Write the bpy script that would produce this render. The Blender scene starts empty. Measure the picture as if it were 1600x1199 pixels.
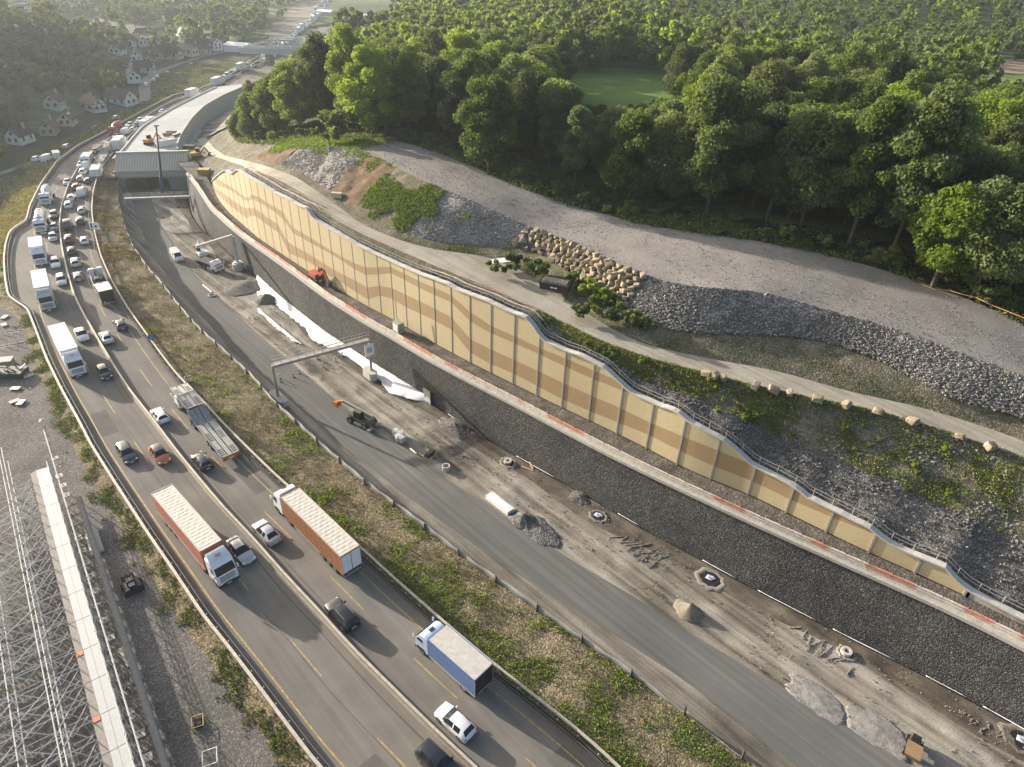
import bpy, bmesh, math, random
import numpy as np
from mathutils import Vector, Matrix
random.seed(7); RNG = np.random.default_rng(7)
R_ = math.radians
# ------------------------------------------------------------------ camera, world, sun
F_PX, NADIR, CAM_H = 1050.0, (745.0, 2195.0), 62.0
_d = np.array([NADIR[0]-800, NADIR[1]-599.5, F_PX]); _d /= np.linalg.norm(_d)
_y = np.array([0, 0, 1.0]) - _d*_d[2]; _y /= np.linalg.norm(_y)
_x = np.cross(_y, -_d)
AX = np.array([_x, _y, -_d])                # world axes expressed in camera space (x right, y down, z ahead)
sc = bpy.context.scene
COL = sc.collection
camd = bpy.data.cameras.new('camera'); cam = bpy.data.objects.new('camera', camd); COL.objects.link(cam)
right, down, ahead = AX[:, 0], AX[:, 1], AX[:, 2]
m = Matrix(((right[0], -down[0], -ahead[0], 0), (right[1], -down[1], -ahead[1], 0), (right[2], -down[2], -ahead[2], CAM_H), (0, 0, 0, 1)))
cam.matrix_world = m
camd.sensor_fit = 'HORIZONTAL'; camd.sensor_width = 36; camd.lens = F_PX/1600*36
camd.clip_start = 1; camd.clip_end = 12000
sc.camera = cam
SUN_EL, SUN_AZ = 15.0, 149.0                # elevation; direction towards the sun, degrees from +X
world = bpy.data.worlds.new('World'); sc.world = world; world.use_nodes = True
nt = world.node_tree; nt.nodes.clear()
sky = nt.nodes.new('ShaderNodeTexSky'); sky.sky_type = 'NISHITA'; sky.sun_disc = False
sky.sun_elevation = R_(SUN_EL); sky.sun_rotation = R_(90-SUN_AZ); sky.dust_density = 4.0; sky.ozone_density = 0.7
bg = nt.nodes.new('ShaderNodeBackground'); bg.inputs['Strength'].default_value = 0.13
wo = nt.nodes.new('ShaderNodeOutputWorld')
nt.links.new(sky.outputs[0], bg.inputs[0]); nt.links.new(bg.outputs[0], wo.inputs[0])
sl = bpy.data.lights.new('sun', 'SUN'); sl.energy = 5.0; sl.angle = R_(0.6); sl.color = (1.0, 0.92, 0.81)
sun = bpy.data.objects.new('sun', sl); COL.objects.link(sun)
sd = Vector((math.cos(R_(SUN_AZ))*math.cos(R_(SUN_EL)), math.sin(R_(SUN_AZ))*math.cos(R_(SUN_EL)), math.sin(R_(SUN_EL))))
sun.rotation_euler = sd.to_track_quat('Z', 'Y').to_euler(); sun.location = (0, 0, 150)
sc.view_settings.view_transform = 'Standard'; sc.view_settings.look = 'None'
sc.view_settings.exposure = 1.08; sc.view_settings.gamma = 1.0

# ------------------------------------------------------------------ surveying: photo pixel + known height -> world point
def P(u, v, z):
    r = AX @ np.array([u-800, v-599.5, F_PX])
    k = (z-CAM_H)/r[2]
    return np.array([r[0]*k, r[1]*k, z])
ES, EW = np.array([-0.7, 0.714143]), np.array([0.714143, 0.7])   # along the valley / across it
def SW(p): return float(p[0]*ES[0]+p[1]*ES[1]), float(p[0]*EW[0]+p[1]*EW[1])
def XY(s, w): return s*ES[0]+w*EW[0], s*ES[1]+w*EW[1]
def S_of(u, v, z=0): return SW(P(u, v, z))[0]
class Line:
    """a long line through the valley: across-offset w and height z as functions of the along-distance s"""
    def __init__(self, txt, z=None, smooth=2.5):
        pts = []
        for a in txt.split():
            q = [float(t) for t in a.split(',')]
            zz = q[2] if len(q) > 2 else z
            s, w = SW(P(q[0], q[1], zz)); pts.append((s, w, zz))
        pts.sort(); k = [pts[0]]
        for p in pts[1:]:
            if p[0]-k[-1][0] > 0.3: k.append(p)
        self.k = np.array(k)
        s = self.k[:, 0]; a = np.arange(-80, 1200, 0.5)
        w = self._ip(a, 1); zz = self._ip(a, 2)
        if smooth:
            n = int(smooth*8); g = np.exp(-0.5*(np.arange(-n, n+1)*0.5/smooth)**2); g /= g.sum()
            w = np.convolve(np.pad(w, n, mode='reflect', reflect_type='odd'), g, 'valid')
            zz = np.convolve(np.pad(zz, n, mode='reflect', reflect_type='odd'), g, 'valid')
        self.a, self.w_, self.z_ = a, w, zz
        self.s0, self.s1 = float(s[0]), float(s[-1])
    def _ip(self, a, c):
        s, v = self.k[:, 0], self.k[:, c]
        o = np.interp(a, s, v)
        def sl(i, j): return (v[j]-v[i])/max(s[j]-s[i], 1)
        n = len(s); j = min(3, n-1)
        if c == 1:
            o = np.where(a < s[0], v[0]+(a-s[0])*sl(0, j), o); o = np.where(a > s[-1], v[-1]+(a-s[-1])*sl(n-1-j, n-1), o)
        return o
    def w(self, s): return np.interp(s, self.a, self.w_)
    def z(self, s): return np.interp(s, self.a, self.z_)
    def p(self, s, dw=0, dz=0):
        w = self.w(s)+dw; x, y = XY(s, w); return np.array([x, y, self.z(s)+dz])
    def tan(self, s):
        d = self.p(s+1)-self.p(s-1); d[2] = 0; return d/np.linalg.norm(d)
    def walk(self, s0, s1, step, dn=0.0):
        """points every `step` metres of arc between s0 and s1, moved dn metres to the right of travel; yields (point, tangent, s)"""
        out = []; s = s0; 
        while s <= s1:
            t = self.tan(s); n = np.array([t[1], -t[0], 0]); out.append((self.p(s)+n*dn, t, s))
            s += step*max(0.25, float(t[0]*ES[0]+t[1]*ES[1]))
        return out

# ------------------------------------------------------------------ noise
def _h(ix, iy, seed):
    n = (ix*374761393 + iy*668265263 + seed*974711) & 0x7fffffff
    n = ((n ^ (n >> 13))*1274126177) & 0x7fffffff
    return ((n ^ (n >> 16)) & 0xffff)/65535.0
def vnoise(x, y, seed=0):
    x = np.asarray(x, float); y = np.asarray(y, float)
    ix = np.floor(x).astype(np.int64); iy = np.floor(y).astype(np.int64); fx = x-ix; fy = y-iy
    fx = fx*fx*(3-2*fx); fy = fy*fy*(3-2*fy)
    a = _h(ix, iy, seed); b = _h(ix+1, iy, seed); c = _h(ix, iy+1, seed); d = _h(ix+1, iy+1, seed)
    return (a+(b-a)*fx)*(1-fy)+(c+(d-c)*fx)*fy
def fbm(x, y, seed=0, o=4):
    r = 0; a = 0.5
    for i in range(o):
        r = r+a*(vnoise(np.asarray(x)*2**i, np.asarray(y)*2**i, seed+i*17)-0.5); a *= 0.5
    return r
def sstep(x, a, b):
    t = np.clip((np.asarray(x, float)-a)/(b-a), 0, 1); return t*t*(3-2*t)

# ------------------------------------------------------------------ materials
MATS = {}
def mk(name):
    mt = bpy.data.materials.new(name); mt.use_nodes = True
    mt.node_tree.nodes.clear(); return mt, mt.node_tree
def N(t, k, **kw):
    n = t.nodes.new(k)
    for a, b in kw.items():
        if a.startswith('i_'): n.inputs[a[2:].replace('_', ' ')].default_value = b
        else: setattr(n, a, b)
    return n
def ramp(t, src, stops):
    r = N(t, 'ShaderNodeValToRGB'); e = r.color_ramp.elements
    while len(e) < len(stops): e.new(0.5)
    for el, (p, c) in zip(e, stops):
        el.position = p; el.color = (*c, 1) if len(c) == 3 else c
    t.links.new(src, r.inputs[0]); return r.outputs[0]
def mixc(t, fac, a, b, mode='MIX'):
    n = N(t, 'ShaderNodeMix', data_type='RGBA', blend_type=mode)
    if isinstance(fac, float): n.inputs[0].default_value = fac
    else: t.links.new(fac, n.inputs[0])
    for i, c in ((6, a), (7, b)):
        if isinstance(c, tuple): n.inputs[i].default_value = (*c, 1)
        else: t.links.new(c, n.inputs[i])
    return n.outputs[2]
def noise_tex(t, scale, det=3, rough=0.6, vec=None, dim='3D'):
    n = N(t, 'ShaderNodeTexNoise'); n.inputs['Scale'].default_value = scale; n.inputs['Detail'].default_value = det
    n.inputs['Roughness'].default_value = rough
    if vec is not None: t.links.new(vec, n.inputs['Vector'])
    return n.outputs['Fac']
def paint(name, col, rough=0.5, metal=0.0, var=0.08, spec=0.5, coat=0.0, dirt=0.0, trans=0.0):
    """man-made surface: one base colour with slight wear"""
    if name in MATS: return MATS[name]
    mt, t = mk(name); o = N(t, 'ShaderNodeOutputMaterial'); b = N(t, 'ShaderNodeBsdfPrincipled')
    g = N(t, 'ShaderNodeTexCoord').outputs['Object']
    f = noise_tex(t, 3.0, 4, 0.65, g)
    lo = tuple(max(0, c*(1-var*2.2)) for c in col); hi = tuple(min(1, c*(1+var)) for c in col)
    c = ramp(t, f, [(0.3, lo), (0.7, hi)])
    if dirt:
        f2 = ramp(t, noise_tex(t, 1.1, 5, 0.7, g), [(0.45, (0, 0, 0)), (0.75, (dirt, dirt, dirt))])
        c = mixc(t, f2, c, (0.16, 0.14, 0.11))
    t.links.new(c, b.inputs['Base Color']); b.inputs['Roughness'].default_value = rough; b.inputs['Metallic'].default_value = metal
    b.inputs['Specular IOR Level'].default_value = spec; b.inputs['Coat Weight'].default_value = coat; b.inputs['Coat Roughness'].default_value = 0.08
    t.links.new(b.outputs[0], o.inputs[0]); MATS[name] = mt; return mt
def ground(name, stops, scale=0.35, fine=6.0, fine_amt=0.5, bump=0.3, rough=0.95, streak=None, spots=None, vor=None, bdist=0.08):
    """natural ground: broad patches, fine speckle, optional streaks along the valley and pebble cells"""
    if name in MATS: return MATS[name]
    mt, t = mk(name); o = N(t, 'ShaderNodeOutputMaterial'); b = N(t, 'ShaderNodeBsdfPrincipled')
    pos = N(t, 'ShaderNodeNewGeometry').outputs['Position']
    f = noise_tex(t, scale, 5, 0.6, pos)
    if streak:
        uv = N(t, 'ShaderNodeUVMap'); mp = N(t, 'ShaderNodeMapping'); mp.inputs['Scale'].default_value = (streak[0], streak[1], 1)
        t.links.new(uv.outputs[0], mp.inputs[0]); f3 = noise_tex(t, 1.0, 4, 0.6, mp.outputs[0])
        mx = N(t, 'ShaderNodeMath', operation='MULTIPLY_ADD'); mx.inputs[1].default_value = streak[2]
        sb = N(t, 'ShaderNodeMath', operation='SUBTRACT'); sb.inputs[1].default_value = 0.5
        t.links.new(f3, sb.inputs[0]); t.links.new(sb.outputs[0], mx.inputs[0]); t.links.new(f, mx.inputs[2]); f = mx.outputs[0]
    c = ramp(t, f, stops)
    ff = noise_tex(t, fine, 3, 0.75, pos)
    hgt = ff
    sp = ramp(t, ff, [(0.3, (1-fine_amt,)*3), (0.7, (1+fine_amt*0.8,)*3)])
    c = mixc(t, 1.0, c, sp, 'MULTIPLY')
    if vor:
        v = N(t, 'ShaderNodeTexVoronoi'); v.inputs['Scale'].default_value = vor[0]; t.links.new(pos, v.inputs['Vector'])
        hsv = N(t, 'ShaderNodeSeparateColor'); t.links.new(v.outputs['Color'], hsv.inputs[0])
        cc = ramp(t, hsv.outputs[0], [(0.0, (1-vor[1],)*3), (0.75, (1.0,)*3), (1.0, (1+vor[1]*1.6,)*3)])
        c = mixc(t, 1.0, c, cc, 'MULTIPLY')
        iv = N(t, 'ShaderNodeMath', operation='SUBTRACT'); iv.inputs[0].default_value = 1.0; t.links.new(v.outputs['Distance'], iv.inputs[1]); hgt = iv.outputs[0]
    if spots:
        f4 = noise_tex(t, spots[0], 4, 0.7, pos)
        c = mixc(t, ramp(t, f4, [(spots[1], (0, 0, 0)), (spots[1]+0.06, (1, 1, 1))]), c, spots[2])
    t.links.new(c, b.inputs['Base Color']); b.inputs['Roughness'].default_value = rough; b.inputs['Specular IOR Level'].default_value = 0.15
    bp = N(t, 'ShaderNodeBump'); bp.inputs['Strength'].default_value = bump; bp.inputs['Distance'].default_value = bdist
    t.links.new(hgt, bp.inputs['Height']); t.links.new(bp.outputs[0], b.inputs['Normal'])
    t.links.new(b.outputs[0], o.inputs[0]); MATS[name] = mt; return mt
def leafmat(name, dark, mid, light, trans=0.35):
    if name in MATS: return MATS[name]
    mt, t = mk(name); o = N(t, 'ShaderNodeOutputMaterial')
    pos = N(t, 'ShaderNodeNewGeometry').outputs['Position']
    oi = N(t, 'ShaderNodeObjectInfo')
    f = noise_tex(t, 0.55, 3, 0.7, pos)
    ad = N(t, 'ShaderNodeMath', operation='MULTIPLY_ADD'); ad.inputs[1].default_value = 0.45; ad.inputs[2].default_value = -0.22
    t.links.new(oi.outputs['Random'], ad.inputs[0]); a2 = N(t, 'ShaderNodeMath', operation='ADD')
    t.links.new(ad.outputs[0], a2.inputs[0]); t.links.new(f, a2.inputs[1])
    c = ramp(t, a2.outputs[0], [(0.25, dark), (0.5, mid), (0.8, light)])
    d = N(t, 'ShaderNodeBsdfPrincipled'); d.inputs['Roughness'].default_value = 0.6; d.inputs['Specular IOR Level'].default_value = 0.2
    tr = N(t, 'ShaderNodeBsdfTranslucent'); mx = N(t, 'ShaderNodeMixShader'); mx.inputs[0].default_value = trans
    c2 = mixc(t, 1.0, c, (1.25, 1.25, 0.55), 'MULTIPLY')
    t.links.new(c, d.inputs['Base Color']); t.links.new(c2, tr.inputs['Color'])
    t.links.new(d.outputs[0], mx.inputs[1]); t.links.new(tr.outputs[0], mx.inputs[2]); t.links.new(mx.outputs[0], o.inputs[0])
    MATS[name] = mt; return mt
def glassmat(name='tinted_glass', col=(0.02, 0.025, 0.03)):
    if name in MATS: return MATS[name]
    mt, t = mk(name); o = N(t, 'ShaderNodeOutputMaterial'); b = N(t, 'ShaderNodeBsdfPrincipled')
    f = noise_tex(t, 2.0, 2, 0.5, N(t, 'ShaderNodeTexCoord').outputs['Object'])
    c = ramp(t, f, [(0.3, tuple(x*0.7 for x in col)), (0.7, tuple(x*1.5 for x in col))])
    t.links.new(c, b.inputs['Base Color']); b.inputs['Roughness'].default_value = 0.12; b.inputs['Specular IOR Level'].default_value = 0.22
    t.links.new(b.outputs[0], o.inputs[0]); MATS[name] = mt; return mt

# ------------------------------------------------------------------ mesh collecting helper
def tag(o, label=None, cat=None, group=None, kind=None):
    if label: o['label'] = label
    if cat: o['category'] = cat
    if group: o['group'] = group
    if kind: o['kind'] = kind
    return o
def npmesh(name, V, Fq, mats, parent=None, uv=None, smooth=False, midx=None):
    """mesh object from numpy arrays: V (n,3), Fq (m,3) or (m,4)"""
    me = bpy.data.meshes.new(name); V = np.asarray(V, np.float32); Fq = np.asarray(Fq, np.int32); k = Fq.shape[1]
    me.vertices.add(len(V)); me.vertices.foreach_set('co', V.ravel())
    me.loops.add(Fq.size); me.loops.foreach_set('vertex_index', Fq.ravel())
    me.polygons.add(len(Fq)); me.polygons.foreach_set('loop_start', np.arange(0, Fq.size, k, dtype=np.int32))
    me.polygons.foreach_set('loop_total', np.full(len(Fq), k, np.int32))
    if uv is not None:
        l = me.uv_layers.new(name='UVMap'); l.data.foreach_set('uv', np.asarray(uv, np.float32)[Fq.ravel()].ravel())
    if midx is not None: me.polygons.foreach_set('material_index', np.asarray(midx, np.int32))
    me.polygons.foreach_set('use_smooth', np.full(len(Fq), smooth))
    me.update(calc_edges=True); me.validate()
    for mt in (mats if isinstance(mats, (list, tuple)) else [mats]): me.materials.append(mt)
    o = bpy.data.objects.new(name, me); COL.objects.link(o)
    if parent is not None: o.parent = parent
    return o
class MB:
    def __init__(s): s.v = []; s.f = []; s.mi = []; s.m = 0; s.M = None
    def _add(s, vs, fs):
        b = len(s.v)
        if s.M is not None: vs = [tuple(s.M @ Vector(v)) for v in vs]
        s.v += [tuple(v) for v in vs]; s.f += [tuple(i+b for i in f) for f in fs]; s.mi += [s.m]*len(fs); return s
    def box(s, x0, x1, y0, y1, z0, z1, taper=0.0):
        t = taper
        return s._add([(x0, y0, z0), (x1, y0, z0), (x1, y1, z0), (x0, y1, z0), (x0+t, y0+t, z1), (x1-t, y0+t, z1), (x1-t, y1-t, z1), (x0+t, y1-t, z1)],
                      [(0, 3, 2, 1), (4, 5, 6, 7), (0, 1, 5, 4), (1, 2, 6, 5), (2, 3, 7, 6), (3, 0, 4, 7)])
    def bar(s, a, b, w, h=None, up=(0, 0, 1)):
        h = h or w; a = Vector(a); b = Vector(b); d = (b-a)
        if d.length < 1e-6: return s
        d.normalize(); u = Vector(up)
        if abs(d.dot(u)) > 0.98: u = Vector((1, 0, 0))
        r = d.cross(u).normalized(); u = r.cross(d)
        vs = []
        for p in (a, b):
            for i, j in ((-1, -1), (1, -1), (1, 1), (-1, 1)): vs.append(p+r*(w/2*i)+u*(h/2*j))
        return s._add(vs, [(0, 1, 2, 3), (7, 6, 5, 4), (0, 4, 5, 1), (1, 5, 6, 2), (2, 6, 7, 3), (3, 7, 4, 0)])
    def cyl(s, a, b, r0, r1=None, n=10, caps=True):
        r1 = r0 if r1 is None else r1; a = Vector(a); b = Vector(b); d = (b-a).normalized()
        u = Vector((0, 0, 1)) if abs(d.z) < 0.95 else Vector((1, 0, 0)); x = d.cross(u).normalized(); y = d.cross(x)
        vs = []
        for p, r in ((a, r0), (b, r1)):
            for i in range(n):
                t = 2*math.pi*i/n; vs.append(p+x*(r*math.cos(t))+y*(r*math.sin(t)))
        fs = [(i, (i+1) % n, n+(i+1) % n, n+i) for i in range(n)]
        if caps: fs += [tuple(range(n-1, -1, -1)), tuple(range(n, 2*n))]
        return s._add(vs, fs)
    def tube(s, pts, r, n=6):
        for a, b in zip(pts[:-1], pts[1:]): s.cyl(a, b, r, r, n)
        return s
    def ring(s, c, r_out, r_in, z0, z1, n=16):
        vs = []
        for z, r in ((z0, r_out), (z1, r_out), (z1, r_in), (z0, r_in)):
            for i in range(n):
                t = 2*math.pi*i/n; vs.append((c[0]+r*math.cos(t), c[1]+r*math.sin(t), c[2]+z))
        fs = []
        for k in range(4):
            for i in range(n): fs.append((k*n+i, k*n+(i+1) % n, ((k+1) % 4)*n+(i+1) % n, ((k+1) % 4)*n+i))
        return s._add(vs, fs)
    def prism(s, poly, y0, y1):
        """polygon in x,z extruded along y"""
        n = len(poly); vs = [(x, y0, z) for x, z in poly]+[(x, y1, z) for x, z in poly]
        return s._add(vs, [tuple(range(n)), tuple(range(2*n-1, n-1, -1))]+[(i, n+i, n+(i+1) % n, (i+1) % n) for i in range(n)])
    def loft(s, rings, close=True, caps=True):
        n = len(rings[0]); vs = [p for r in rings for p in r]; fs = []
        for k in range(len(rings)-1):
            for i in range(n if close else n-1): fs.append((k*n+i, k*n+(i+1) % n, (k+1)*n+(i+1) % n, (k+1)*n+i))
        if caps: fs += [tuple(range(n-1, -1, -1)), tuple(range((len(rings)-1)*n, len(rings)*n))]
        return s._add(vs, fs)
    def build(s, name, mats, parent=None, smooth=False, bevel=0, seg=2, recalc=True, split=None):
        me = bpy.data.meshes.new(name); me.from_pydata([tuple(map(float, v)) for v in s.v], [], s.f)
        for mt in (mats if isinstance(mats, (list, tuple)) else [mats]): me.materials.append(mt)
        me.polygons.foreach_set('material_index', s.mi)
        if recalc or bevel:
            bm = bmesh.new(); bm.from_mesh(me)
            if bevel:
                es = [e for e in bm.edges if len(e.link_faces) == 2 and e.calc_face_angle(0) > 0.6]
                bmesh.ops.bevel(bm, geom=es, offset=bevel, segments=seg, affect='EDGES', clamp_overlap=True)
            bmesh.ops.recalc_face_normals(bm, faces=bm.faces); bm.to_mesh(me); bm.free()
        if smooth:
            me.polygons.foreach_set('use_smooth', [True]*len(me.polygons))
            try: me.set_sharp_from_angle(angle=R_(35 if smooth is True else smooth))
            except Exception: pass
        me.update()
        o = bpy.data.objects.new(name, me); COL.objects.link(o)
        if parent is not None: o.parent = parent
        return o
def empty(name, loc=(0, 0, 0), rz=0):
    o = bpy.data.objects.new(name, None); COL.objects.link(o); o.location = tuple(map(float, loc)); o.rotation_euler = (0, 0, rz); o.empty_display_size = 0.5; return o
KIDS = {}
def copy_tree(o, parent=None):
    c = o.copy(); COL.objects.link(c)
    if parent is not None: c.parent = parent
    if o.name not in KIDS: KIDS[o.name] = [k for k in COL.objects if k.parent == o]
    for ch in KIDS[o.name]: copy_tree(ch, c)
    return c
# ------------------------------------------------------------------ the long lines of the valley, surveyed from the photograph
HL = Line('560,1260 497,1195 400,1065 350,1000 325,970 275,895 235,837 185,760 147,700 132,670 100,612 77,565 60,522 52,497 47,470 43,430 42,390 45,350 50,325 66,292 92,255 125,230 160,212 200,190 240,168 275,150 302,146 337,131 363,111 386,100 411,87 432,81 455,58 483,32 503,0', z=0)
HLB = Line('560,1260 497,1195 400,1065 350,1000 325,970 275,895 235,837 185,760 147,700 132,670 100,612 77,565 62,525 47,487 30,477 17,467 12,440 10,410 12,388 18,367 30,357 44,350 50,325 66,292 92,255 125,230 160,212 200,190 240,168 275,150 302,146 337,131 363,111 386,100 411,87 432,81 455,58 483,32 503,0', z=0, smooth=1.2)
HC = Line('800,1260 737,1199 675,1142 625,1092 585,1052 547,1015 500,960 475,935 432,888 400,850 350,798 310,750 275,707 250,673 225,641 202,612 180,577 155,535 132,495 117,465 107,430 98,390 94,357 97,325 108,292 120,270 137,248 162,226 195,205 235,180 270,160 305,148 340,133.5 362,117 387,105 415,92 434,84 460,57.5 490,32 512,0', z=0)
HR = Line('1010,1260 955,1199 900,1152 850,1112 777,1055 692,983 650,945 612,912 570,872 437,758 400,722 375,697 350,672 325,644 275,592 250,559 225,524 200,489 177,450 172,440 157,405 148,370 143,335 145,305 152,280 160,262 175,244 192,226 210,209 240,187 272,168 308,150 341,136 360,123 386,111 419,97 436,87 465,57 497,32 520,0', z=0)
FN = Line('1260,1270 1180,1199 1100,1140 1000,1065 900,997 862,970 790,920 700,855 625,797 557,747 500,696 455,657 415,617 400,597 362,561 325,530 287,490 257,450 230,420 207,385 195,355 187,325 183,295 190,270', z=-1.5)
RL = Line('1330,1270 1245,1199 1200,1162 1100,1083 1000,1018 900,953 800,892 675,805 612,757 540,700 508,672 455,628 420,597 395,575 362,547 325,505 275,448 238,400 217,350 207,312 200,285', z=-5)
RR = Line('1540,1270 1425,1197 1350,1152 1307,1124 1250,1097 1200,1062 1100,1003 1050,970 987,930 900,880 800,815 750,782 692,745 625,698 575,668 520,622 462,572 400,521 350,475 307,435 277,392 252,355 237,315 232,285', z=-5)
GB = Line('1800,1260 1600,1137 1517,1092 1442,1052 1307,985 1270,966 1175,917 1100,875 1025,836 972,805 900,764 830,725 770,690 740,672 700,646 650,614 587,575 512,526 447,475 400,432 366,402 339,376 320,362 309,350 300,335 296,320', z=-5)
TZ = 4.0
GT = Line('1800,1118 1600,1012 1550,987 1475,950 1365,901 1300,872 1177,817 1080,772 1012,740 932,700 800,630 737,598 675,565 617,530 575,507 512,467 456,425 424,402 386,376 358,353 330,327 311,297 292,271', z=TZ)
NB = Line('1800,1070 1590,972 1504,930 1427,895 1352,862 1286,830 1225,800 1167,772 1115,752 1062,729 1012,702 940,667 870,634 790,595 730,565 680,538 617,502 575,480 540,460 482,425 442,399 405,374 382,354 360,335 345,318 337,304 333,292', z=TZ, smooth=1.5)
_nt = [tuple(map(float, a.split(','))) for a in '330,290 333,282 345,271 352,267 362,273 371,266 394,281 412,291 429,302 444,309 467,322 480,327 491,343 505,352 560,385 590,400 625,416 657,430 700,445 715,454 760,471 800,490 822,497 835,512 847,532 890,552 907,557 945,577 970,600 985,615 1030,635 1060,645 1075,660 1132,690 1152,707 1172,726 1232,757 1242,762 1260,777 1297,796 1360,827 1387,850 1430,870 1475,887 1505,920 1590,965 1700,1020'.split()]
def proj(q):
    c = AX.T @ (np.array(q, float)-[0, 0, CAM_H]); return 800+F_PX*c[0]/c[2], 599.5+F_PX*c[1]/c[2]
def wall_z(s, poly, lo=TZ, hi=20):
    """height at which the vertical line over the wall's foot meets a surveyed image line"""
    b = NB.p(s); us = [a[0] for a in poly]; vs = [a[1] for a in poly]; prev = None
    for z in np.arange(lo-3, hi, 0.1):
        u, v = proj((b[0], b[1], z))
        if v <= np.interp(u, us, vs): return float(z)
    return float(hi)
_ss = np.arange(-60, 196, 1.0); _wt = np.array([max(TZ+0.6, wall_z(s, _nt)) for s in _ss]); _wt[_ss < -12] = TZ+0.75
WZ = lambda s: np.interp(s, _ss, _wt)
NBS1 = NB.s1
DN = Line('1800,800,12.5 1600,714,13 1469,671,13.5 1375,641,14 1300,628,14.3 1169,600,14.8 1094,581,15 1000,556,15.2 940,535,15.5 870,500,15.8 780,455,16.3 692,421,16.8 630,394,17 567,367,17.4 511,336,17.8 474,302,18 427,277,17.5 385,262,13 352,250,7 330,243,3 315,228,0', z=0)
DF = Line('1800,775,12.6 1600,688,13.1 1450,638,13.6 1319,611,14.1 1225,581,14.6 1094,558,15.1 1000,538,15.3 940,505,15.6 900,480,15.9 830,430,16.4 755,398,16.9 690,393,17 630,378,17.2 567,352,17.6 505,305,18 458,274,18.2 411,258,16 375,249,11 350,243,6 335,232,2.5 325,220,0', z=0)
SB = Line('1800,735,14 1600,649,14.8 1469,619,15.3 1413,578,16 1338,546,16.8 1263,524,17.2 1131,521,17 1037,516,16.6 985,490,16.8 955,462,17.3 875,415,17.8 832,388,18 755,384,17.6 700,380,17.6 640,370,17.8 575,340,18 520,303,18.3 465,266,18.4 415,253,16.5 380,246,12 355,240,7 340,230,3 330,215,0', z=0)
CR = Line('1800,685,16.2 1600,589,18.1 1488,547,19 1375,506,19.7 1263,478,20.3 1200,455,21.2 1100,450,21.2 1030,440,20.8 1008,432,21.0 950,407,20.9 875,372,20.6 838,360,20.5 770,328,22.3 724,308,23.4 649,277,24.1 590,246,24.3 556,232,24.1 520,228,23 470,228,20.8 430,240,17.5 395,241,13.5 370,238,9.5 358,225,5.5 352,208,2.5 358,190,1 375,170,0.5 410,140,0 450,110,0', z=0)
BK = Line('1800,600,17 1600,508,18.8 1550,482,19.3 1450,443,20 1350,413,20.8 1250,388,21.5 1180,376,21.8 1100,366,21.8 1000,350,21.5 900,323,21.4 800,288,22.6 740,260,23.6 680,236,24.2 630,222,24.5 590,215,24.5 545,214,24 480,215,21.6 435,225,18.3 400,225,14.5 375,222,10 365,210,6 360,195,3 370,180,1.5 385,162,1 415,135,0.5 455,108,0.5', z=0)
DL = Line('183,241 190,236 205,217 222,198 240,187 272,168 308,150 343,134', z=3.0)
DR = Line('293,235 275,236 283,212 300,186 320,166 350,149 388,133', z=3.0)
VR = Line('-120,315 0,274 50,259 110,230 140,211 175,192 215,172 235,160 238,150 234,137 240,122 255,112 280,102 310,92 335,86 365,78 400,72', z=-1, smooth=1.5)
PORT_S = SW(P(240, 297, -5))[0]
# ------------------------------------------------------------------ land
def far_rise(X, Y):
    d = np.hypot(X, Y)
    z = 0.035*np.clip(d-1000, 0, None)+18*fbm(X/420.0, Y/420.0, 5, 3)*sstep(d, 700, 1400)
    return z
def G(X, Y):
    """height of the open country outside the road corridor"""
    X = np.asarray(X, float); Y = np.asarray(Y, float)
    s = X*ES[0]+Y*ES[1]; w = X*EW[0]+Y*EW[1]
    dL = VR.w(s)-w; dR = w-BK.w(s)
    hillL = 44*sstep(dL, 6, 160)*(1-sstep(s, 400, 540))*sstep(Y, 60, 160)
    zL = -1.0+hillL
    keep = np.maximum(1-sstep(s, 300, 460), sstep(X, 20, 120))
    zb = BK.z(np.clip(s, -40, 372))
    zR = zb*(1-sstep(dR, 0, 40))+(21.0*keep)*sstep(dR, 0, 40)
    zR = zR+sstep(X, 40, 160)*sstep(Y, 260, 700)*26
    z = np.where(w < HC.w(s), zL, zR)+0.9*fbm(X/30.0, Y/30.0, 3, 3)*sstep(np.hypot(X, Y-60), 60, 200)
    return z+far_rise(X, Y)
def loft(name, A, B, s0, s1, ds, nt_, mat, amp=0.0, nsc=4.0, seed=1, zf=None, kind='structure', smooth=True):
    n = max(2, int(round((s1-s0)/ds))+1); ss = np.linspace(s0, s1, n); tt = np.linspace(0, 1, nt_)
    wa, za = A(ss); wb, zb = B(ss)
    W = wa[:, None]*(1-tt)+wb[:, None]*tt; Z = za[:, None]*(1-tt)+zb[:, None]*tt
    Sg = np.repeat(ss[:, None], nt_, 1); X, Y = XY(Sg, W)
    if zf is not None: Z = Z+zf(Sg, W, tt[None, :])
    if amp:
        win = np.clip(np.minimum(tt, 1-tt)*6, 0, 1)[None, :]
        Z = Z+amp*win*fbm(X/nsc, Y/nsc, seed, 4)*2
    V = np.stack([X, Y, Z], -1).reshape(-1, 3); uv = np.stack([Sg, W], -1).reshape(-1, 2)
    i = np.arange(n-1)[:, None]*nt_+np.arange(nt_-1)[None, :]; i = i.ravel()
    F = np.stack([i, i+1, i+nt_+1, i+nt_], -1)
    o = npmesh(name, V, F, mat, uv=uv, smooth=smooth)
    if kind: o['kind'] = kind
    return o
def ln(L, dw=0.0, dz=0.0, z=None):
    def f(s):
        w = L.w(s)+dw; zz = (L.z(s)+dz) if z is None else (z(s) if callable(z) else np.full_like(w, z)); return w, zz
    return f
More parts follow.
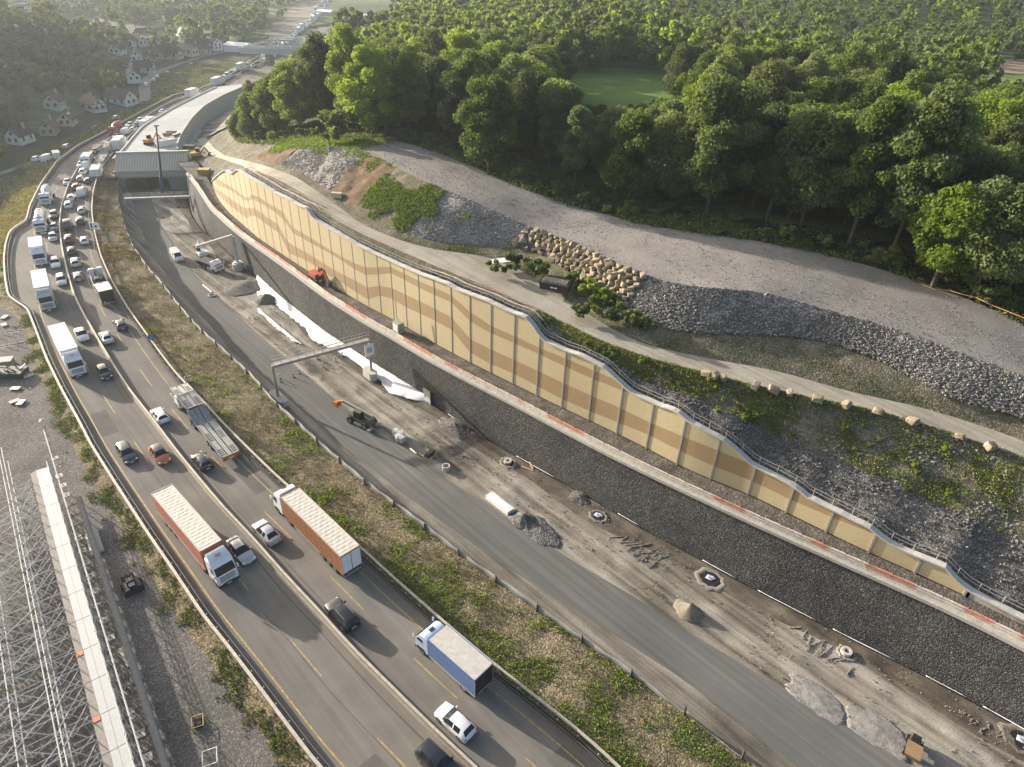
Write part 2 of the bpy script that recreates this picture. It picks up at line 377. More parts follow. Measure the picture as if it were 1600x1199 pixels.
def mxl(a, b):
    def f(s):
        wa, za = a(s); wb, zb = b(s); return np.where(wa > wb, wa, wb), np.where(wa > wb, za, zb)
    return f
def Gline(L, dw, dz=-0.05):
    def f(s):
        w = L.w(s)+dw; x, y = XY(s, w); return w, G(x, y)+dz
    return f

M_asph_old = ground('old_asphalt', [(0.22, (0.135, 0.124, 0.108)), (0.5, (0.18, 0.165, 0.143)), (0.78, (0.225, 0.208, 0.182))], scale=0.12, fine=22, fine_amt=0.12, bump=0.12, streak=(0.012, 0.9, 0.9), rough=0.85, bdist=0.01)
M_asph_new = ground('new_asphalt', [(0.2, (0.10, 0.102, 0.096)), (0.5, (0.135, 0.136, 0.127)), (0.72, (0.175, 0.172, 0.158)), (0.9, (0.27, 0.26, 0.235))], scale=0.05, fine=20, fine_amt=0.12, bump=0.1, streak=(0.02, 1.6, 1.1), rough=0.85, bdist=0.01)
M_site = ground('dark_gravel', [(0.3, (0.13, 0.118, 0.105)), (0.5, (0.175, 0.16, 0.143)), (0.7, (0.225, 0.205, 0.18))], scale=0.12, fine=9, fine_amt=0.3, bump=0.4, vor=(7.0, 0.35), bdist=0.05)
M_dirt = ground('tracked_earth', [(0.22, (0.10, 0.088, 0.07)), (0.40, (0.19, 0.168, 0.135)), (0.56, (0.27, 0.243, 0.20)), (0.74, (0.35, 0.325, 0.28))], scale=0.09, fine=4.5, fine_amt=0.25, bump=0.4, streak=(0.025, 0.7, 1.5), bdist=0.05)
M_grass = ground('weedy_grass', [(0.3, (0.16, 0.125, 0.08)), (0.5, (0.21, 0.175, 0.105)), (0.7, (0.28, 0.225, 0.145))], scale=0.5, fine=5, fine_amt=0.5, bump=0.6, vor=(5, 0.35))
M_field = ground('self_shaded_meadow', [(0.3, (0.028, 0.032, 0.018)), (0.55, (0.045, 0.048, 0.026)), (0.8, (0.07, 0.064, 0.038))], scale=0.06, fine=1.5, fine_amt=0.3, bump=0.6)  # self-shadow of the rough grass is put into this darker colour
M_gold = ground('dry_verge', [(0.3, (0.12, 0.11, 0.045)), (0.5, (0.27, 0.20, 0.075)), (0.7, (0.33, 0.25, 0.11))], scale=0.25, fine=3, fine_amt=0.35, bump=0.8)
M_track = ground('dusty_track', [(0.3, (0.26, 0.23, 0.18)), (0.55, (0.37, 0.335, 0.27)), (0.8, (0.45, 0.41, 0.34))], scale=0.15, fine=4, fine_amt=0.15, bump=0.3, streak=(0.03, 1.3, 0.8))
M_scree = ground('crushed_rock', [(0.3, (0.24, 0.22, 0.20)), (0.55, (0.31, 0.285, 0.26)), (0.8, (0.39, 0.36, 0.325))], scale=0.15, fine=9, fine_amt=0.3, bump=0.6, vor=(6, 0.45), bdist=0.08)
M_darkscree = ground('dark_rubble', [(0.3, (0.11, 0.10, 0.092)), (0.55, (0.165, 0.152, 0.138)), (0.8, (0.23, 0.21, 0.185))], scale=0.2, fine=8, fine_amt=0.3, bump=0.6, vor=(6, 0.45), bdist=0.08)
M_plateau = ground('rolled_gravel', [(0.3, (0.23, 0.21, 0.19)), (0.5, (0.28, 0.255, 0.23)), (0.75, (0.34, 0.305, 0.27))], scale=0.1, fine=9, fine_amt=0.22, bump=0.25, vor=(8, 0.2), streak=(0.03, 0.4, 0.4))
M_forestfloor = ground('forest_floor', [(0.3, (0.028, 0.036, 0.016)), (0.55, (0.045, 0.058, 0.024)), (0.8, (0.07, 0.085, 0.034))], scale=0.2, fine=3, fine_amt=0.45, bump=0.8)
M_brown = ground('cut_earth', [(0.3, (0.075, 0.05, 0.03)), (0.5, (0.15, 0.10, 0.06)), (0.75, (0.24, 0.17, 0.10))], scale=0.6, fine=4, fine_amt=0.4, bump=0.9)
M_slopeveg = ground('stony_weeds', [(0.3, (0.09, 0.095, 0.05)), (0.5, (0.15, 0.135, 0.09)), (0.72, (0.23, 0.20, 0.155))], scale=0.35, fine=3.5, fine_amt=0.45, bump=0.6, vor=(5, 0.35))

# open country, one sheet out to the horizon (kept well below the corridor strips)
def country():
    s = np.concatenate([np.arange(-130, 420, 6.0), np.arange(420, 900, 12.0), np.arange(900, 3600, 60.0)])
    w = np.concatenate([np.arange(-3000, -420, 60.0), np.arange(-420, 460, 6.0), np.arange(460, 1000, 20.0), np.arange(1000, 3600, 60.0)])
    Sg, W = np.meshgrid(s, w, indexing='ij'); X, Y = XY(Sg, W); Z = G(X, Y)
    lo = np.where(s < 230, HLB.w(s)-58, VR.w(s)-13); lo = np.maximum(lo, -900)
    hi = np.where(s < 372, BK.w(np.clip(s, -80, 372))+10, HR.w(s)+48)
    ins = (W > lo[:, None]+3) & (W < hi[:, None]-3)
    Z = np.where(ins, np.minimum(Z, -9), Z)
    V = np.stack([X, Y, Z], -1).reshape(-1, 3); n, k = Sg.shape
    i = (np.arange(n-1)[:, None]*k+np.arange(k-1)[None, :]).ravel(); F = np.stack([i, i+1, i+k+1, i+k], -1)
    m = ground('open_country', [(0.25, (0.045, 0.055, 0.026)), (0.45, (0.07, 0.09, 0.035)), (0.56, (0.095, 0.12, 0.042)), (0.66, (0.17, 0.18, 0.075)), (0.78, (0.08, 0.095, 0.04))], scale=0.009, fine=0.25, fine_amt=0.3, bump=0.3)
    o = npmesh('countryside', V, F, m, smooth=True); o['kind'] = 'structure'
country()
S0, SP = -75.0, PORT_S
# left of the motorway
loft('gravel_yard', ln(HLB, -62, z=-0.9), ln(HLB, -2.2, -0.45), S0, 176, 1.6, 26, M_site, 0.25, 3.0, 11)
loft('left_verge', ln(HLB, -2.2, -0.45), ln(HLB, 0, -0.02), S0, 176, 1.6, 5, M_grass, 0.15, 1.5, 12)
loft('dry_verge', ln(HLB, -9, -1.3), ln(HLB, 0, -0.02), 176, 262, 2, 6, M_gold, 0.35, 1.5, 13)
def vgap(s): w, z = ln(VR, 0, 0)(s); w2, z2 = ln(HLB, -62, z=-0.9)(s); return np.where(w > HLB.w(s)-14, HLB.w(s)-14, np.maximum(w, w2)), z
loft('hillside_field', vgap, ln(HLB, -9, -1.3), 176, 262, 3, 16, M_field, 0.6, 9, 14)
loft('roadside_field', vgap, ln(HLB, 0, -0.02), 262, 480, 3, 14, M_field, 0.7, 9, 15)
loft('near_field_edge', Gline(HLB, -66), ln(HLB, -62, z=-0.9), S0, 232, 5, 3, M_field)
M_village = ground('village_road', [(0.3, (0.17, 0.17, 0.165)), (0.7, (0.23, 0.225, 0.215))], scale=0.1, fine=6, fine_amt=0.1, bump=0.1)
loft('village_verge', Gline(VR, -21, 0.05), Gline(VR, -5.2, 0.15), 228, 480, 3, 7, M_field)
loft('village_road', Gline(VR, -5.2, 0.15), ln(VR, 0, 0.06), 228, 480, 2, 4, M_village)
# the motorway in use
loft('motorway', ln(HLB, 0.02, 0), ln(HR, 0.0, 0), S0, 800, 1.5, 14, M_asph_old)
loft('grass_embankment', ln(HR, 0.0, 0), ln(FN, 0.0, 0), S0, SP+4, 1.2, 22, M_grass, 0.22, 2.0, 21)
loft('embankment_drop', ln(FN, 0.0, 0), ln(FN, 0.9, z=-3.8), S0, SP+1, 1.5, 4, M_dirt)
loft('road_shoulder', ln(FN, 0.9, z=-3.8), ln(RL, 0.0, 0), S0, SP+1, 1.2, 8, M_dirt, 0.12, 1.4, 22)
loft('new_road', ln(RL, 0, 0.0), ln(RR, 0, 0.0), S0, SP+60, 1.5, 8, M_asph_new)
M_damp = ground('damp_brown_earth', [(0.25, (0.07, 0.058, 0.045)), (0.5, (0.115, 0.097, 0.075)), (0.75, (0.18, 0.157, 0.125))], scale=0.3, fine=4.5, fine_amt=0.3, bump=0.5, streak=(0.04, 0.8, 0.8), bdist=0.06)
def midf(s): f = 0.74+0.05*np.sin(s/9.0)+0.04*np.sin(s/3.7); wa, za = ln(RR, 0, -0.12)(s); w2, z2 = ln(GB, -0.4, 0.0)(s); return wa*(1-f)+w2*f, za*(1-f)+z2*f
loft('earthworks', ln(RR, 0, -0.12), midf, S0, SP+1, 1.0, 20, M_dirt, 0.28, 2.6, 23)
loft('damp_earth', midf, ln(GB, -0.4, 0.0), S0, SP+1, 1.0, 10, M_damp, 0.28, 2.0, 26)
M_terr = ground('ledge_soil', [(0.3, (0.085, 0.075, 0.062)), (0.55, (0.14, 0.125, 0.105)), (0.8, (0.21, 0.195, 0.17))], scale=0.5, fine=5, fine_amt=0.35, bump=0.6, vor=(4, 0.25))
# terrace between the two walls
def nbx(s):
    w = np.where(s < 187, NB.w(s), NB.w(187)+(np.maximum(s, 187)-187)/(232-187)*(78-NB.w(187)))
    return w, np.where(s < 200, TZ, TZ-(np.clip(s, 200, 232)-200)/32*2.0)
loft('wall_terrace', ln(GT, 0.3, z=lambda s: np.where(s < 204, TZ, TZ-(np.clip(s, 204, 232)-204)/28*1.6)), nbx, S0, 232, 1.0, 8, M_terr, 0.2, 1.5, 24)
# ground behind the tall wall
def wb(s):
    w, z = nbx(s); w = w+0.9; return w, np.where(s < 187, WZ(s)-0.7, z)
def rough_bank(Sg, W, t):
    X, Y = XY(Sg, W); return np.clip(t*(1-t)*4, 0, 1)*sstep(Sg, -10, 10)*(1-sstep(Sg, 45, 75))*(1.2+2.2*np.abs(fbm(X/2.5, Y/2.5, 31, 4)))*(1-sstep(t, 0.25, 0.6))
def jmix(a, b, f):
    def g(s):
        wa, za = a(s); wb_, zb = b(s); return wa*(1-f)+wb_*f, za*(1-f)+zb*f
    return g
wb2 = jmix(wb, ln(DN), 0.42)
loft('rubble_bank', wb, wb2, S0, 232, 1.0, 12, M_darkscree, 0.35, 1.8, 32, zf=lambda S, W, t: np.clip(t*(1-t)*4, 0, 1)*sstep(S, -15, 5)*(1-sstep(S, 60, 85))*(0.3+1.6*np.abs(fbm(*[q/2.6 for q in XY(S, W)], 31, 4))))
loft('weedy_bank', wb2, ln(DN), S0, 232, 1.0, 14, M_slopeveg, 0.35, 2.0, 33)
loft('dirt_track', ln(DN), ln(DF), S0, 256, 1.2, 8, M_track, 0.06, 1.6, 34)
loft('weedy_strip', ln(DF), ln(SB), S0, 256, 1.2, 8, M_slopeveg, 0.25, 2.0, 35)
def slope_loft(nm, a, b, mat, amp, zf=None): loft(nm, ln(SB), ln(CR), a, b, 1.0, 14, mat, amp, 2.2, 36, zf=zf)
slope_loft('gravel_slope', S0, 52, M_scree, 0.3)
slope_loft('boulder_bank', 52, 79, M_darkscree, 0.2)
slope_loft('plateau_slope', 79, 96, M_scree, 0.3)
def steps(Sg, W, t): return 1.4*np.sin(np.clip(t, 0, 1)*math.pi)*np.abs(fbm(*[q/4 for q in XY(Sg, W)], 40, 3))
slope_loft('overgrown_slope', 96, 112, M_slopeveg, 0.5, steps)
slope_loft('brown_cut', 112, 124, M_brown, 0.8, steps)
slope_loft('spoil_slope', 124, 150, M_scree, 0.35)
slope_loft('upper_cut', 150, 170, M_brown, 0.6, steps)
slope_loft('lower_cut', 170, 256, M_slopeveg, 0.4)
loft('gravel_plateau', ln(CR), ln(BK), S0, 131, 1.5, 16, M_plateau, 0.12, 4, 37)
loft('mound_top', ln(CR), ln(BK), 131, 256, 1.5, 5, M_slopeveg, 0.4, 3, 38)
loft('forest_edge', ln(BK), Gline(BK, 14), S0, 372, 2, 8, M_forestfloor, 0.4, 3, 39)
# site ground to the right of the covered way and beyond it
def yardL(s):
    z = np.interp(s, [226, 236, 262, 400], [2.2, 1.6, -3.0, -3.0]); return np.where(s < 330, DR.w(s)+0.05, HR.w(s)+0.3), np.where(s < 330, z, -0.3)
loft('site_ground', lambda s: (DR.w(s)+0.05, np.interp(s, [226, 236, 262, 400], [2.2, 1.6, -3.0, -3.0])), lambda s: (DN.w(s), DN.z(s)), 228, 256, 2, 8, M_dirt, 0.1, 3, 41)
loft('works_yard', yardL, ln(BK), 256, 330, 2, 14, M_dirt, 0.2, 3, 42)
M_far = ground('pale_works', [(0.3, (0.11, 0.10, 0.08)), (0.5, (0.19, 0.17, 0.13)), (0.75, (0.26, 0.23, 0.18))], scale=0.05, fine=0.8, fine_amt=0.25, bump=0.3, streak=(0.01, 0.25, 0.8))
loft('far_works', ln(HR, 0.05, -0.02), lambda s: (np.maximum(HR.w(s)+40, np.where(s < 372, BK.w(np.clip(s, 0, 372)), 0)), np.full_like(s, -0.6)), 330, 640, 4, 12, M_far, 0.5, 6, 43)
loft('far_left_verge', lambda s: (HLB.w(s)-34, np.full_like(s, -1.2)), ln(HLB, 0, -0.02), 480, 800, 6, 8, M_far, 0.4, 6, 44)
loft('far_right_verge', ln(HR, 0, -0.02), lambda s: (HR.w(s)+46, np.full_like(s, -1.2)), 640, 800, 6, 8, M_far, 0.4, 6, 45)

# painted lines
M_yel = paint('yellow_road_paint', (0.46, 0.32, 0.10), 0.7, var=0.25)
M_wht = paint('white_road_paint', (0.42, 0.40, 0.36), 0.7, var=0.2)
def between(A, B, f, s): return A.w(s)*(1-f)+B.w(s)*f
def ribbon(name, wf, segs, width, mat, z=0.006):
    V = []; F = []
    for a, b in segs:
        n = max(2, int((b-a)/1.5)+1); ss = np.linspace(a, b, n); w = wf(ss)
        for i, (s, ww) in enumerate(zip(ss, w)):
            k = len(V)
            for d in (-width/2, width/2):
                x, y = XY(s, ww+d); V.append((x, y, z))
            if i: F.append((k-2, k-1, k+1, k))
    o = npmesh(name, np.array(V), np.array(F), mat); o['kind'] = 'structure'; return o
ribbon('left_edge_line', lambda s: HL.w(s)+1.35, [(-70, 330)], 0.16, M_yel)
if 0: ribbon('left_inner_line', lambda s: HC.w(s)-0.75, [(-70, 330)], 0.09, M_yel)
ribbon('right_edge_line', lambda s: HR.w(s)-1.6, [(-70, 330)], 0.12, M_yel)
ribbon('left_lane_dashes', lambda s: between(HL, HC, 0.56, s), [(a, a+6) for a in np.arange(-64, 330, 15)], 0.13, M_yel)
ribbon('right_lane_dashes', lambda s: between(HC, HR, 0.46, s), [(a, a+6.5) for a in np.arange(-60, 330, 15)], 0.13, M_yel)
if 0: ribbon('worn_white_marks', lambda s: between(HL, HC, 0.50, s), [(a, a+3.5) for a in np.arange(-62, 330, 12)], 0.10, M_wht)

M_seam = paint('bitumen_seam', (0.055, 0.052, 0.048), 0.7, var=0.3)
ribbon('bitumen_seam', lambda s: HC.w(s)-1.15+0.05*np.sin(s/3.0), [(-70, 60), (75, 190)], 0.09, M_seam, 0.004)
ribbon('bitumen_seam', lambda s: HC.w(s)+1.2+0.04*np.sin(s/4.0), [(-70, 20), (40, 160)], 0.07, M_seam, 0.004)
ribbon('bitumen_seam', lambda s: between(HL, HC, 0.53, s)+0.06*np.sin(s/2.3), [(-50, -12), (14, 52), (80, 120)], 0.05, M_seam, 0.004)
M_patch = ground('asphalt_patch', [(0.3, (0.12, 0.112, 0.10)), (0.7, (0.15, 0.14, 0.125))], scale=0.5, fine=20, fine_amt=0.15, bump=0.1)
ribbon('asphalt_patch', lambda s: between(HL, HC, 0.3, s), [(22, 31), (96, 103)], 2.6, M_patch, 0.003)
ribbon('asphalt_patch', lambda s: between(HC, HR, 0.72, s), [(8, 20), (70, 84)], 2.2, M_patch, 0.003)
def drape(name, c, rx, ry, mat, lift, seed):
    n, k = 40, 8; V = []; F = []
    for i in range(k+1):
        for j in range(n):
            a = 2*math.pi*j/n; r = i/k*(1+0.25*float(fbm(math.cos(a)*1.5+seed, math.sin(a)*1.5, seed)))
            x, y = c[0]+rx*r*math.cos(a), c[1]+ry*r*math.sin(a); V.append((x, y, float(G(x, y))+lift))
    for i in range(k):
        for j in range(n): F.append((i*n+j, i*n+(j+1) % n, (i+1)*n+(j+1) % n, (i+1)*n+j))
    o = npmesh(name, np.array(V), np.array(F), mat, smooth=True); o['kind'] = 'structure'
drape('meadow', P(985, 137, 21)[:2], 46, 40, ground('meadow_green', [(0.3, (0.11, 0.17, 0.035)), (0.7, (0.16, 0.23, 0.055))], scale=0.08, fine=1.5, fine_amt=0.2, bump=0.3), 0.25, 3)
drape('grass_field', P(1592, 108, 27)[:2], 50, 24, ground('field_green', [(0.3, (0.12, 0.17, 0.045)), (0.7, (0.16, 0.22, 0.06))], scale=0.08, fine=1.5, fine_amt=0.2, bump=0.3), 0.3, 4)
drape('stubble_field', P(1592, 84, 28)[:2], 52, 18, ground('field_stubble', [(0.3, (0.28, 0.20, 0.13)), (0.7, (0.36, 0.26, 0.18))], scale=0.08, fine=1.5, fine_amt=0.2, bump=0.3), 0.5, 5)
# ------------------------------------------------------------------ long built things
def sweep(name, L, s0, s1, prof, mat, parent=None, step=1.5, zf=None, smooth=False, closed=True):
    """closed profile [(offset to the right, height), ...] carried along a line; zf(s) replaces the line's own height"""
    pts = L.walk(s0, s1, step) if not isinstance(L, list) else L
    n = len(prof); V = []; F = []
    for i, (p, t, s) in enumerate(pts):
        r = np.array([t[1], -t[0], 0]); z = p[2] if zf is None else zf(s)
        for a, b in prof: V.append((p[0]+r[0]*a, p[1]+r[1]*a, z+b))
        if i:
            for k in range(n if closed else n-1):
                F.append(((i-1)*n+k, (i-1)*n+(k+1) % n, i*n+(k+1) % n, i*n+k))
    F = np.array(F); V = np.array(V)
    o = npmesh(name, V, F, mat, parent=parent, smooth=smooth); return o
def rect(x0, x1, z0, z1): return [(x0, z0), (x0, z1), (x1, z1), (x1, z0)]
M_galv = paint('galvanised_steel', (0.42, 0.41, 0.38), 0.5, 0.35, 0.12)
M_galvw = paint('weathered_rail', (0.50, 0.45, 0.37), 0.55, 0.2, 0.12, dirt=0.4)
M_darksteel = paint('dark_steel', (0.09, 0.088, 0.085), 0.6, 0.3, 0.1)
M_conc = paint('pale_concrete', (0.42, 0.40, 0.36), 0.85, 0, 0.08, dirt=0.35)
M_conc2 = paint('grey_concrete', (0.27, 0.265, 0.25), 0.85, 0, 0.1, dirt=0.4)
M_barr = paint('barrier_concrete', (0.28, 0.245, 0.19), 0.85, 0, 0.12, dirt=0.4)
M_white = paint('white_paint', (0.80, 0.80, 0.78), 0.4, 0, 0.03)
M_red = paint('red_paint', (0.50, 0.09, 0.05), 0.5, 0, 0.08)
M_black = paint('black_plastic', (0.02, 0.02, 0.021), 0.6, 0, 0.2)

def rail_barrier(name, L, s0, s1, rails, post_at, post_h, label, group, cat='guardrail'):
    a = L.walk(s0, s1, 1.5); o = a[len(a)//3][0]
    root = empty(name, (0, 0, 0)); tag(root, label, cat, group)
    for nm, prof, mt in rails: sweep(nm, L, s0, s1, prof, mt, root)
    ps = L.walk(max(s0, 5), s1, 2.4, post_at)
    for i, (p, t, s) in enumerate(ps[:96]):
        MB().bar(p, p+np.array([0, 0, post_h]), 0.14, 0.1).build('post', M_galv, root, recalc=False)
    if len(ps) > 96:
        mb = MB()
        for p, t, s in ps[96:]: mb.bar(p, p+np.array([0, 0, post_h]), 0.14, 0.1)
        r = mb.build('post', M_galv, root, recalc=False); r['kind'] = 'stuff'
    return root
wbeam = lambda x, z, w=0.09: [(x-w/2, z-0.18), (x-w/2, z+0.18), (x+w/2, z+0.18), (x+w/2, z-0.18)]
rail_barrier('guardrail', HLB, S0, 420, [('rail', rect(-0.36, -0.06, 0.72, 0.92), M_galvw), ('inner_rail', wbeam(0.38, 0.55), M_darksteel), ('spacer', rect(-0.3, -0.14, 0.1, 0.5), M_darksteel)], 0.1, 0.75,
             'pale double guardrail along the far left edge of the busy motorway, bulging round the lay-by', None)
rail_barrier('guardrail', HR, S0, 420, [('rail', rect(0.12, 0.38, 0.78, 0.95), M_galvw), ('inner_rail', wbeam(-0.55, 0.6), M_darksteel), ('lower_rail', wbeam(-0.2, 0.4), M_darksteel)], -0.1, 0.75,
             'double steel guardrail between the right carriageway and the weedy embankment', None)
r_ = empty('central_barrier'); tag(r_, 'low concrete barrier dividing the two streams of motorway traffic', 'road barrier')
sweep('barrier_base', HC, S0, 420, [(-0.27, 0), (-0.24, 0.1), (-0.12, 0.3), (-0.11, 0.74), (0.11, 0.74), (0.12, 0.3), (0.24, 0.1), (0.27, 0)], M_barr, r_)
sweep('barrier_cap', HC, S0, 420, rect(-0.13, 0.13, 0.742, 0.80), M_galvw, r_)

# grey sheet fence on the embankment's crest
r_ = empty('sheet_fence'); tag(r_, 'low grey sheet fence with dark posts between the weedy embankment and the new road', 'fence')
M_sheet = paint('grey_fence_sheet', (0.33, 0.33, 0.32), 0.7, 0, 0.1, dirt=0.25)
def sheet(L, s0, s1, h, mat, nm, par, off=0, wob=0.06):
    a = L.walk(s0, s1, 0.8); V = []; F = []
    for i, (p, t, s) in enumerate(a):
        r = np.array([t[1], -t[0], 0]); hh = h(s) if callable(h) else h
        for k, z in enumerate((-0.3, hh*0.5, hh)):
            q = p+r*(off+wob*math.sin(s*1.7+k)+(0.05 if k == 1 else 0)); V.append((q[0], q[1], p[2]+z))
        for d in (0.04,):
            pass
        if i:
            for k in (0, 1): F.append(((i-1)*3+k, i*3+k, i*3+k+1, (i-1)*3+k+1))
    return npmesh(nm, np.array(V), np.array(F), mat, parent=par, smooth=True)
hf = lambda s: 0.95+0.12*math.sin(s*0.4)-0.75*float(1-sstep(s, 8, 26))
o = sheet(FN, -20, 232, hf, M_sheet, 'sheet', r_); sm = o.modifiers.new('thick', 'SOLIDIFY'); sm.thickness = 0.03
for p, t, s in FN.walk(2, 232, 6.2, -0.08): MB().bar(p+np.array([0, 0, -0.3]), p+np.array([0, 0, 1.15 if s > 20 else 1.5]), 0.16).build('fence_post', M_darksteel, r_, recalc=False)

# stone-faced wall below the terrace
def facing():
    ss = np.arange(S0, 204, 0.6); nt_ = 24; V = []; UV = []
    wa, wb_ = GB.w(ss), GT.w(ss)
    tt = np.linspace(0, 1, nt_)
    for k, s in enumerate(ss):
        for t in tt:
            w = wa[k]*(1-t)+wb_[k]*t; z = -5.4+(TZ+5.4)*t; x, y = XY(s, w); V.append((x, y, z)); UV.append((s, z))
    V = np.array(V); UV = np.array(UV)
    d = 0.12*fbm(UV[:, 0]/1.2, UV[:, 1]/1.2, 51, 4); V[:, 0] -= EW[0]*d; V[:, 1] -= EW[1]*d
    n = len(ss); i = (np.arange(n-1)[:, None]*nt_+np.arange(nt_-1)[None, :]).ravel(); F = np.stack([i, i+nt_, i+nt_+1, i+1], -1)
    mt, t = mk('dark_stone_facing'); o = N(t, 'ShaderNodeOutputMaterial'); b = N(t, 'ShaderNodeBsdfPrincipled')
    pos = N(t, 'ShaderNodeNewGeometry').outputs['Position']; v = N(t, 'ShaderNodeTexVoronoi'); v.inputs['Scale'].default_value = 6.5; t.links.new(pos, v.inputs['Vector'])
    sep = N(t, 'ShaderNodeSeparateColor'); t.links.new(v.outputs['Color'], sep.inputs[0])
    c = ramp(t, sep.outputs[0], [(0.0, (0.045, 0.045, 0.045)), (0.6, (0.080, 0.080, 0.079)), (0.93, (0.125, 0.124, 0.121)), (1.0, (0.19, 0.188, 0.18))])
    uv = N(t, 'ShaderNodeUVMap'); br = N(t, 'ShaderNodeTexBrick'); br.inputs['Scale'].default_value = 1.0; br.inputs['Brick Width'].default_value = 1.0; br.inputs['Row Height'].default_value = 0.5
    br.inputs['Mortar Size'].default_value = 0.035; br.inputs['Mortar Smooth'].default_value = 0.4
    br.inputs['Color1'].default_value = (1, 1, 1, 1); br.inputs['Color2'].default_value = (0.82, 0.82, 0.82, 1); br.inputs['Mortar'].default_value = (0.55, 0.55, 0.55, 1)
    t.links.new(uv.outputs[0], br.inputs['Vector'])
    c = mixc(t, 0.85, c, br.outputs['Color'], 'MULTIPLY')
    f2 = noise_tex(t, 0.12, 3, 0.5, pos); c = mixc(t, 1.0, c, ramp(t, f2, [(0.35, (0.88,)*3), (0.7, (1.35, 1.3, 1.2))]), 'MULTIPLY')
    t.links.new(c, b.inputs['Base Color']); b.inputs['Roughness'].default_value = 0.9; b.inputs['Specular IOR Level'].default_value = 0.2
    bp = N(t, 'ShaderNodeBump'); bp.inputs['Strength'].default_value = 1.0; bp.inputs['Distance'].default_value = 0.06
    t.links.new(v.outputs['Distance'], bp.inputs['Height']); bp.invert = True; t.links.new(bp.outputs[0], b.inputs['Normal']); t.links.new(b.outputs[0], o.inputs[0])
    root = empty('retaining_wall'); tag(root, 'long dark stone-faced retaining wall standing above the earthworks', 'retaining wall')
    npmesh('stone_facing', V, F, mt, parent=root, uv=UV, smooth=True)
    sweep('wall_kerb', GT, S0, 204, rect(-0.25, 0.40, -0.3, 0.12), M_conc, root)
facing()
# plank and rail fence along the top of the stone wall
M_plank = paint('weathered_planks', (0.62, 0.56, 0.49), 0.8, 0, 0.14, dirt=0.4)
def plankmat(name, a, b_, prob):
    mt, t = mk(name); o = N(t, 'ShaderNodeOutputMaterial'); b = N(t, 'ShaderNodeBsdfPrincipled')
    pos = N(t, 'ShaderNodeNewGeometry').outputs['Position']; f = noise_tex(t, 0.16, 2, 0.4, pos)
    c = ramp(t, f, [(prob-0.02, a), (prob+0.02, b_)]); c = mixc(t, 1.0, c, ramp(t, noise_tex(t, 2.2, 4, 0.7, pos), [(0.3, (0.7,)*3), (0.65, (1.1,)*3)]), 'MULTIPLY')
    t.links.new(c, b.inputs['Base Color']); b.inputs['Roughness'].default_value = 0.8; t.links.new(b.outputs[0], o.inputs[0]); return mt
M_plankr = plankmat('red_and_bare_planks', (0.66, 0.58, 0.50), (0.60, 0.28, 0.20), 0.48)
r_ = empty('safety_fence'); tag(r_, 'plank safety fence with faded red stretches along the top of the dark stone wall', 'fence')
for nm, pr, mt in (('toe_board', rect(0.26, 0.38, 0.12, 0.50), M_plank), ('mid_rail', rect(0.24, 0.36, 0.60, 0.82), M_plankr), ('top_rail', rect(0.22, 0.36, 0.97, 1.16), M_plankr)):
    sweep(nm, GT, -30, 200, pr, mt, r_)
ps = GT.walk(-8, 200, 2.45, 0.38)
for p, t, s in ps[:98]: MB().bar(p+np.array([0, 0, 0.1]), p+np.array([0, 0, 1.35]), 0.15).build('fence_post', M_darksteel, r_, recalc=False)

# ---- the tall panelled wall
def PL(s): return [tuple(map(float, a.split(','))) for a in s.split()]
B_up = [PL('330,268 341,281 360,292 386,311 396,303 422,320 441,330 450,352 480,369 530,400 560,415 581,421 601,415 622,422 644,435 666,445 691,455 715,466 742,497 772,512 802,525 836,541 870,556 906,570 946,588 975,600 1100,640 1300,700'),
        PL('330,280 341,290 360,297 386,316 396,311 422,327 441,339 451,361 480,377 530,405 560,425 581,434 601,424 622,432 644,444 666,456 691,467 715,477 740,510 770,523 800,535 833,550 868,567 904,582 942,600 980,614 1100,662 1300,730')]
B_lo = [PL('330,287 352,305 367,316 382,326 395,325 403,329 420,342 440,354 450,380 461,386 480,396 527,425 560,442 577,452 600,445 620,455 642,465 665,475 690,489 712,500 736,532 763,545 796,560 829,575 863,591 900,608 938,626 982,644 1026,667 1071,684 1124,705 1176,728 1300,775'),
        PL('330,298 341,305 360,322 385,342 396,335 412,348 440,367 451,396 480,408 525,437 560,459 577,469 600,460 620,472 642,485 665,494 690,507 711,519 732,550 763,568 792,579 824,596 859,614 895,632 934,648 976,665 1020,683 1064,706 1116,729 1169,750 1225,777 1293,806 1362,834 1420,856 1600,940')]
POSTS = []; _s = SW(P(1504, 930, TZ))[0]-0.1
while _s < 186:
    t_ = NB.tan(_s); POSTS.append((NB.p(_s), t_, _s)); st_ = float(np.interp(_s, [20, 62, 75, 90, 200], [4.9, 4.75, 4.15, 3.7, 3.5])); _s += st_*max(0.3, float(t_[0]*ES[0]+t_[1]*ES[1]))
M_tan = paint('sand_coloured_panel', (0.55, 0.45, 0.265), 0.85, 0, 0.04, dirt=0.10)
M_ochre = paint('ochre_panel', (0.38, 0.26, 0.14), 0.85, 0, 0.05, dirt=0.10)
wall = empty('panel_wall'); tag(wall, 'tall sand and ochre panelled wall with zigzag bands, stepping down towards the right', 'noise wall')
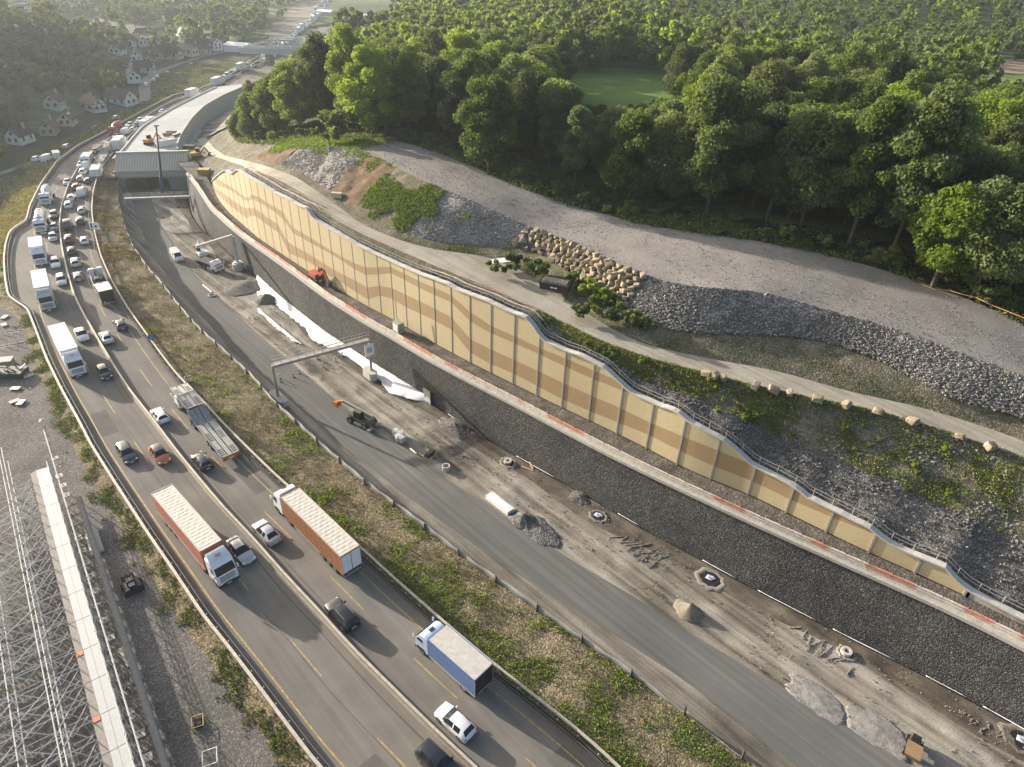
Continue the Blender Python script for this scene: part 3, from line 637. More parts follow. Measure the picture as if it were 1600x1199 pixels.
def panel(sa, sb):
    ss = np.linspace(sa, sb, 6); V = []; F = []; MI = []
    be = [np.array([wall_z(s, q, lo=TZ) for q in (B_lo[1], B_lo[0], B_up[1], B_up[0])]) for s in (sa, sb)]
    bs = [list(be[0]*(1-f)+be[1]*f) for f in np.linspace(0, 1, 6)]
    b0 = TZ+0.12
    for i, s in enumerate(ss):
        top = float(WZ(s)); zs = [b0]+[min(max(z, b0), top) for z in bs[i]]+[top]
        for j in range(1, 6): zs[j] = max(zs[j], zs[j-1])
        p = NB.p(s); t = NB.tan(s); r = np.array([t[1], -t[0], 0])
        for z in zs: V.append((p[0], p[1], z))
        q = p+r*0.22
        for z in (b0, top): V.append((q[0], q[1], z))
        if i:
            a, b = (i-1)*8, i*8
            for j in range(5):
                if V[a+j+1][2]-V[a+j][2] > 1e-3 or V[b+j+1][2]-V[b+j][2] > 1e-3: F.append((a+j, b+j, b+j+1, a+j+1)); MI.append(1 if j in (1, 3) else 0)
            F += [(a+6, a+7, b+7, b+6), (a+5, b+5, b+7, a+7), (a, a+6, b+6, b)]; MI += [0, 0, 0]
    npmesh('panel', np.array(V), np.array(F), [M_tan, M_ochre], parent=wall, midx=MI)
for (pa, ta, sa), (pb, tb, sb) in zip(POSTS[:-1], POSTS[1:]): panel(sa+0.03, sb-0.03)
M_post = paint('grey_wall_post', (0.33, 0.31, 0.28), 0.8, 0, 0.08)
for p, t, s in POSTS:
    r = np.array([t[1], -t[0], 0]); z = float(WZ(s)); q_ = float(sstep(s, 40, 100)); a = p-r*(0.04-0.03*q_)
    MB().bar((a[0], a[1], TZ-0.35), (a[0], a[1], z), 0.23-0.11*q_, 0.14-0.09*q_, up=tuple(r)).build('wall_post', M_post, wall, recalc=False)
M_cope = paint('coping_concrete', (0.50, 0.48, 0.44), 0.8, 0, 0.06, dirt=0.2)
sweep('coping', NB, -70, 186, rect(-0.22, 0.62, 0.0, 0.22), M_cope, wall, step=0.8, zf=lambda s: float(WZ(s)))
sweep('parapet', NB, -70, POSTS[0][2]-0.1, rect(0.0, 0.25, -1.2, 0.0), M_conc, wall, step=1.5, zf=lambda s: float(WZ(s)))
rl = empty('walkway_railing'); tag(rl, 'thin galvanised railing standing on the coping of the tall panelled wall', 'railing')
for nm, z in (('handrail', 1.22), ('mid_rail', 0.75)):
    sweep(nm, NB, -12, 186, rect(0.60, 0.66, z, z+0.06), M_galv, rl, step=0.8, zf=lambda s: float(WZ(s)))
for p, t, s in NB.walk(-12, 186, 2.3, 0.63)[:98]:
    z = float(WZ(s)); MB().bar((p[0], p[1], z+0.2), (p[0], p[1], z+1.25), 0.06).build('baluster', M_galv, rl, recalc=False)
# plank guard rail lying behind the wall
M_rust = paint('rust_stained_timber', (0.34, 0.22, 0.15), 0.8, 0, 0.2, dirt=0.3)
g2 = empty('timber_guard_rail'); tag(g2, 'rust stained timber guard rail on short posts behind the top of the panelled wall', 'guardrail')
gz = lambda s: float(WZ(s))-0.5
for dx, z in ((2.0, 0.85), (2.15, 0.45), (3.0, 0.75)):
    sweep('rail', NB, 28, 178, rect(dx, dx+0.12, z, z+0.14), M_rust if dx > 2.1 else M_plank, g2, step=1.5, zf=gz)
for p, t, s in NB.walk(28, 178, 3.0, 2.2): MB().bar((p[0], p[1], gz(s)-0.4), (p[0], p[1], gz(s)+1.0), 0.12).build('post', M_rust, g2, recalc=False)

# white fleece at the wall's foot
M_fleece = paint('white_fleece', (0.78, 0.79, 0.80), 0.8, 0, 0.06)
def fleece(nm, s0, s1, wmin, wmax, label, cat='fleece', lift=0.12, seed=3, step=0.5, grp=None, off=0.0):
    ss = np.arange(s0, s1, step); V = []; F = []; k = 7
    for i, s in enumerate(ss):
        e = sstep(s, s0, s0+3)*(1-sstep(s, s1-3, s1)); ww = (wmin+(wmax-wmin)*float(vnoise(s/5.0, seed)))*max(float(e), 0.15)+(0.4 if wmax > 1 else 0.03)*float(vnoise(s/0.7, seed+9))
        for j in range(k):
            t = j/(k-1); w = GB.w(s)-0.15-off-ww*t; x, y = XY(s, w); z = -5+((0.9*(1-t)**2 if off == 0 else 0.1) if wmax > 1 else 0.06*(1-t))+lift+0.25*float(fbm(s/0.8, w/0.8, seed))*(1 if wmax > 1 else 0.2)
            V.append((x, y, z))
        if i: F += [((i-1)*k+j, (i-1)*k+j+1, i*k+j+1, i*k+j) for j in range(k-1)]
    o = npmesh(nm, np.array(V), np.array(F), M_fleece, smooth=True); md = o.modifiers.new('thick', 'SOLIDIFY'); md.thickness = 0.04; tag(o, label, cat, grp)
sA, sB = S_of(668, 630, -5), S_of(402, 436, -5)
fleece('fleece_sheet', sA, sB, 0.9, 3.8, 'crumpled white fleece sheet spread along the foot of the dark stone wall', seed=3)
fleece('fleece_offcut', S_of(490, 533, -5), S_of(416, 478, -5), 0.3, 1.5, 'narrow torn strip of white fleece lying left of the big fleece sheet', off=5.4, seed=8, lift=0.06)
for k, (a, b) in enumerate([(735, 700), (870, 810), (1000, 965), (1150, 1095), (1275, 1180), (1395, 1300), (1510, 1440), (1640, 1530)]):
    va, vb = [float(np.interp(q, [296, 700, 1025, 1270, 1600, 1800], [320, 646, 836, 966, 1137, 1260])) for q in (a, b)]
    fleece('fleece_strip', S_of(a, va, -5), S_of(b, vb, -5), 0.03, 0.09, 'thin white strip of fleece peeping out along the foot of the dark wall', lift=0.05, seed=20+k, grp='fleece strips at the foot of the dark wall')

# ---- covered way (tunnel) and its portal
tun = empty('covered_roadway'); tag(tun, 'long pale concrete covered roadway with a clad portal hood over the new road', 'tunnel')
def deckmat():
    mt, t = mk('deck_concrete'); o = N(t, 'ShaderNodeOutputMaterial'); b = N(t, 'ShaderNodeBsdfPrincipled')
    pos = N(t, 'ShaderNodeNewGeometry').outputs['Position']; uv = N(t, 'ShaderNodeUVMap'); mp = N(t, 'ShaderNodeMapping'); mp.inputs['Scale'].default_value = (0.1, 0.02, 1); t.links.new(uv.outputs[0], mp.inputs[0])
    w = N(t, 'ShaderNodeTexBrick'); w.inputs['Scale'].default_value = 1; w.inputs['Brick Width'].default_value = 1.0; w.inputs['Row Height'].default_value = 30; w.inputs['Mortar Size'].default_value = 0.012
    w.inputs['Color1'].default_value = (0.46, 0.46, 0.44, 1); w.inputs['Color2'].default_value = (0.38, 0.38, 0.365, 1); w.inputs['Mortar'].default_value = (0.30, 0.30, 0.28, 1); t.links.new(mp.outputs[0], w.inputs['Vector'])
    c = mixc(t, 1.0, w.outputs['Color'], ramp(t, noise_tex(t, 0.35, 5, 0.65, pos), [(0.3, (0.8,)*3), (0.65, (1.1,)*3)]), 'MULTIPLY')
    t.links.new(c, b.inputs['Base Color']); b.inputs['Roughness'].default_value = 0.85; t.links.new(b.outputs[0], o.inputs[0]); return mt
M_deck = deckmat()
sD0, sD1 = 234.0, 330.0
def strip(nm, A, B, s0, s1, mat, par, nt_=4, ds=2):
    o = loft(nm, A, B, s0, s1, ds, nt_, mat, kind=None); o.parent = par; return o
strip('roof_deck', ln(DL, z=3.0), ln(DR, z=3.0), sD0, sD1, M_deck, tun)
strip('side_wall', ln(DR, -0.02, z=2.98), ln(DR, 0, z=-4.5), sD0, sD1, M_cope, tun)
strip('side_wall', ln(DL, 0, z=-1.0), ln(DL, 0.02, z=2.98), sD0, sD1, M_cope, tun)
for nm, L, a, b in (('parapet_kerb', DL, 0.0, 0.5), ('parapet_kerb', DR, -0.5, 0.0)): sweep(nm, L, sD0, sD1, rect(a, b, 0.0, 0.35), M_cope, tun, step=3, zf=lambda s: 3.0)
pa, pb = P(184, 279, -0.8), P(291, 276, -0.8); pb[2] = pa[2]; fx = Vector(pb-pa); WID = fx.length; fx.normalize(); fy = Vector((-fx.y, fx.x, 0))
FR = Matrix(((fx.x, fy.x, 0, pa[0]), (fx.y, fy.y, 0, pa[1]), (0, 0, 1, 0), (0, 0, 0, 1)))
def fmb(): m_ = MB(); m_.M = FR; return m_
def hoodmat():
    mt, t = mk('clad_hood'); o = N(t, 'ShaderNodeOutputMaterial'); b = N(t, 'ShaderNodeBsdfPrincipled')
    g = N(t, 'ShaderNodeNewGeometry').outputs['Position']; mp = N(t, 'ShaderNodeMapping'); mp.inputs['Rotation'].default_value = (0, 0, -math.atan2(fx.y, fx.x)); t.links.new(g, mp.inputs[0])
    w = N(t, 'ShaderNodeTexWave'); w.wave_type = 'BANDS'; w.bands_direction = 'X'; w.inputs['Scale'].default_value = 0.42; t.links.new(mp.outputs[0], w.inputs['Vector'])
    c = ramp(t, w.outputs['Fac'], [(0.2, (0.36, 0.33, 0.27)), (0.8, (0.50, 0.46, 0.38))])
    t.links.new(c, b.inputs['Base Color']); b.inputs['Roughness'].default_value = 0.7; t.links.new(b.outputs[0], o.inputs[0]); return mt
M_hood = hoodmat()
lo = (P(270, 294, -5)-pa); OPR = float(Vector(lo).dot(fx)); lo = (P(199, 300, -5)-pa); OPL = float(Vector(lo).dot(fx))
h_ = fmb()
h_.loft([[(x, -0.05, -0.75), (x, -0.05, 1.2), (x, 6.6, 5.0), (x, 7.4, 5.0), (x, 7.4, -0.75)] for x in (-0.6, WID+0.6)])
h_.build('portal_hood', M_hood, tun)
fmb().box(-0.7, WID+0.7, -0.25, 0.1, -0.2, 0.0).box(-0.7, WID+0.7, -0.25, 0.1, 1.1, 1.35).box(-0.7, WID+0.7, 6.3, 7.5, 5.0, 5.2).build('hood_trim', M_cope, tun)
for q_ in ((0.0, OPL), (OPR, WID)): fmb().box(*q_, 0.2, 12, -5.4, -0.8).build('portal_pier', M_conc2, tun)
fmb().prism([(OPL, -0.8), (OPL+1.6, -0.8), (OPL, -2.0)], 0.3, 12).prism([(OPR, -0.8), (OPR-1.6, -0.8), (OPR, -2.0)], 0.3, 12).build('portal_haunch', M_conc2, tun)
fmb().box(OPL-0.3, OPL, 12, 60, -5.4, -0.8).box(OPR, OPR+0.3, 12, 60, -5.4, -0.8).box(OPL-0.3, OPR+0.3, 7.4, 60, -0.8, -0.5).build('tunnel_lining', M_conc2, tun)
def gapL(s): w, z = ln(HR, 0, 0)(s); return w, z-0.03
def gapR(s): return np.maximum(np.interp(s, [225, 234, 242], [56.5, 60.0, 0]), np.where(s > 233, DL.w(s)+0.2, 0)), np.full_like(s, -0.4)
loft('barrier_strip', gapL, gapR, 226.5, 332, 1.5, 4, M_grass)
# ------------------------------------------------------------------ vehicles (local +X is forward, origin on the ground at the middle)
M_glass = glassmat(); M_tyre = paint('tyre_rubber', (0.018, 0.018, 0.018), 0.85, 0, 0.2); M_rim = paint('alloy_rim', (0.32, 0.32, 0.33), 0.35, 0.7, 0.05)
M_lamp = paint('lamp_lens', (0.75, 0.77, 0.80), 0.1, 0, 0.02, spec=0.8); M_tail = paint('tail_lamp', (0.40, 0.02, 0.015), 0.25, 0, 0.05); M_plate = paint('number_plate', (0.70, 0.70, 0.66), 0.5, 0, 0.03)
M_chass = paint('chassis_black', (0.03, 0.03, 0.03), 0.6, 0.2, 0.2)
CARCOL = dict(white=(0.80, 0.80, 0.79), silver=(0.46, 0.47, 0.48), grey=(0.20, 0.21, 0.22), black=(0.016, 0.017, 0.019), teal=(0.035, 0.06, 0.07), orange=(0.52, 0.13, 0.03), maroon=(0.16, 0.02, 0.025), red=(0.40, 0.03, 0.02), beige=(0.5, 0.46, 0.40), blue=(0.05, 0.09, 0.2), brown=(0.09, 0.07, 0.055))
def carpaint(c): return paint('car_paint_'+c, CARCOL[c], 0.28, 0.25 if c in ('silver', 'grey') else 0.0, 0.03, coat=0.8)
#           x     ztop   hr    zbelt  hb    hw    zbot
PROF = {
 'hatch': [(2.12, .50, .52, .46, .62, .64, .27), (2.02, .70, .64, .62, .76, .80, .20), (1.55, .86, .70, .76, .82, .89, .18), (0.95, .97, .68, .90, .84, .90, .17), (0.22, 1.42, .56, .94, .84, .91, .17), (-0.42, 1.47, .57, .95, .85, .91, .17), (-0.52, 1.47, .57, .95, .85, .91, .17), (-1.30, 1.43, .55, .97, .84, .91, .17), (-1.62, 1.37, .53, .98, .82, .90, .18), (-1.98, 1.02, .66, .92, .80, .87, .22), (-2.08, .80, .68, .74, .78, .83, .25), (-2.12, .55, .62, .50, .68, .72, .30)],
 'sedan': [(2.35, .48, .52, .44, .62, .64, .27), (2.24, .68, .64, .60, .78, .82, .20), (1.7, .84, .72, .76, .84, .90, .18), (1.05, .95, .70, .89, .85, .91, .17), (0.25, 1.38, .56, .93, .85, .92, .17), (-0.40, 1.43, .57, .94, .85, .92, .17), (-0.50, 1.43, .57, .94, .85, .92, .17), (-1.05, 1.38, .55, .95, .85, .92, .17), (-1.25, 1.33, .53, .96, .84, .92, .18), (-1.85, 1.03, .66, .95, .83, .90, .20), (-2.25, .97, .68, .86, .80, .86, .24), (-2.38, .60, .64, .54, .70, .76, .30)],
 'suv': [(2.22, .62, .60, .54, .70, .72, .33), (2.12, .88, .70, .78, .82, .86, .26), (1.65, 1.03, .74, .92, .88, .94, .24), (1.05, 1.10, .72, 1.02, .89, .95, .23), (0.40, 1.60, .60, 1.07, .89, .95, .23), (-0.35, 1.67, .62, 1.09, .89, .95, .23), (-0.45, 1.67, .62, 1.09, .89, .95, .23), (-1.55, 1.63, .60, 1.12, .88, .95, .23), (-1.85, 1.57, .58, 1.13, .87, .94, .24), (-2.15, 1.15, .70, 1.06, .85, .91, .28), (-2.25, .90, .72, .82, .82, .87, .32), (-2.28, .62, .66, .56, .72, .76, .38)],
 'estate': [(2.30, .50, .52, .45, .62, .64, .27), (2.2, .70, .64, .62, .78, .82, .20), (1.7, .86, .72, .77, .84, .90, .18), (1.05, .97, .70, .90, .85, .91, .17), (0.25, 1.42, .57, .95, .85, .92, .17), (-0.40, 1.47, .58, .96, .85, .92, .17), (-0.50, 1.47, .58, .96, .85, .92, .17), (-1.75, 1.44, .57, .98, .85, .92, .17), (-2.05, 1.38, .55, .98, .84, .91, .18), (-2.30, 1.02, .66, .94, .82, .88, .22), (-2.38, .80, .68, .74, .80, .84, .25), (-2.4, .55, .62, .50, .70, .74, .30)],
 'van': [(2.65, .70, .70, .60, .80, .82, .35), (2.58, .95, .76, .85, .88, .92, .28), (2.35, 1.15, .80, 1.05, .92, .98, .26), (2.05, 1.30, .80, 1.20, .93, .99, .26), (1.35, 2.05, .78, 1.28, .93, .99, .26), (0.55, 2.18, .80, 1.28, .94, 1.0, .26), (0.35, 2.18, .80, 1.28, .94, 1.0, .26), (0.30, 2.18, .80, 1.28, .94, 1.0, .26), (-2.45, 2.16, .80, 1.28, .94, 1.0, .26), (-2.58, 2.02, .80, 1.28, .93, .98, .28), (-2.62, 1.0, .82, .9, .90, .95, .32), (-2.63, .62, .80, .5, .86, .90, .38)],
}
def sub_mesh(V, fs):
    ids = sorted({i for f in fs for i in f}); mp_ = {a: b for b, a in enumerate(ids)}; g_ = MB(); g_._add([V[i] for i in ids], [tuple(mp_[i] for i in f) for f in fs]); return g_
def car(kind, colour, name=None, roofcol=None, rails=False, simple=False):
    pf = PROF[kind]; name = name or {'van': 'delivery_van', 'suv': 'suv'}.get(kind, kind+'_car' if kind != 'hatch' else 'hatchback'); root = empty(name)
    rows = []
    for x, zt, hr, zb, hb, hw, z0 in pf:
        h = [(0, zt+0.015), (hr*0.55, zt+0.008), (hr, zt-0.045), (hb, zb), (hw, zb-0.17), (hw, z0+0.12), (hw*0.93, z0), (0, z0)]
        rows.append([(x, y, z) for y, z in h]+[(x, -y, z) for y, z in h[-2:0:-1]])
    n = len(rows[0]); body, gl, rf = MB(), MB(), MB()
    V = [p for r in rows for p in r]; fb, fg, fr = [], [], []
    for k in range(len(rows)-1):
        for i in range(n):
            f = (k*n+i, k*n+(i+1) % n, (k+1)*n+(i+1) % n, (k+1)*n+i)
            top = i in (0, 1, n-2, n-1); side = i in (2, n-3)
            g = (top and k in (3, 8)) or (side and k in ((3, 4, 6) if kind not in ('van',) else (4,)))
            if kind == 'van' and k == 8: g = False
            if kind == 'estate' and side and k == 7: g = False
            if roofcol and top and 4 <= k <= 7: fr.append(f)
            elif g: fg.append(f)
            else: fb.append(f)
    fb += [tuple(range(n-1, -1, -1)), tuple(range((len(rows)-1)*n, len(rows)*n))]
    mp = carpaint(colour)
    body._add(V, fb); body.build('body', mp, root, smooth=50, recalc=True)
    for fs, nm in ((fg, 'window'),):
        side_l = [f for f in fs if (f[0] % n) == 2]; side_r = [f for f in fs if (f[0] % n) == n-3]; tp = [f for f in fs if f not in side_l and f not in side_r]
        front = [f for f in tp if f[0]//n == 3]; rear = [f for f in tp if f[0]//n == 8]
        for grp, nn in ((front, 'windscreen'), (rear, 'rear_window'), (side_l[:-1] or side_l, 'window'), (side_l[-1:] if len(side_l) > 1 else [], 'window'), (side_r[:-1] or side_r, 'window'), (side_r[-1:] if len(side_r) > 1 else [], 'window')):
            if grp: sub_mesh(V, grp).build(nn, M_glass, root, smooth=True, recalc=False)
    if fr: sub_mesh(V, fr).build('roof_panel', carpaint(roofcol), root, smooth=50, recalc=False)
    xf, xr = pf[0][0]-0.80, pf[-1][0]+0.82; hw = pf[5][5]; R = 0.33 if kind in ('hatch', 'sedan', 'estate') else 0.37
    for x in (xf, xr):
        for sy in (-1, 1):
            MB().cyl((x, sy*(hw-0.20), R+0.02), (x, sy*(hw-0.04), R+0.02), R+0.07, n=16).build('wheel_arch', M_black, root, recalc=False)
            w = MB().cyl((x, sy*(hw-0.22), R), (x, sy*(hw+0.01), R), R, n=16).build('wheel', M_tyre, root, recalc=False)
            if not simple: MB().cyl((x, sy*(hw-0.05), R), (x, sy*(hw+0.02), R), R*0.62, n=10).build('rim', M_rim, w, recalc=False)
    x1, x2 = pf[1][0], pf[-2][0]; zl = pf[1][1]
    for sy in (-1, 1):
        MB().box(x1-0.18, x1+0.03, sy*0.66-0.15, sy*0.66+0.15, zl-0.13, zl-0.01, 0.015).build('headlight', M_lamp, root, recalc=False)
        MB().box(x2-0.03, x2+0.12, sy*0.70-0.11, sy*0.70+0.11, pf[-2][3]-0.03, pf[-2][3]+0.08, 0.01).build('tail_light', M_tail, root, recalc=False)
        xm = pf[3][0]-0.25; zm = pf[3][3]+0.06
        if not simple: MB().box(xm-0.08, xm+0.08, sy*(hw+0.02)-0.11, sy*(hw+0.02)+0.11, zm-0.03, zm+0.12, 0.02).build('mirror', mp, root, recalc=False)
        if rails: MB().bar((pf[4][0]-0.2, sy*pf[4][2]*0.98, pf[4][1]+0.04), (pf[7][0], sy*pf[7][2]*0.98, pf[7][1]+0.04), 0.05, 0.05).build('roof_rail', M_rim, root, recalc=False)
    if not simple:
        MB().box(pf[0][0]-0.04, pf[0][0]+0.03, -0.42, 0.42, pf[0][6]+0.08, pf[0][1]-0.06).build('grille', M_black, root, recalc=False)
        MB().box(pf[0][0], pf[0][0]+0.045, -0.26, 0.26, pf[0][6]+0.05, pf[0][6]+0.16).build('licence_plate', M_plate, root, recalc=False)
        MB().box(pf[-1][0]-0.04, pf[-1][0]+0.02, -0.26, 0.26, pf[-1][1]-0.1, pf[-1][1]+0.02).build('licence_plate', M_plate, root, recalc=False)
    return root
def wheels(root, xs, hw, R, dual=True, nm='wheel'):
    for x in xs:
        for sy in (-1, 1):
            w = MB().cyl((x, sy*(hw-0.42 if dual else hw-0.32), R), (x, sy*hw, R), R, n=16).build(nm, M_tyre, root, recalc=False)
            MB().cyl((x, sy*(hw-0.03), R), (x, sy*(hw+0.02), R), R*0.58, n=10).build('rim', M_rim, w, recalc=False)
def cab(root, xr, col, h=3.55, L=2.25, deflector=True, visor=True, w=1.22):
    """tractor cab, rear face at xr, facing +X"""
    xf = xr+L; m = paint('lorry_paint_'+col, {'white': (0.78, 0.79, 0.80), 'silver': (0.5, 0.51, 0.52), 'blue': (0.42, 0.52, 0.66), 'red': (0.4, 0.05, 0.03)}[col], 0.3, 0, 0.03, coat=0.6)
    prof = [(xr, 0.55), (xf-0.05, 0.45), (xf+0.08, 0.75), (xf+0.06, 1.75), (xf-0.02, 1.95), (xf-0.42, h-0.62), (xf-0.75, h-0.15), (xf-1.2, h), (xr+0.1, h), (xr, h-0.05)]
    MB().prism(prof, -w, w).build('cab', m, root, bevel=0.09, smooth=40)
    a, b = Vector((xf+0.02, 0, 1.98)), Vector((xf-0.39, 0, h-0.68)); nrm = Vector((b.z-a.z, 0, -(b.x-a.x))).normalized()*0.035
    ws = MB(); ww = w-0.12; p = [a+nrm, b+nrm]
    ws._add([(p[0].x, -ww, p[0].z), (p[0].x, ww, p[0].z), (p[1].x, ww*0.96, p[1].z), (p[1].x, -ww*0.96, p[1].z), (a.x-0.1, -ww, a.z), (a.x-0.1, ww, a.z), (b.x-0.1, ww*0.96, b.z), (b.x-0.1, -ww*0.96, b.z)],
            [(0, 1, 2, 3), (4, 7, 6, 5), (0, 4, 5, 1), (1, 5, 6, 2), (2, 6, 7, 3), (3, 7, 4, 0)]); ws.build('windscreen', M_glass, root, recalc=False)
    for sy in (-1, 1):
        MB().prism([(xf-0.22, 1.95), (xf-1.15, 1.95), (xf-1.15, h-0.75), (xf-0.55, h-0.75)], sy*(w-0.02), sy*(w+0.015)).build('side_window', M_glass, root)
        MB().box(xf-0.02, xf+0.2, sy*(w+0.15)-0.08, sy*(w+0.15)+0.08, 2.0, 2.5, 0.02).build('mirror', m, root, recalc=False)
        MB().box(xf-0.05, xf+0.13, sy*0.92-0.22, sy*0.92+0.22, 0.62, 0.85, 0.02).build('headlight', M_lamp, root, recalc=False)
        MB().box(xf-1.35, xf-0.25, sy*(w+0.01)-0.03, sy*(w+0.01)+0.03, 0.5, 0.95).build('step', M_chass, root, recalc=False)
    g = MB()
    g.box(xf+0.07, xf+0.10, -0.85, 0.85, 0.95, 1.7)
    g.build('grille', M_darksteel, root, recalc=False)
    for k in range(5): MB().box(xf+0.095, xf+0.125, -0.83, 0.83, 1.0+k*0.14, 1.05+k*0.14).build('grille_bar', m if col != 'red' else M_galv, root, recalc=False)
    MB().box(xf-0.1, xf+0.16, -w, w, 0.32, 0.56, 0.03).build('bumper', M_chass, root, recalc=False)
    MB().box(xf+0.16, xf+0.175, -0.26, 0.26, 0.38, 0.5).build('licence_plate', M_plate, root, recalc=False)
    if deflector: MB().prism([(xf-0.95, h-0.04), (xr+0.1, h-0.04), (xr+0.1, h+0.42), (xf-1.35, h+0.32)], -w+0.12, w-0.12).build('roof_deflector', m, root, bevel=0.06, smooth=40)
    MB().box(xf-1.45, xf-1.05, -0.28, 0.28, h+(0.30 if deflector else 0.0), h+(0.36 if deflector else 0.05)).build('roof_hatch', M_black, root, recalc=False)
def semi(side, roof, L=13.4, ribs=True, rear='white', col='white', H=4.0, name='semi_truck', rigid=False, base=1.15):
    root = empty(name); hw = 1.27; x0, x1 = -L/2, L/2
    ms = paint('curtain_'+side, {'redor': (0.42, 0.155, 0.105), 'brown': (0.25, 0.105, 0.045), 'white': (0.78, 0.78, 0.76), 'blue': (0.095, 0.16, 0.33), 'grey': (0.3, 0.3, 0.3), 'dark': (0.035, 0.04, 0.045)}[side], 0.55, 0, 0.10)
    mr = paint('tarp_'+roof, {'cream': (0.58, 0.52, 0.45), 'white': (0.82, 0.82, 0.79), 'dirty': (0.52, 0.50, 0.45)}[roof], 0.6, 0, 0.08, dirt=0.25 if roof != 'white' else 0)
    bx = MB(); bx.box(x0, x1, -hw, hw, base, H); bx.build('trailer_body', ms, root, recalc=False)
    rp = MB(); n = int(L/0.55) if ribs else 1; V = []; k = 9
    for i in range(n*3+1):
        x = x0+0.02+(L-0.04)*i/(n*3); sag = 0.0 if i % 3 == 0 else (-0.03 if ribs else 0)
        for j in range(k):
            y = -hw+0.03+(2*hw-0.06)*j/(k-1); sk = 0.35*math.sin(j*0.9)*(1 if ribs else 0)
            V.append((x, y, H+0.07+sag*(0.6+0.4*math.sin(j*2.3+i))*(1-abs(2*j/(k-1)-1)**4)))
    F = [(a*k+j, (a+1)*k+j, (a+1)*k+j+1, a*k+j+1) for a in range(n*3) for j in range(k-1)]
    rp._add(V, F); rp.build('roof_tarp', mr, root, recalc=False)
    mf = paint('trailer_trim', (0.42, 0.36, 0.31), 0.5, 0.2, 0.1)
    for sy in (-1, 1):
        MB().box(x0, x1, sy*hw-0.03, sy*hw+0.03, H-0.06, H+0.10).build('roof_edge', mf if side in ('redor', 'brown') else ms, root, recalc=False)
        MB().box(x0, x1, sy*(hw-0.01)-0.03, sy*(hw-0.01)+0.03, base-0.22, base).build('side_rave', M_galv if side != 'brown' else ms, root, recalc=False)
        if side in ('redor', 'brown'):
            for q in range(1, 12): x = x0+L*q/12; MB().box(x-0.02, x+0.02, sy*(hw+0.005)-0.006, sy*(hw+0.005)+0.006, base, H-0.1).build('curtain_strap', ms, root, recalc=False)
    MB().box(x0, x0+0.12, -hw, hw, H-0.02, H+0.1).build('rear_frame', mf, root, recalc=False)
    if rear:
        mw = paint('rear_door_'+rear, {'white': (0.75, 0.76, 0.78), 'black': (0.02, 0.02, 0.022)}[rear], 0.5, 0, 0.05)
        for sy in (-1, 1): MB().box(x0-0.035, x0, min(sy*0.05, sy*(hw-0.08)), max(sy*0.05, sy*(hw-0.08)), base+0.1, H-0.12).build('rear_door', mw, root, recalc=False)
        for sy in (-1, 1): MB().box(x0-0.04, x0, sy*(hw-0.03)-0.03, sy*(hw-0.03)+0.03, base-0.1, H).build('door_post', mf, root, recalc=False)
    MB().box(x0-0.03, x0+0.1, -1.15, 1.15, 0.62, 0.78).build('underrun_bar', M_galv, root, recalc=False)
    for sy in (-1, 1): MB().box(x0-0.06, x0, sy*1.0-0.2, sy*1.0+0.2, 0.8, 0.95).build('tail_light', M_tail, root, recalc=False)
    MB().box(x0+0.2, x1+(0 if not rigid else 1.5), -0.45, 0.45, 0.75, base).build('chassis', M_chass, root, recalc=False)
    if rigid:
        cab(root, x1+0.2, col, h=3.1 if H < 3.7 else 3.5, L=1.95, deflector=H > 3.7); wheels(root, [x0+L*0.24], 1.25, 0.5); wheels(root, [x1+1.1], 1.24, 0.5, False)
        for sy in (-1, 1): MB().box(x0+L*0.42, x1-0.2, sy*1.2-0.03, sy*1.2+0.03, 0.5, 0.9).build('side_guard', M_galv, root, recalc=False)
    else:
        MB().box(x1-1.0, x1+2.6, -0.45, 0.45, 0.6, 0.95).build('tractor_chassis', M_chass, root, recalc=False)
        cab(root, x1+0.55, col); wheels(root, [x0+1.9, x0+3.2, x0+4.5], 1.26, 0.5); wheels(root, [x1-1.0], 1.25, 0.5); wheels(root, [x1+1.9], 1.24, 0.5, False)
        for sy in (-1, 1): MB().box(x0+5.3, x1-2.2, sy*1.2-0.03, sy*1.2+0.03, 0.55, 0.95).build('side_guard', M_galv, root, recalc=False)
    return root
def tanker(label_kind='silo'):
    root = empty('tanker_truck'); m = paint('tank_shell', (0.66, 0.67, 0.68), 0.3, 0.4, 0.05)
    MB().cyl((-4.2, 0, 2.35), (2.0, 0, 2.35), 1.2, n=24).cyl((-4.7, 0, 2.35), (-4.2, 0, 2.35), 0.75, 1.2, n=24).cyl((2.0, 0, 2.35), (2.4, 0, 2.35), 1.2, 0.8, n=24).build('tank', m, root, smooth=30, recalc=False)
    MB().box(-3.8, 1.6, -0.3, 0.3, 3.53, 3.62).build('walkway', M_galv, root, recalc=False)
    for x in (-2.8, -1.0, 0.8): MB().cyl((x, 0, 3.5), (x, 0, 3.75), 0.28, n=12).build('hatch_lid', M_galv, root, recalc=False)
    MB().box(-4.6, 4.6, -0.45, 0.45, 0.75, 1.15).build('chassis', M_chass, root, recalc=False)
    cab(root, 2.7, 'white', h=3.1, L=1.95, deflector=False); wheels(root, [-3.6, -2.3], 1.25, 0.5); wheels(root, [3.8], 1.24, 0.5, False)
    return root
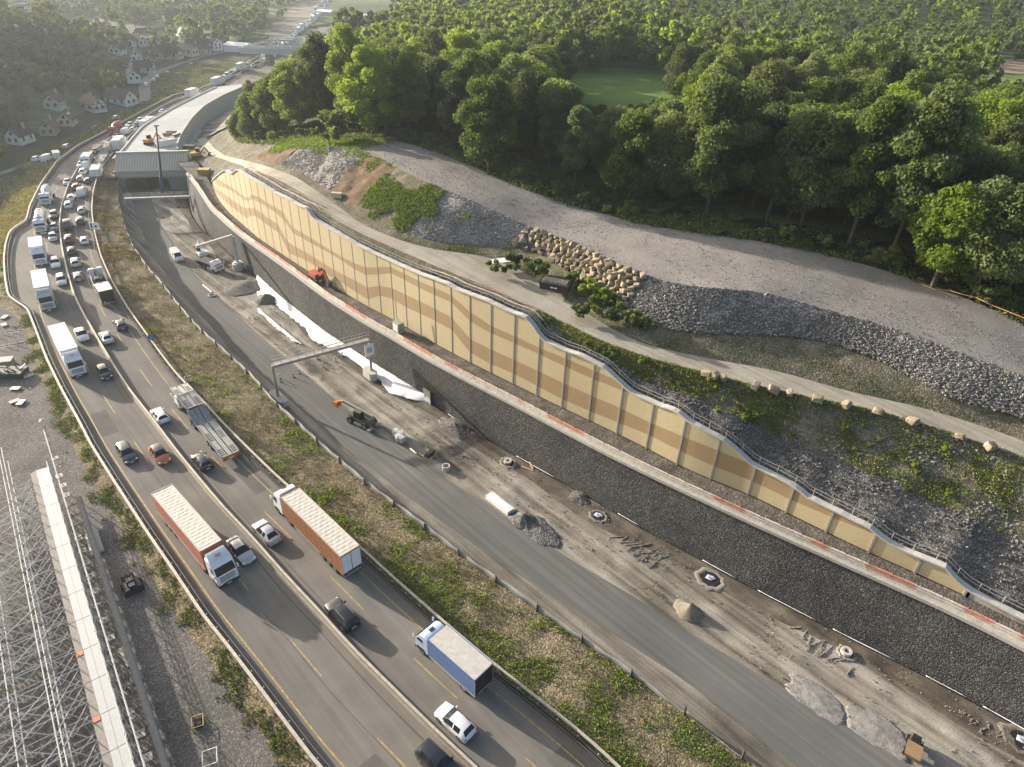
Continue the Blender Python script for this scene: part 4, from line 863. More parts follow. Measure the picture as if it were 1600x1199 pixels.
def mixer(colr='white'):
    root = empty('mixer_truck'); m = paint('mixer_drum_'+colr, {'white': (0.74, 0.74, 0.72), 'red': (0.36, 0.05, 0.04)}[colr], 0.4, 0, 0.06)
    MB().cyl((-3.6, 0, 3.0), (-2.2, 0, 2.75), 0.6, 1.12, n=20).cyl((-2.2, 0, 2.75), (-0.2, 0, 2.45), 1.12, 1.15, n=20).cyl((-0.2, 0, 2.45), (1.6, 0, 2.2), 1.15, 0.65, n=20).build('drum', m, root, smooth=30, recalc=False)
    MB().box(-4.2, 4.3, -0.45, 0.45, 0.75, 1.15).build('chassis', M_chass, root, recalc=False)
    MB().prism([(-4.4, 1.2), (-3.7, 1.2), (-3.5, 3.5), (-4.1, 3.7)], -0.6, 0.6).build('chute', M_red if colr == 'red' else M_galv, root)
    cab(root, 2.3, colr if colr == 'red' else 'white', h=3.0, L=1.95, deflector=False); wheels(root, [-3.2, -1.9], 1.25, 0.5); wheels(root, [3.4, 1.9], 1.24, 0.5, False)
    return root
def transporter(two=True, bodycol=(0.33, 0.33, 0.31), full=True):
    """empty car transporter; front ramp deck over the cab, then a lower trailer deck"""
    root = empty('car_transporter'); m = paint('transporter_steel', bodycol, 0.5, 0.3, 0.12)
    cab(root, 6.6, 'white', h=2.7, L=1.9, deflector=False)
    def deck(nm, x0, x1, z0, z1, hw=1.22, cross=True):
        d = lambda x: z0+(z1-z0)*(x-x0)/(x1-x0)
        root_d = MB().prism([(x0, z0-0.05), (x1, z1-0.05), (x1, z1+0.03), (x0, z0+0.03)], -0.28, 0.28).build(nm, m, root)
        for sy in (-1, 1):
            MB().prism([(x0, z0-0.02), (x1, z1-0.02), (x1, z1+0.05), (x0, z0+0.05)], sy*hw, sy*0.42).build('deck_plate', m, root)
            MB().bar((x0, sy*(hw+0.03), z0+0.12), (x1, sy*(hw+0.03), z1+0.12), 0.07, 0.22).build('deck_side', m, root, recalc=False)
            if cross:
                k = int((x1-x0)/0.42)
                for i in range(1, k):
                    x = x0+(x1-x0)*i/k
                    if (i//5) % 2 == 0: MB().bar((x, sy*0.52, d(x)+0.065), (x, sy*1.12, d(x)+0.065), 0.13, 0.03).build('deck_slot', M_darksteel, root, recalc=False)
        for x in (x0, x1): MB().bar((x, -hw, d(x)), (x, hw, d(x)), 0.12, 0.14).build('cross_member', m, root, recalc=False)
    if full:
        deck('upper_deck', 2.3, 5.6, 2.9, 3.3); deck('cab_deck', 5.9, 8.9, 3.35, 3.15)
        for x in (1.8, 5.7): 
            for sy in (-1, 1): MB().bar((x, sy*1.2, 1.0), (x, sy*1.2, 3.5 if x > 5 else 3.0), 0.14).build('lift_post', m, root, recalc=False)
        deck('rear_slope', -0.4, 2.1, 1.2, 2.6, cross=False)
        MB().box(-0.2, 6.5, -0.5, 0.5, 0.7, 1.05).build('chassis', M_chass, root, recalc=False)
        for sy in (-1, 1): MB().bar((8.9, sy*1.2, 3.2), (8.9, sy*1.2, 4.1), 0.06).build('marker_post', m, root, recalc=False)
    deck('trailer_deck', -9.6, -0.9, 1.15, 1.55)
    MB().box(-9.8, -9.55, -1.25, 1.25, 0.55, 1.1).build('tail_beam', paint('ochre_tail', (0.45, 0.22, 0.04), 0.5), root, recalc=False)
    MB().box(-9.85, -9.8, -0.35, 0.35, 0.75, 0.9).build('licence_plate', M_plate, root, recalc=False)
    for sy in (-1, 1): MB().box(-9.84, -9.8, sy*0.95-0.2, sy*0.95+0.2, 0.7, 0.9).build('tail_light', M_tail, root, recalc=False)
    MB().box(-9.2, -0.3, -0.4, 0.4, 0.6, 0.95).build('trailer_chassis', M_chass, root, recalc=False)
    wheels(root, [-5.2, -4.2], 1.24, 0.42); wheels(root, [1.0, 2.2], 1.24, 0.5); wheels(root, [7.6], 1.22, 0.5, False)
    return root
def recovery():
    root = empty('crane_truck'); m = M_white
    cab(root, 2.2, 'white', h=3.2, L=2.0, deflector=False)
    MB().box(-4.0, 2.1, -1.25, 1.25, 1.0, 1.2).build('load_bed', M_chass, root, recalc=False)
    for sy in (-1, 1): MB().box(-4.0, 2.0, sy*1.24-0.04, sy*1.24+0.04, 1.2, 1.8).build('drop_side', m, root, recalc=False)
    MB().box(-1.6, 0.6, -0.9, 0.9, 1.2, 2.5, 0.15).build('engine_block', M_black, root, bevel=0.08)
    MB().bar((1.4, 0.2, 1.2), (1.2, 0.2, 3.4), 0.35).build('crane_column', M_black, root, recalc=False)
    MB().bar((1.2, 0.2, 3.4), (-2.6, -0.4, 2.6), 0.28).build('crane_arm', M_black, root, recalc=False)
    MB().cyl((-2.9, -0.8, 1.75), (-2.9, 0.8, 1.75), 0.55, n=14).build('drum', M_chass, root, recalc=False)
    wheels(root, [-3.0, -1.7], 1.25, 0.5); wheels(root, [3.3], 1.24, 0.5, False); return root

GC, GT_ = 'cars in the motorway traffic', 'lorries in the motorway traffic'
def put(root, u, v, lane, label, cat, group, z=0.8, dz=0.0, dx=0.0, turn=0.0):
    p = P(u, v, z); s, w = SW(p); t = HC.tan(s)
    if lane == 'L': t = -t
    a = math.atan2(t[1], t[0])+turn
    root.location = (p[0]+t[0]*dx, p[1]+t[1]*dx, dz); root.rotation_euler = (0, 0, a); tag(root, label, cat, group); return root
# lorries
put(semi('redor', 'cream', 13.2), 289, 807, 'L', 'white cabbed articulated lorry with salmon red curtain sides coming down the left lane', 'lorry', GT_, z=4)
put(semi('brown', 'cream', 13.2), 498, 814, 'R', 'articulated lorry with orange brown curtain sides and white rear doors', 'lorry', GT_, z=4)
put(semi('white', 'white', 10.7, ribs=False), 97, 526, 'L', 'white articulated lorry with smooth white roof beside the small black car', 'lorry', GT_, z=4)
put(semi('white', 'white', 9.4, ribs=False, col='silver'), 62, 435, 'L', 'white box lorry with silver cab just below the lay-by', 'lorry', GT_, z=4)
put(semi('white', 'white', 6.6, ribs=False, rigid=True, H=3.9), 54.5, 377, 'L', 'white rigid box lorry with a large dark windscreen passing the lay-by', 'lorry', GT_, z=4)
put(semi('blue', 'dirty', 6.5, ribs=False, rear='black', rigid=True, H=3.4, col='blue', base=0.95), 719, 1019, 'R', 'blue box lorry with a pale roof at the bottom of the right carriageway', 'lorry', GT_, z=3.4)
put(transporter(), 317, 657, 'R', 'long empty grey car transporter hugging the right guardrail', 'lorry', GT_, z=1.6)
put(tanker(), 62, 341, 'L', 'silver tank lorry with white cab above the white rigid lorry', 'lorry', GT_, z=2.4)
put(mixer('white'), 72, 302, 'L', 'white cement lorry with rounded drum beside the golden verge', 'lorry', GT_, z=2.2)
put(recovery(), 154, 436, 'R', 'white flatbed lorry carrying black machinery', 'lorry', GT_, z=1.8)
put(semi('dark', 'white', 4.0, ribs=False, rear='black', rigid=False, H=3.5, name='box_trailer_truck') if False else semi('dark', 'white', 3.9, ribs=False, rear='black', rigid=True, H=3.3), 161.5, 449, 'R', 'small box lorry with a white roof and black rear', 'lorry', GT_, z=3.3)
put(semi('white', 'white', 7.0, ribs=False, rigid=True), 183, 216, 'R', 'tall white box lorry in the jam next to the portal roof', 'lorry', GT_, z=4)
put(transporter(full=True), 162, 239, 'R', 'loaded silver transporter stopped in the jam left of the portal', 'lorry', GT_, z=1.8)
put(semi('white', 'dirty', 5.5, ribs=False, rigid=True, H=3.0), 148, 262, 'R', 'white box van body lorry between queueing cars', 'lorry', GT_, z=3)
put(mixer('red'), 180, 199, 'L', 'red mixer lorry in the jam above the tall white box lorry', 'lorry', GT_, z=2.2)
put(semi('grey', 'white', 4.5, ribs=False, rigid=True, H=3.0), 135, 241, 'L', 'dark grey fronted small lorry in the jam', 'lorry', GT_, z=3)
put(semi('white', 'white', 9, ribs=False, rigid=True, H=3.2), 228, 186, 'R', 'white lorry with a long flat roof beside the covered roadway', 'lorry', GT_, z=3.2)
put(semi('white', 'white', 6.5, ribs=False, rigid=True), 298, 143, 'R', 'white box lorry level with the middle of the covered roadway', 'lorry', GT_, z=3)
# cars
CARS = [
 ('suv', 'black', 'L', 84, 335, 'dark suv with pale roof beside the silver tanker', {}), ('hatch', 'grey', 'L', 84, 354, 'grey hatchback right behind the dark suv beside the tanker', {}), ('hatch', 'silver', 'L', 82, 369, 'silver hatchback beside the white rigid lorry', {}),
 ('suv', 'white', 'L', 86, 410, 'white suv between the lorries and the central barrier', {}), ('estate', 'white', 'L', 95, 436, 'white estate car beside the silver cabbed box lorry', {}),
 ('sedan', 'white', 'L', 127, 521, 'white saloon beside the smooth roofed white lorry', {}), ('hatch', 'black', 'L', 162, 580, 'small black car with shining headlights', dict(roofcol='black')),
 ('estate', 'teal', 'L', 197, 706, 'dark teal car in the outer lane', {}), ('hatch', 'orange', 'L', 249, 708, 'orange hatchback with a black roof', dict(roofcol='black')),
 ('sedan', 'silver', 'L', 375, 858, 'silver white car squeezed beside the salmon red lorry', {}), ('suv', 'black', 'L', 685, 1190, 'black car cut off by the bottom edge of the photo', {}),
 ('hatch', 'white', 'R', 711, 1125, 'white hatchback behind the blue box lorry', {}), ('suv', 'black', 'R', 534, 958, 'glossy black suv behind the brown curtain lorry', dict(rails=True)),
 ('sedan', 'silver', 'R', 416, 829, 'pale silver coupe beside the brown curtain lorry', {}), ('hatch', 'black', 'R', 315, 718, 'black hatchback with bright roof edges left of the car transporter', dict(rails=True)),
 ('hatch', 'white', 'R', 249, 647, 'white hatchback beside the cab of the car transporter', {}), ('sedan', 'silver', 'R', 165, 525, 'silver saloon near the central barrier', {}), ('hatch', 'black', 'R', 187, 505, 'dark hatchback with silver bonnet by the right guardrail', {}),
 ('estate', 'grey', 'R', 121, 430, 'grey estate car left of the crane lorry', {}), ('suv', 'silver', 'R', 117, 409, 'silver suv following the black hatchback', {}), ('hatch', 'black', 'R', 111, 390, 'black hatchback along the central barrier below the maroon car', {}),
 ('hatch', 'white', 'R', 131, 374, 'white hatchback near the roadside sign', {}), ('suv', 'maroon', 'R', 107, 372, 'maroon suv beside the central barrier', {}), ('van', 'black', 'R', 106, 352, 'black van with white cab roof beside the central barrier', {}),
 ('suv', 'black', 'R', 125, 344, 'small black suv with a red tail', {}), ('hatch', 'silver', 'R', 127, 327, 'silver hatchback near the right guardrail', {}), ('suv', 'white', 'R', 107, 319, 'white suv with red tail lights at the central barrier', {}),
 ('hatch', 'white', 'R', 111, 307, 'small white car below the white van', {}), ('van', 'white', 'R', 127.5, 301, 'tall white van in the right carriageway', {}), ('suv', 'maroon', 'R', 119, 291, 'maroon car above the tall white van', {}),
 ('hatch', 'brown', 'R', 137, 281, 'dark brown car by the right guardrail near the portal', {}), ('estate', 'silver', 'R', 126, 277, 'silver car next to the dark brown car', {}), ('suv', 'white', 'R', 130, 267, 'white car just below the queue of lorries', {}),
 ('sedan', 'silver', 'L', 105, 283, 'lone silver saloon on the empty stretch of the left carriageway', {}), ('van', 'white', 'R', 136, 258, 'white panel van in the jam', {}), ('hatch', 'white', 'L', 126.5, 256, 'white car left of the white panel van', {}),
 ('hatch', 'red', 'R', 147, 249, 'red car wedged in the jam', {}), ('sedan', 'black', 'L', 148, 235, 'black saloon above the red car', {}), ('hatch', 'red', 'R', 166.5, 230, 'red roofed car behind the tall white box lorry', {}),
 ('sedan', 'black', 'L', 163.5, 223.5, 'black saloon left of the tall white box lorry', {}), ('hatch', 'white', 'R', 189, 215, 'white car right of the tall white box lorry', {}), ('sedan', 'beige', 'L', 182, 212, 'beige saloon above the tall white box lorry', {}),
 ('van', 'white', 'R', 197, 206, 'white van right of the red mixer lorry', {}), ('sedan', 'silver', 'R', 208, 201, 'silver saloon in the jam near the portal roof', {}), ('hatch', 'white', 'L', 202, 194, 'white car above the red mixer lorry', {}),
 ('sedan', 'black', 'L', 213, 194.5, 'black saloon in the upper part of the jam', {}), ('hatch', 'white', 'L', 218, 187, 'white hatchback next to the flat roofed lorry', {}), ('sedan', 'white', 'R', 254, 173, 'lone white saloon along the covered roadway', {}),
]
for kind, c, lane, u, v, lab, kw in CARS:
    put(car(kind, c, simple=v < 400, **kw), u, v, lane, lab, 'van' if kind == 'van' else 'car', GC)
# distant queue: plain copies
protos = [car('hatch', 'white', simple=True), car('suv', 'silver', simple=True), car('sedan', 'black', simple=True), car('van', 'white', simple=True), semi('white', 'white', 7.5, ribs=False, rigid=True)]
used = set(); rr = random.Random(5); s = 338.0
while s < 800:
    for f, ln_ in ((0.28, 'L'), (0.70, 'L'), (0.27, 'R'), (0.72, 'R')):
        if rr.random() < (0.30 if ln_ == 'L' and s < 420 else 0.72):
            k = rr.choices(range(5), [4, 3, 3, 2, 2])[0]; ss_ = s+rr.uniform(-2, 2)
            A, B = (HL, HC) if ln_ == 'L' else (HC, HR)
            x, y = XY(ss_, A.w(ss_)*(1-f)+B.w(ss_)*f)
            o = protos[k] if k not in used else copy_tree(protos[k]); used.add(k)
            t = HC.tan(ss_); t = -t if ln_ == 'L' else t
            o.location = (x, y, 0); o.rotation_euler = (0, 0, math.atan2(t[1], t[0]))
            if k == 4: tag(o, 'tiny white lorry in the far-off queue beyond the covered roadway', 'lorry', 'lorries in the far-off queue')
            else: tag(o, ['tiny white car', 'tiny silver car', 'tiny black car', 'tiny white van'][k]+' in the far-off queue beyond the covered roadway', 'van' if k == 3 else 'car', ['white cars', 'silver cars', 'black cars', 'white vans'][k]+' in the far-off queue')
    s += 11.0 if s < 430 else 10.0
# ------------------------------------------------------------------ works: gantries, masts, machines, materials
def pieces(name, segs, mat, parent, limit=98, n=5, square=None):
    """each tube its own part up to the limit, the remainder one part"""
    for a, b, r in segs[:limit]:
        m_ = MB(); (m_.bar(a, b, r*2) if square else m_.cyl(a, b, r, n=n, caps=False)); m_.build(name, mat, parent, recalc=False)
    if len(segs) > limit:
        m_ = MB()
        for a, b, r in segs[limit:]: (m_.bar(a, b, r*2) if square else m_.cyl(a, b, r, n=n, caps=False))
        o = m_.build(name, mat, parent, recalc=False); o['kind'] = 'stuff'
M_gan = paint('gantry_steel', (0.36, 0.35, 0.32), 0.5, 0.3, 0.1)
def gantry(pl, pr, zt, plinth, label, sign=None):
    root = empty('overhead_gantry'); tag(root, label, 'gantry')
    a = Vector((pl[0], pl[1], zt)); b = Vector((pr[0], pr[1], zt)); d = (b-a).normalized(); n = Vector((-d.y, d.x, 0)); b = b+d*0.3
    for p in (a, b):
        MB().cyl((p.x, p.y, -5.2), (p.x, p.y, zt), 0.24, 0.2, n=12).build('column', M_gan, root, smooth=40)
    for off in (-0.45, 0.45): MB().bar(a+n*off, b+n*off, 0.22, 0.42).build('girder', M_gan, root, recalc=False)
    MB().bar(a+Vector((0, 0, 0.2)), b+Vector((0, 0, 0.2)), 0.9, 0.06).build('catwalk', M_galv, root, recalc=False)
    segs = []; L = (b-a).length; k = int(L/1.4)
    for off in (-0.55, 0.55):
        for i in range(k+1):
            p = a+d*(L*i/k)+n*off; segs.append((p, p+Vector((0, 0, 1.3)), 0.035))
    pieces('rail_post', segs, M_galv, root)
    for off in (-0.55, 0.55):
        for z in (0.75, 1.3): MB().bar(a+n*off+Vector((0, 0, z)), b+n*off+Vector((0, 0, z)), 0.06).build('handrail', M_galv, root, recalc=False)
    if plinth:
        for p, zz, L2 in plinth:
            q = MB(); 
            ring = [(math.cos(t)*0.8+(L2 if math.cos(t) > 0 else -L2), math.sin(t)*0.8) for t in [2*math.pi*i/24 for i in range(24)]]
            R0 = Vector((ES[0], ES[1], 0)); R1 = Vector((EW[0], EW[1], 0))
            q.loft([[tuple(Vector((p[0], p[1], z))+R0*x+R1*y) for x, y in ring] for z in (-5.2, zz)]); q.build('plinth', M_cope, root, recalc=True)
    if sign:
        c = a.lerp(b, sign[0])+Vector((0, 0, sign[1])); w, h = sign[2], sign[3]
        q = MB(); q.M = Matrix(((d.x, n.x, 0, c.x), (d.y, n.y, 0, c.y), (0, 0, 1, c.z), (0, 0, 0, 1)))
        q.box(-w/2, w/2, -0.75, -0.63, -h/2, h/2); q.build('sign_panel', M_white, root, recalc=False)
        q = MB(); q.M = Matrix(((d.x, n.x, 0, c.x), (d.y, n.y, 0, c.y), (0, 0, 1, c.z), (0, 0, 0, 1)))
        q.box(-w*0.28, w*0.28, -0.765, -0.752, -h*0.22, h*0.22); q.build('sign_field', paint('pale_blue_sign', (0.35, 0.45, 0.55), 0.5), root, recalc=False)
    return root
gl, gr = P(437, 631, -5), P(579, 589, -5)
gantry(gl, gr, 2.6, [(gl, -3.4, 1.6), (gr, -3.6, 0.9)], 'long steel gantry with railings spanning the new road from an oval white plinth', sign=(0.985, -1.6, 1.7, 2.3))
g1l, g1r = P(203, 341, -5), P(302, 337, -5)
gantry(g1l, g1r, 0.4, None, 'slim steel gantry crossing in front of the tunnel portal')
# cantilever sign arm
ca = empty('cantilever_arm'); tag(ca, 'pale steel cantilever arm on a post rising beside the dark stone wall', 'gantry')
cp = P(373, 420, -5); tip = P(306, 386, 3.0); M_arm = paint('pale_arm', (0.62, 0.60, 0.55), 0.5, 0.1, 0.05)
MB().bar(cp, (cp[0], cp[1], 3.0), 0.75, 0.55).build('post', M_arm, ca, recalc=False)
MB().bar((cp[0], cp[1], 3.2), tip, 0.5, 0.6).build('arm', M_arm, ca, recalc=False)
MB().cyl((cp[0], cp[1], -5.2), (cp[0], cp[1], -3.6), 1.3, n=18).build('plinth', M_cope, ca)
MB().cyl((cp[0], cp[1], -3.58), (cp[0], cp[1], -3.2), 0.9, n=18).build('plinth_cover', M_fleece, ca)
# blue based leaning mast
ms_ = empty('drilling_mast'); tag(ms_, 'tall dark mast with a blue foot leaning in front of the tunnel portal', 'mast')
b0, b1 = Vector(P(254, 303, -5)), Vector(P(244, 197, 17)); md_ = b0.lerp(b1, 0.3)
MB().bar(b0, md_, 0.85, 0.85).build('mast_foot', paint('mast_blue', (0.10, 0.15, 0.24), 0.5), ms_, recalc=False)
MB().bar(md_, b0.lerp(b1, 0.62), 0.55).build('mast_section', M_darksteel, ms_, recalc=False)
MB().bar(b0.lerp(b1, 0.62), b1, 0.34).build('mast_tip', M_darksteel, ms_, recalc=False)
MB().bar(b1+Vector((-0.6, 0, 0)), b1+Vector((0.7, 0, 0.1)), 0.4, 0.3).build('mast_head', M_darksteel, ms_, recalc=False)

def at(root, u, v, z, label, cat, group=None, rot=0.0, lift=0.0):
    p = P(u, v, z); root.location = (p[0], p[1], z+lift); root.rotation_euler = (0, 0, rot); tag(root, label, cat, group); return root
ROAD = math.atan2(ES[1], ES[0])
def excavator(colour, dark=False, reach=1.0):
    root = empty('excavator'); m = paint('machine_'+colour, dict(white=(0.7, 0.7, 0.68), red=(0.42, 0.10, 0.05), orange=(0.55, 0.17, 0.03), black=(0.03, 0.032, 0.03), yellow=(0.5, 0.33, 0.05))[colour], 0.5, 0, 0.1)
    for sy in (-1, 1): MB().box(-1.7, 1.7, sy*1.0-0.25, sy*1.0+0.25, 0, 0.75).build('track', M_black, root, bevel=0.15)
    MB().box(-0.8, 0.8, -0.75, 0.75, 0.35, 0.85).build('undercarriage', M_chass, root, recalc=False)
    MB().box(-1.7, 1.2, -1.15, 1.15, 0.9, 1.75, 0.06).build('engine_house', m, root, bevel=0.08)
    MB().box(-0.1, 1.25, 0.25, 1.15, 1.75, 2.75, 0.1).build('cab', M_glass, root, recalc=False)
    MB().box(-0.15, 1.1, 0.3, 1.1, 2.72, 2.85).build('cab_roof', m, root, recalc=False)
    a, b, c = (1.1, -0.2, 1.3), (1.1+2.2*reach, -0.2, 3.2), (1.1+3.7*reach, -0.2, 1.4)
    MB().bar(a, b, 0.4, 0.5).build('boom', m, root, recalc=False); MB().bar(b, c, 0.3, 0.38).build('stick', m, root, recalc=False)
    MB().prism([(c[0]-0.3, 1.4), (c[0]+0.4, 1.3), (c[0]+0.5, 0.6), (c[0]-0.2, 0.4), (c[0]-0.55, 0.9)], -0.65, 0.3).build('bucket', M_darksteel, root)
    return root
at(excavator('red'), 497, 438, TZ, 'red excavator standing on the terrace between the stone wall and the tall panels', 'excavator', rot=ROAD+math.pi)
at(excavator('white'), 318, 402, -5, 'white excavator beside the small lorry on the earthworks', 'excavator', rot=2.2)
at(excavator('orange', reach=0.8), 235, 226, 3, 'orange excavator working on the pale roof of the covered roadway', 'excavator', rot=1.1)
def telehandler():
    root = empty('telehandler'); m = paint('machine_olive', (0.11, 0.115, 0.075), 0.5, 0, 0.15)
    MB().box(-2.3, 2.2, -0.85, 0.85, 0.7, 1.5, 0.08).build('body', m, root, bevel=0.08)
    MB().box(-0.7, 0.9, 0.0, 0.95, 1.5, 2.7, 0.12).build('cab', M_glass, root, recalc=False); MB().box(-0.6, 0.8, 0.05, 0.9, 2.68, 2.8).build('cab_roof', m, root, recalc=False)
    wheels(root, [-1.6, 1.6], 1.2, 0.65)
    MB().bar((-2.2, -0.4, 2.0), (4.2, -0.4, 2.6), 0.4, 0.45).build('boom', M_galv, root, recalc=False)
    MB().bar((4.2, -0.4, 2.6), (5.6, -0.4, 1.9), 0.3).build('boom_tip', paint('machine_orange', (0.55, 0.17, 0.03), 0.5), root, recalc=False)
    MB().box(5.2, 6.3, -0.9, 0.3, 1.2, 2.0, 0.2).build('attachment', paint('machine_orange', (0.55, 0.17, 0.03)), root, recalc=False)
    for sy in (-1, 1): MB().box(-2.9, -2.3, sy*0.9-0.5, sy*0.9+0.5, 0.3, 0.6).build('outrigger', M_galv, root, recalc=False)
    return root
at(telehandler(), 566, 662, -5, 'olive telescopic handler with an orange boom tip on the edge of the new road', 'telehandler', rot=ROAD+0.25)
def tipper():
    root = empty('tipper_truck'); cab(root, 1.4, 'white', h=2.7, L=1.8, deflector=False)
    MB().box(-3.4, 1.3, -1.2, 1.2, 1.1, 2.0, -0.1).build('tipping_body', M_chass, root, recalc=False)
    MB().box(-3.2, 3.0, -0.4, 0.4, 0.6, 1.1).build('chassis', M_chass, root, recalc=False); wheels(root, [-2.3, -1.1], 1.22, 0.48); wheels(root, [2.3], 1.2, 0.48, False); return root
at(tipper(), 331, 421, -5, 'small white cabbed tipper lorry facing the camera on the earthworks', 'lorry', rot=ROAD+math.pi+0.25)
c_ = car('van', 'white', name='pickup'); p = P(276, 400, -4.2); c_.location = (p[0], p[1], -5); c_.rotation_euler = (0, 0, ROAD+math.pi-0.12); tag(c_, 'white van driving alone on the new road towards the camera', 'van')
def roller():
    root = empty('plate_roller'); MB().cyl((0.7, -0.6, 0.45), (0.7, 0.6, 0.45), 0.45, n=16).build('drum', M_galv, root); MB().box(-0.9, 0.9, -0.5, 0.5, 0.6, 1.2, 0.1).build('body', M_black, root, bevel=0.05)
    MB().bar((-0.8, 0, 1.1), (-1.6, 0, 1.8), 0.08).build('handle', M_darksteel, root, recalc=False); return root
at(roller(), 672, 716, -5, 'small dark roller parked next to the concrete manhole rings', 'roller', rot=1.0)
def manring(r=0.62, h=0.7, n=2):
    root = empty('manhole_ring')
    for k in range(n): MB().ring((0, 0, 0), r, r-0.16, k*h*0.5+0.01, (k+1)*h*0.5-0.02, 20).build('ring', M_cope, root, smooth=30)
    return root
at(manring(), 697, 733, -5, 'stack of two pale concrete rings on the gravel edge of the new road', 'manhole ring', 'concrete rings')
def pipes(n, L, r, mat, nm='pipe_stack', square=False):
    root = empty(nm)
    for i in range(n):
        y = (i % 4)*r*2.1; z = r+(i//4)*r*1.8
        if square: MB().box(-L/2, L/2, y-r*0.95, y+r*0.95, z-r, z+r*0.9).build('beam', mat, root, recalc=False)
        else: MB().cyl((-L/2, y, z), (L/2, y, z), r, n=10).build('pipe', mat, root, smooth=40)
    return root
at(pipes(7, 4.6, 0.19, M_white, 'kerb_stack', True), 777, 792, -5, 'stack of long white kerb units beside the new road', 'kerb stack', rot=ROAD+math.pi)
at(pipes(1, 1.6, 0.14, M_white, 'short_pipe'), 646, 706, -5, 'short white pipe lying at the road edge by the big bags', 'pipe', rot=ROAD)
at(pipes(1, 4.6, 0.16, M_white, 'long_pipe'), 324, 452, -5, 'long thin white pipe at the road edge near the tipper lorry', 'pipe', rot=ROAD)
at(manring(0.8, 0.5, 1), 331, 462, -5, 'low pale ring beside the long thin white pipe', 'manhole ring')
def bigbag():
    root = empty('big_bag'); m = paint('woven_bag', (0.58, 0.56, 0.52), 0.8, 0, 0.12)
    MB().loft([[(x*s_, y*s_, z) for x, y in ((-.5, -.5), (0, -.56), (.5, -.5), (.56, 0), (.5, .5), (0, .56), (-.5, .5), (-.56, 0))] for z, s_ in ((0, .86), (.2, 1), (.8, 1.02), (1.0, .9), (1.02, .6))]).build('sack', m, root, smooth=60)
    for sx in (-1, 1): MB().tube([(sx*.4, -.3, 1.0), (sx*.35, -.1, 1.3), (sx*.35, .1, 1.3), (sx*.4, .3, 1.0)], 0.03).build('loop', m, root, recalc=False)
    return root
for k, (u, v) in enumerate([(619, 680), (627, 683), (623, 688), (628, 690)]): at(bigbag(), u, v, -5, ['rear left', 'rear right', 'front left', 'front right'][k]+' bulk bag of the four on the edge of the new road', 'bulk bag', 'white bulk bags', rot=k*0.3)
def mound(name, r, h, mat, u, v, z, label, seed, st=1.3, cat='mound', rot=ROAD):
    n, k = 26, 12; V = [(0, 0, h)]; F = []
    for i in range(1, k+1):
        t = i/k
        for j in range(n):
            a = 2*math.pi*j/n; rr_ = r*t*(1+0.9*float(fbm(math.cos(a)*2.2+seed, math.sin(a)*2.2, seed, 4)))
            zz = h*(1-t)**1.1+(0.3*h*float(fbm(math.cos(a)*t*4+seed, math.sin(a)*t*4, seed)))*(1-t)
            if i == k: zz = -0.25
            V.append((rr_*math.cos(a)*st, rr_*math.sin(a), zz))
    for j in range(n): F.append((0, 1+j, 1+(j+1) % n))
    m_ = MB(); m_.v = V; m_.f = F+[(1+(i-1)*n+j, 1+i*n+j, 1+i*n+(j+1) % n, 1+(i-1)*n+(j+1) % n) for i in range(1, k) for j in range(n)]; m_.mi = [0]*len(m_.f)
    o = m_.build(name, mat, smooth=60); return at(o, u, v, z, label, cat, rot=rot)
M_heap = ground('grey_heap', [(0.3, (0.10, 0.10, 0.095)), (0.6, (0.17, 0.165, 0.155)), (0.85, (0.24, 0.225, 0.2))], scale=0.6, fine=6, fine_amt=0.35, bump=1.0, vor=(4, 0.3))
M_crust = ground('pale_crust', [(0.3, (0.17, 0.16, 0.15)), (0.5, (0.27, 0.26, 0.24)), (0.7, (0.34, 0.325, 0.30))], scale=1.6, fine=7, fine_amt=0.35, bump=1.0)
M_sand = ground('sandy_heap', [(0.3, (0.16, 0.14, 0.105)), (0.7, (0.27, 0.24, 0.18))], scale=0.5, fine=6, fine_amt=0.3, bump=0.8)
mound('gravel_mound', 1.7, 1.4, M_heap, 817, 815, -5, 'dark grey gravel heap at the end of the stacked white kerbs', 1)
mound('gravel_mound', 2.1, 0.6, M_heap, 845, 830, -5, 'low spread gravel heap beyond the dark heap by the kerbs', 2, 1.9)
mound('sand_mound', 1.5, 1.25, M_sand, 1076, 955, -5, 'sandy cone shaped heap casting a pointed shadow on the earthworks', 3)
mound('rubble_heap', 2.2, 0.28, M_crust, 1275, 1090, -5, 'flat heap of crumbled grey rubble at the edge of the new road', 4, 1.7)
mound('rubble_heap', 2.1, 0.26, M_crust, 1372, 1140, -5, 'second flat heap of broken slabs, closer to the little dumper', 5, 1.6)
mound('soil_mound', 2.6, 1.3, M_darkscree, 415, 468, -5, 'dark soil heap between the earth track and the white fleece', 6, 1.2)
mound('soil_mound', 4.5, 0.9, M_darkscree, 385, 447, -5, 'broad low dark soil heap behind the tipper lorry', 7, 1.3)
mound('soil_mound', 2.3, 0.9, M_darkscree, 710, 668, -5, 'dark soil heap at the wall foot right of the fleece sheet', 8, 1.5)
mound('soil_mound', 1.3, 0.5, M_darkscree, 905, 778, -5, 'small dark soil heap beside the open shaft below the stone wall', 9, 1.5)
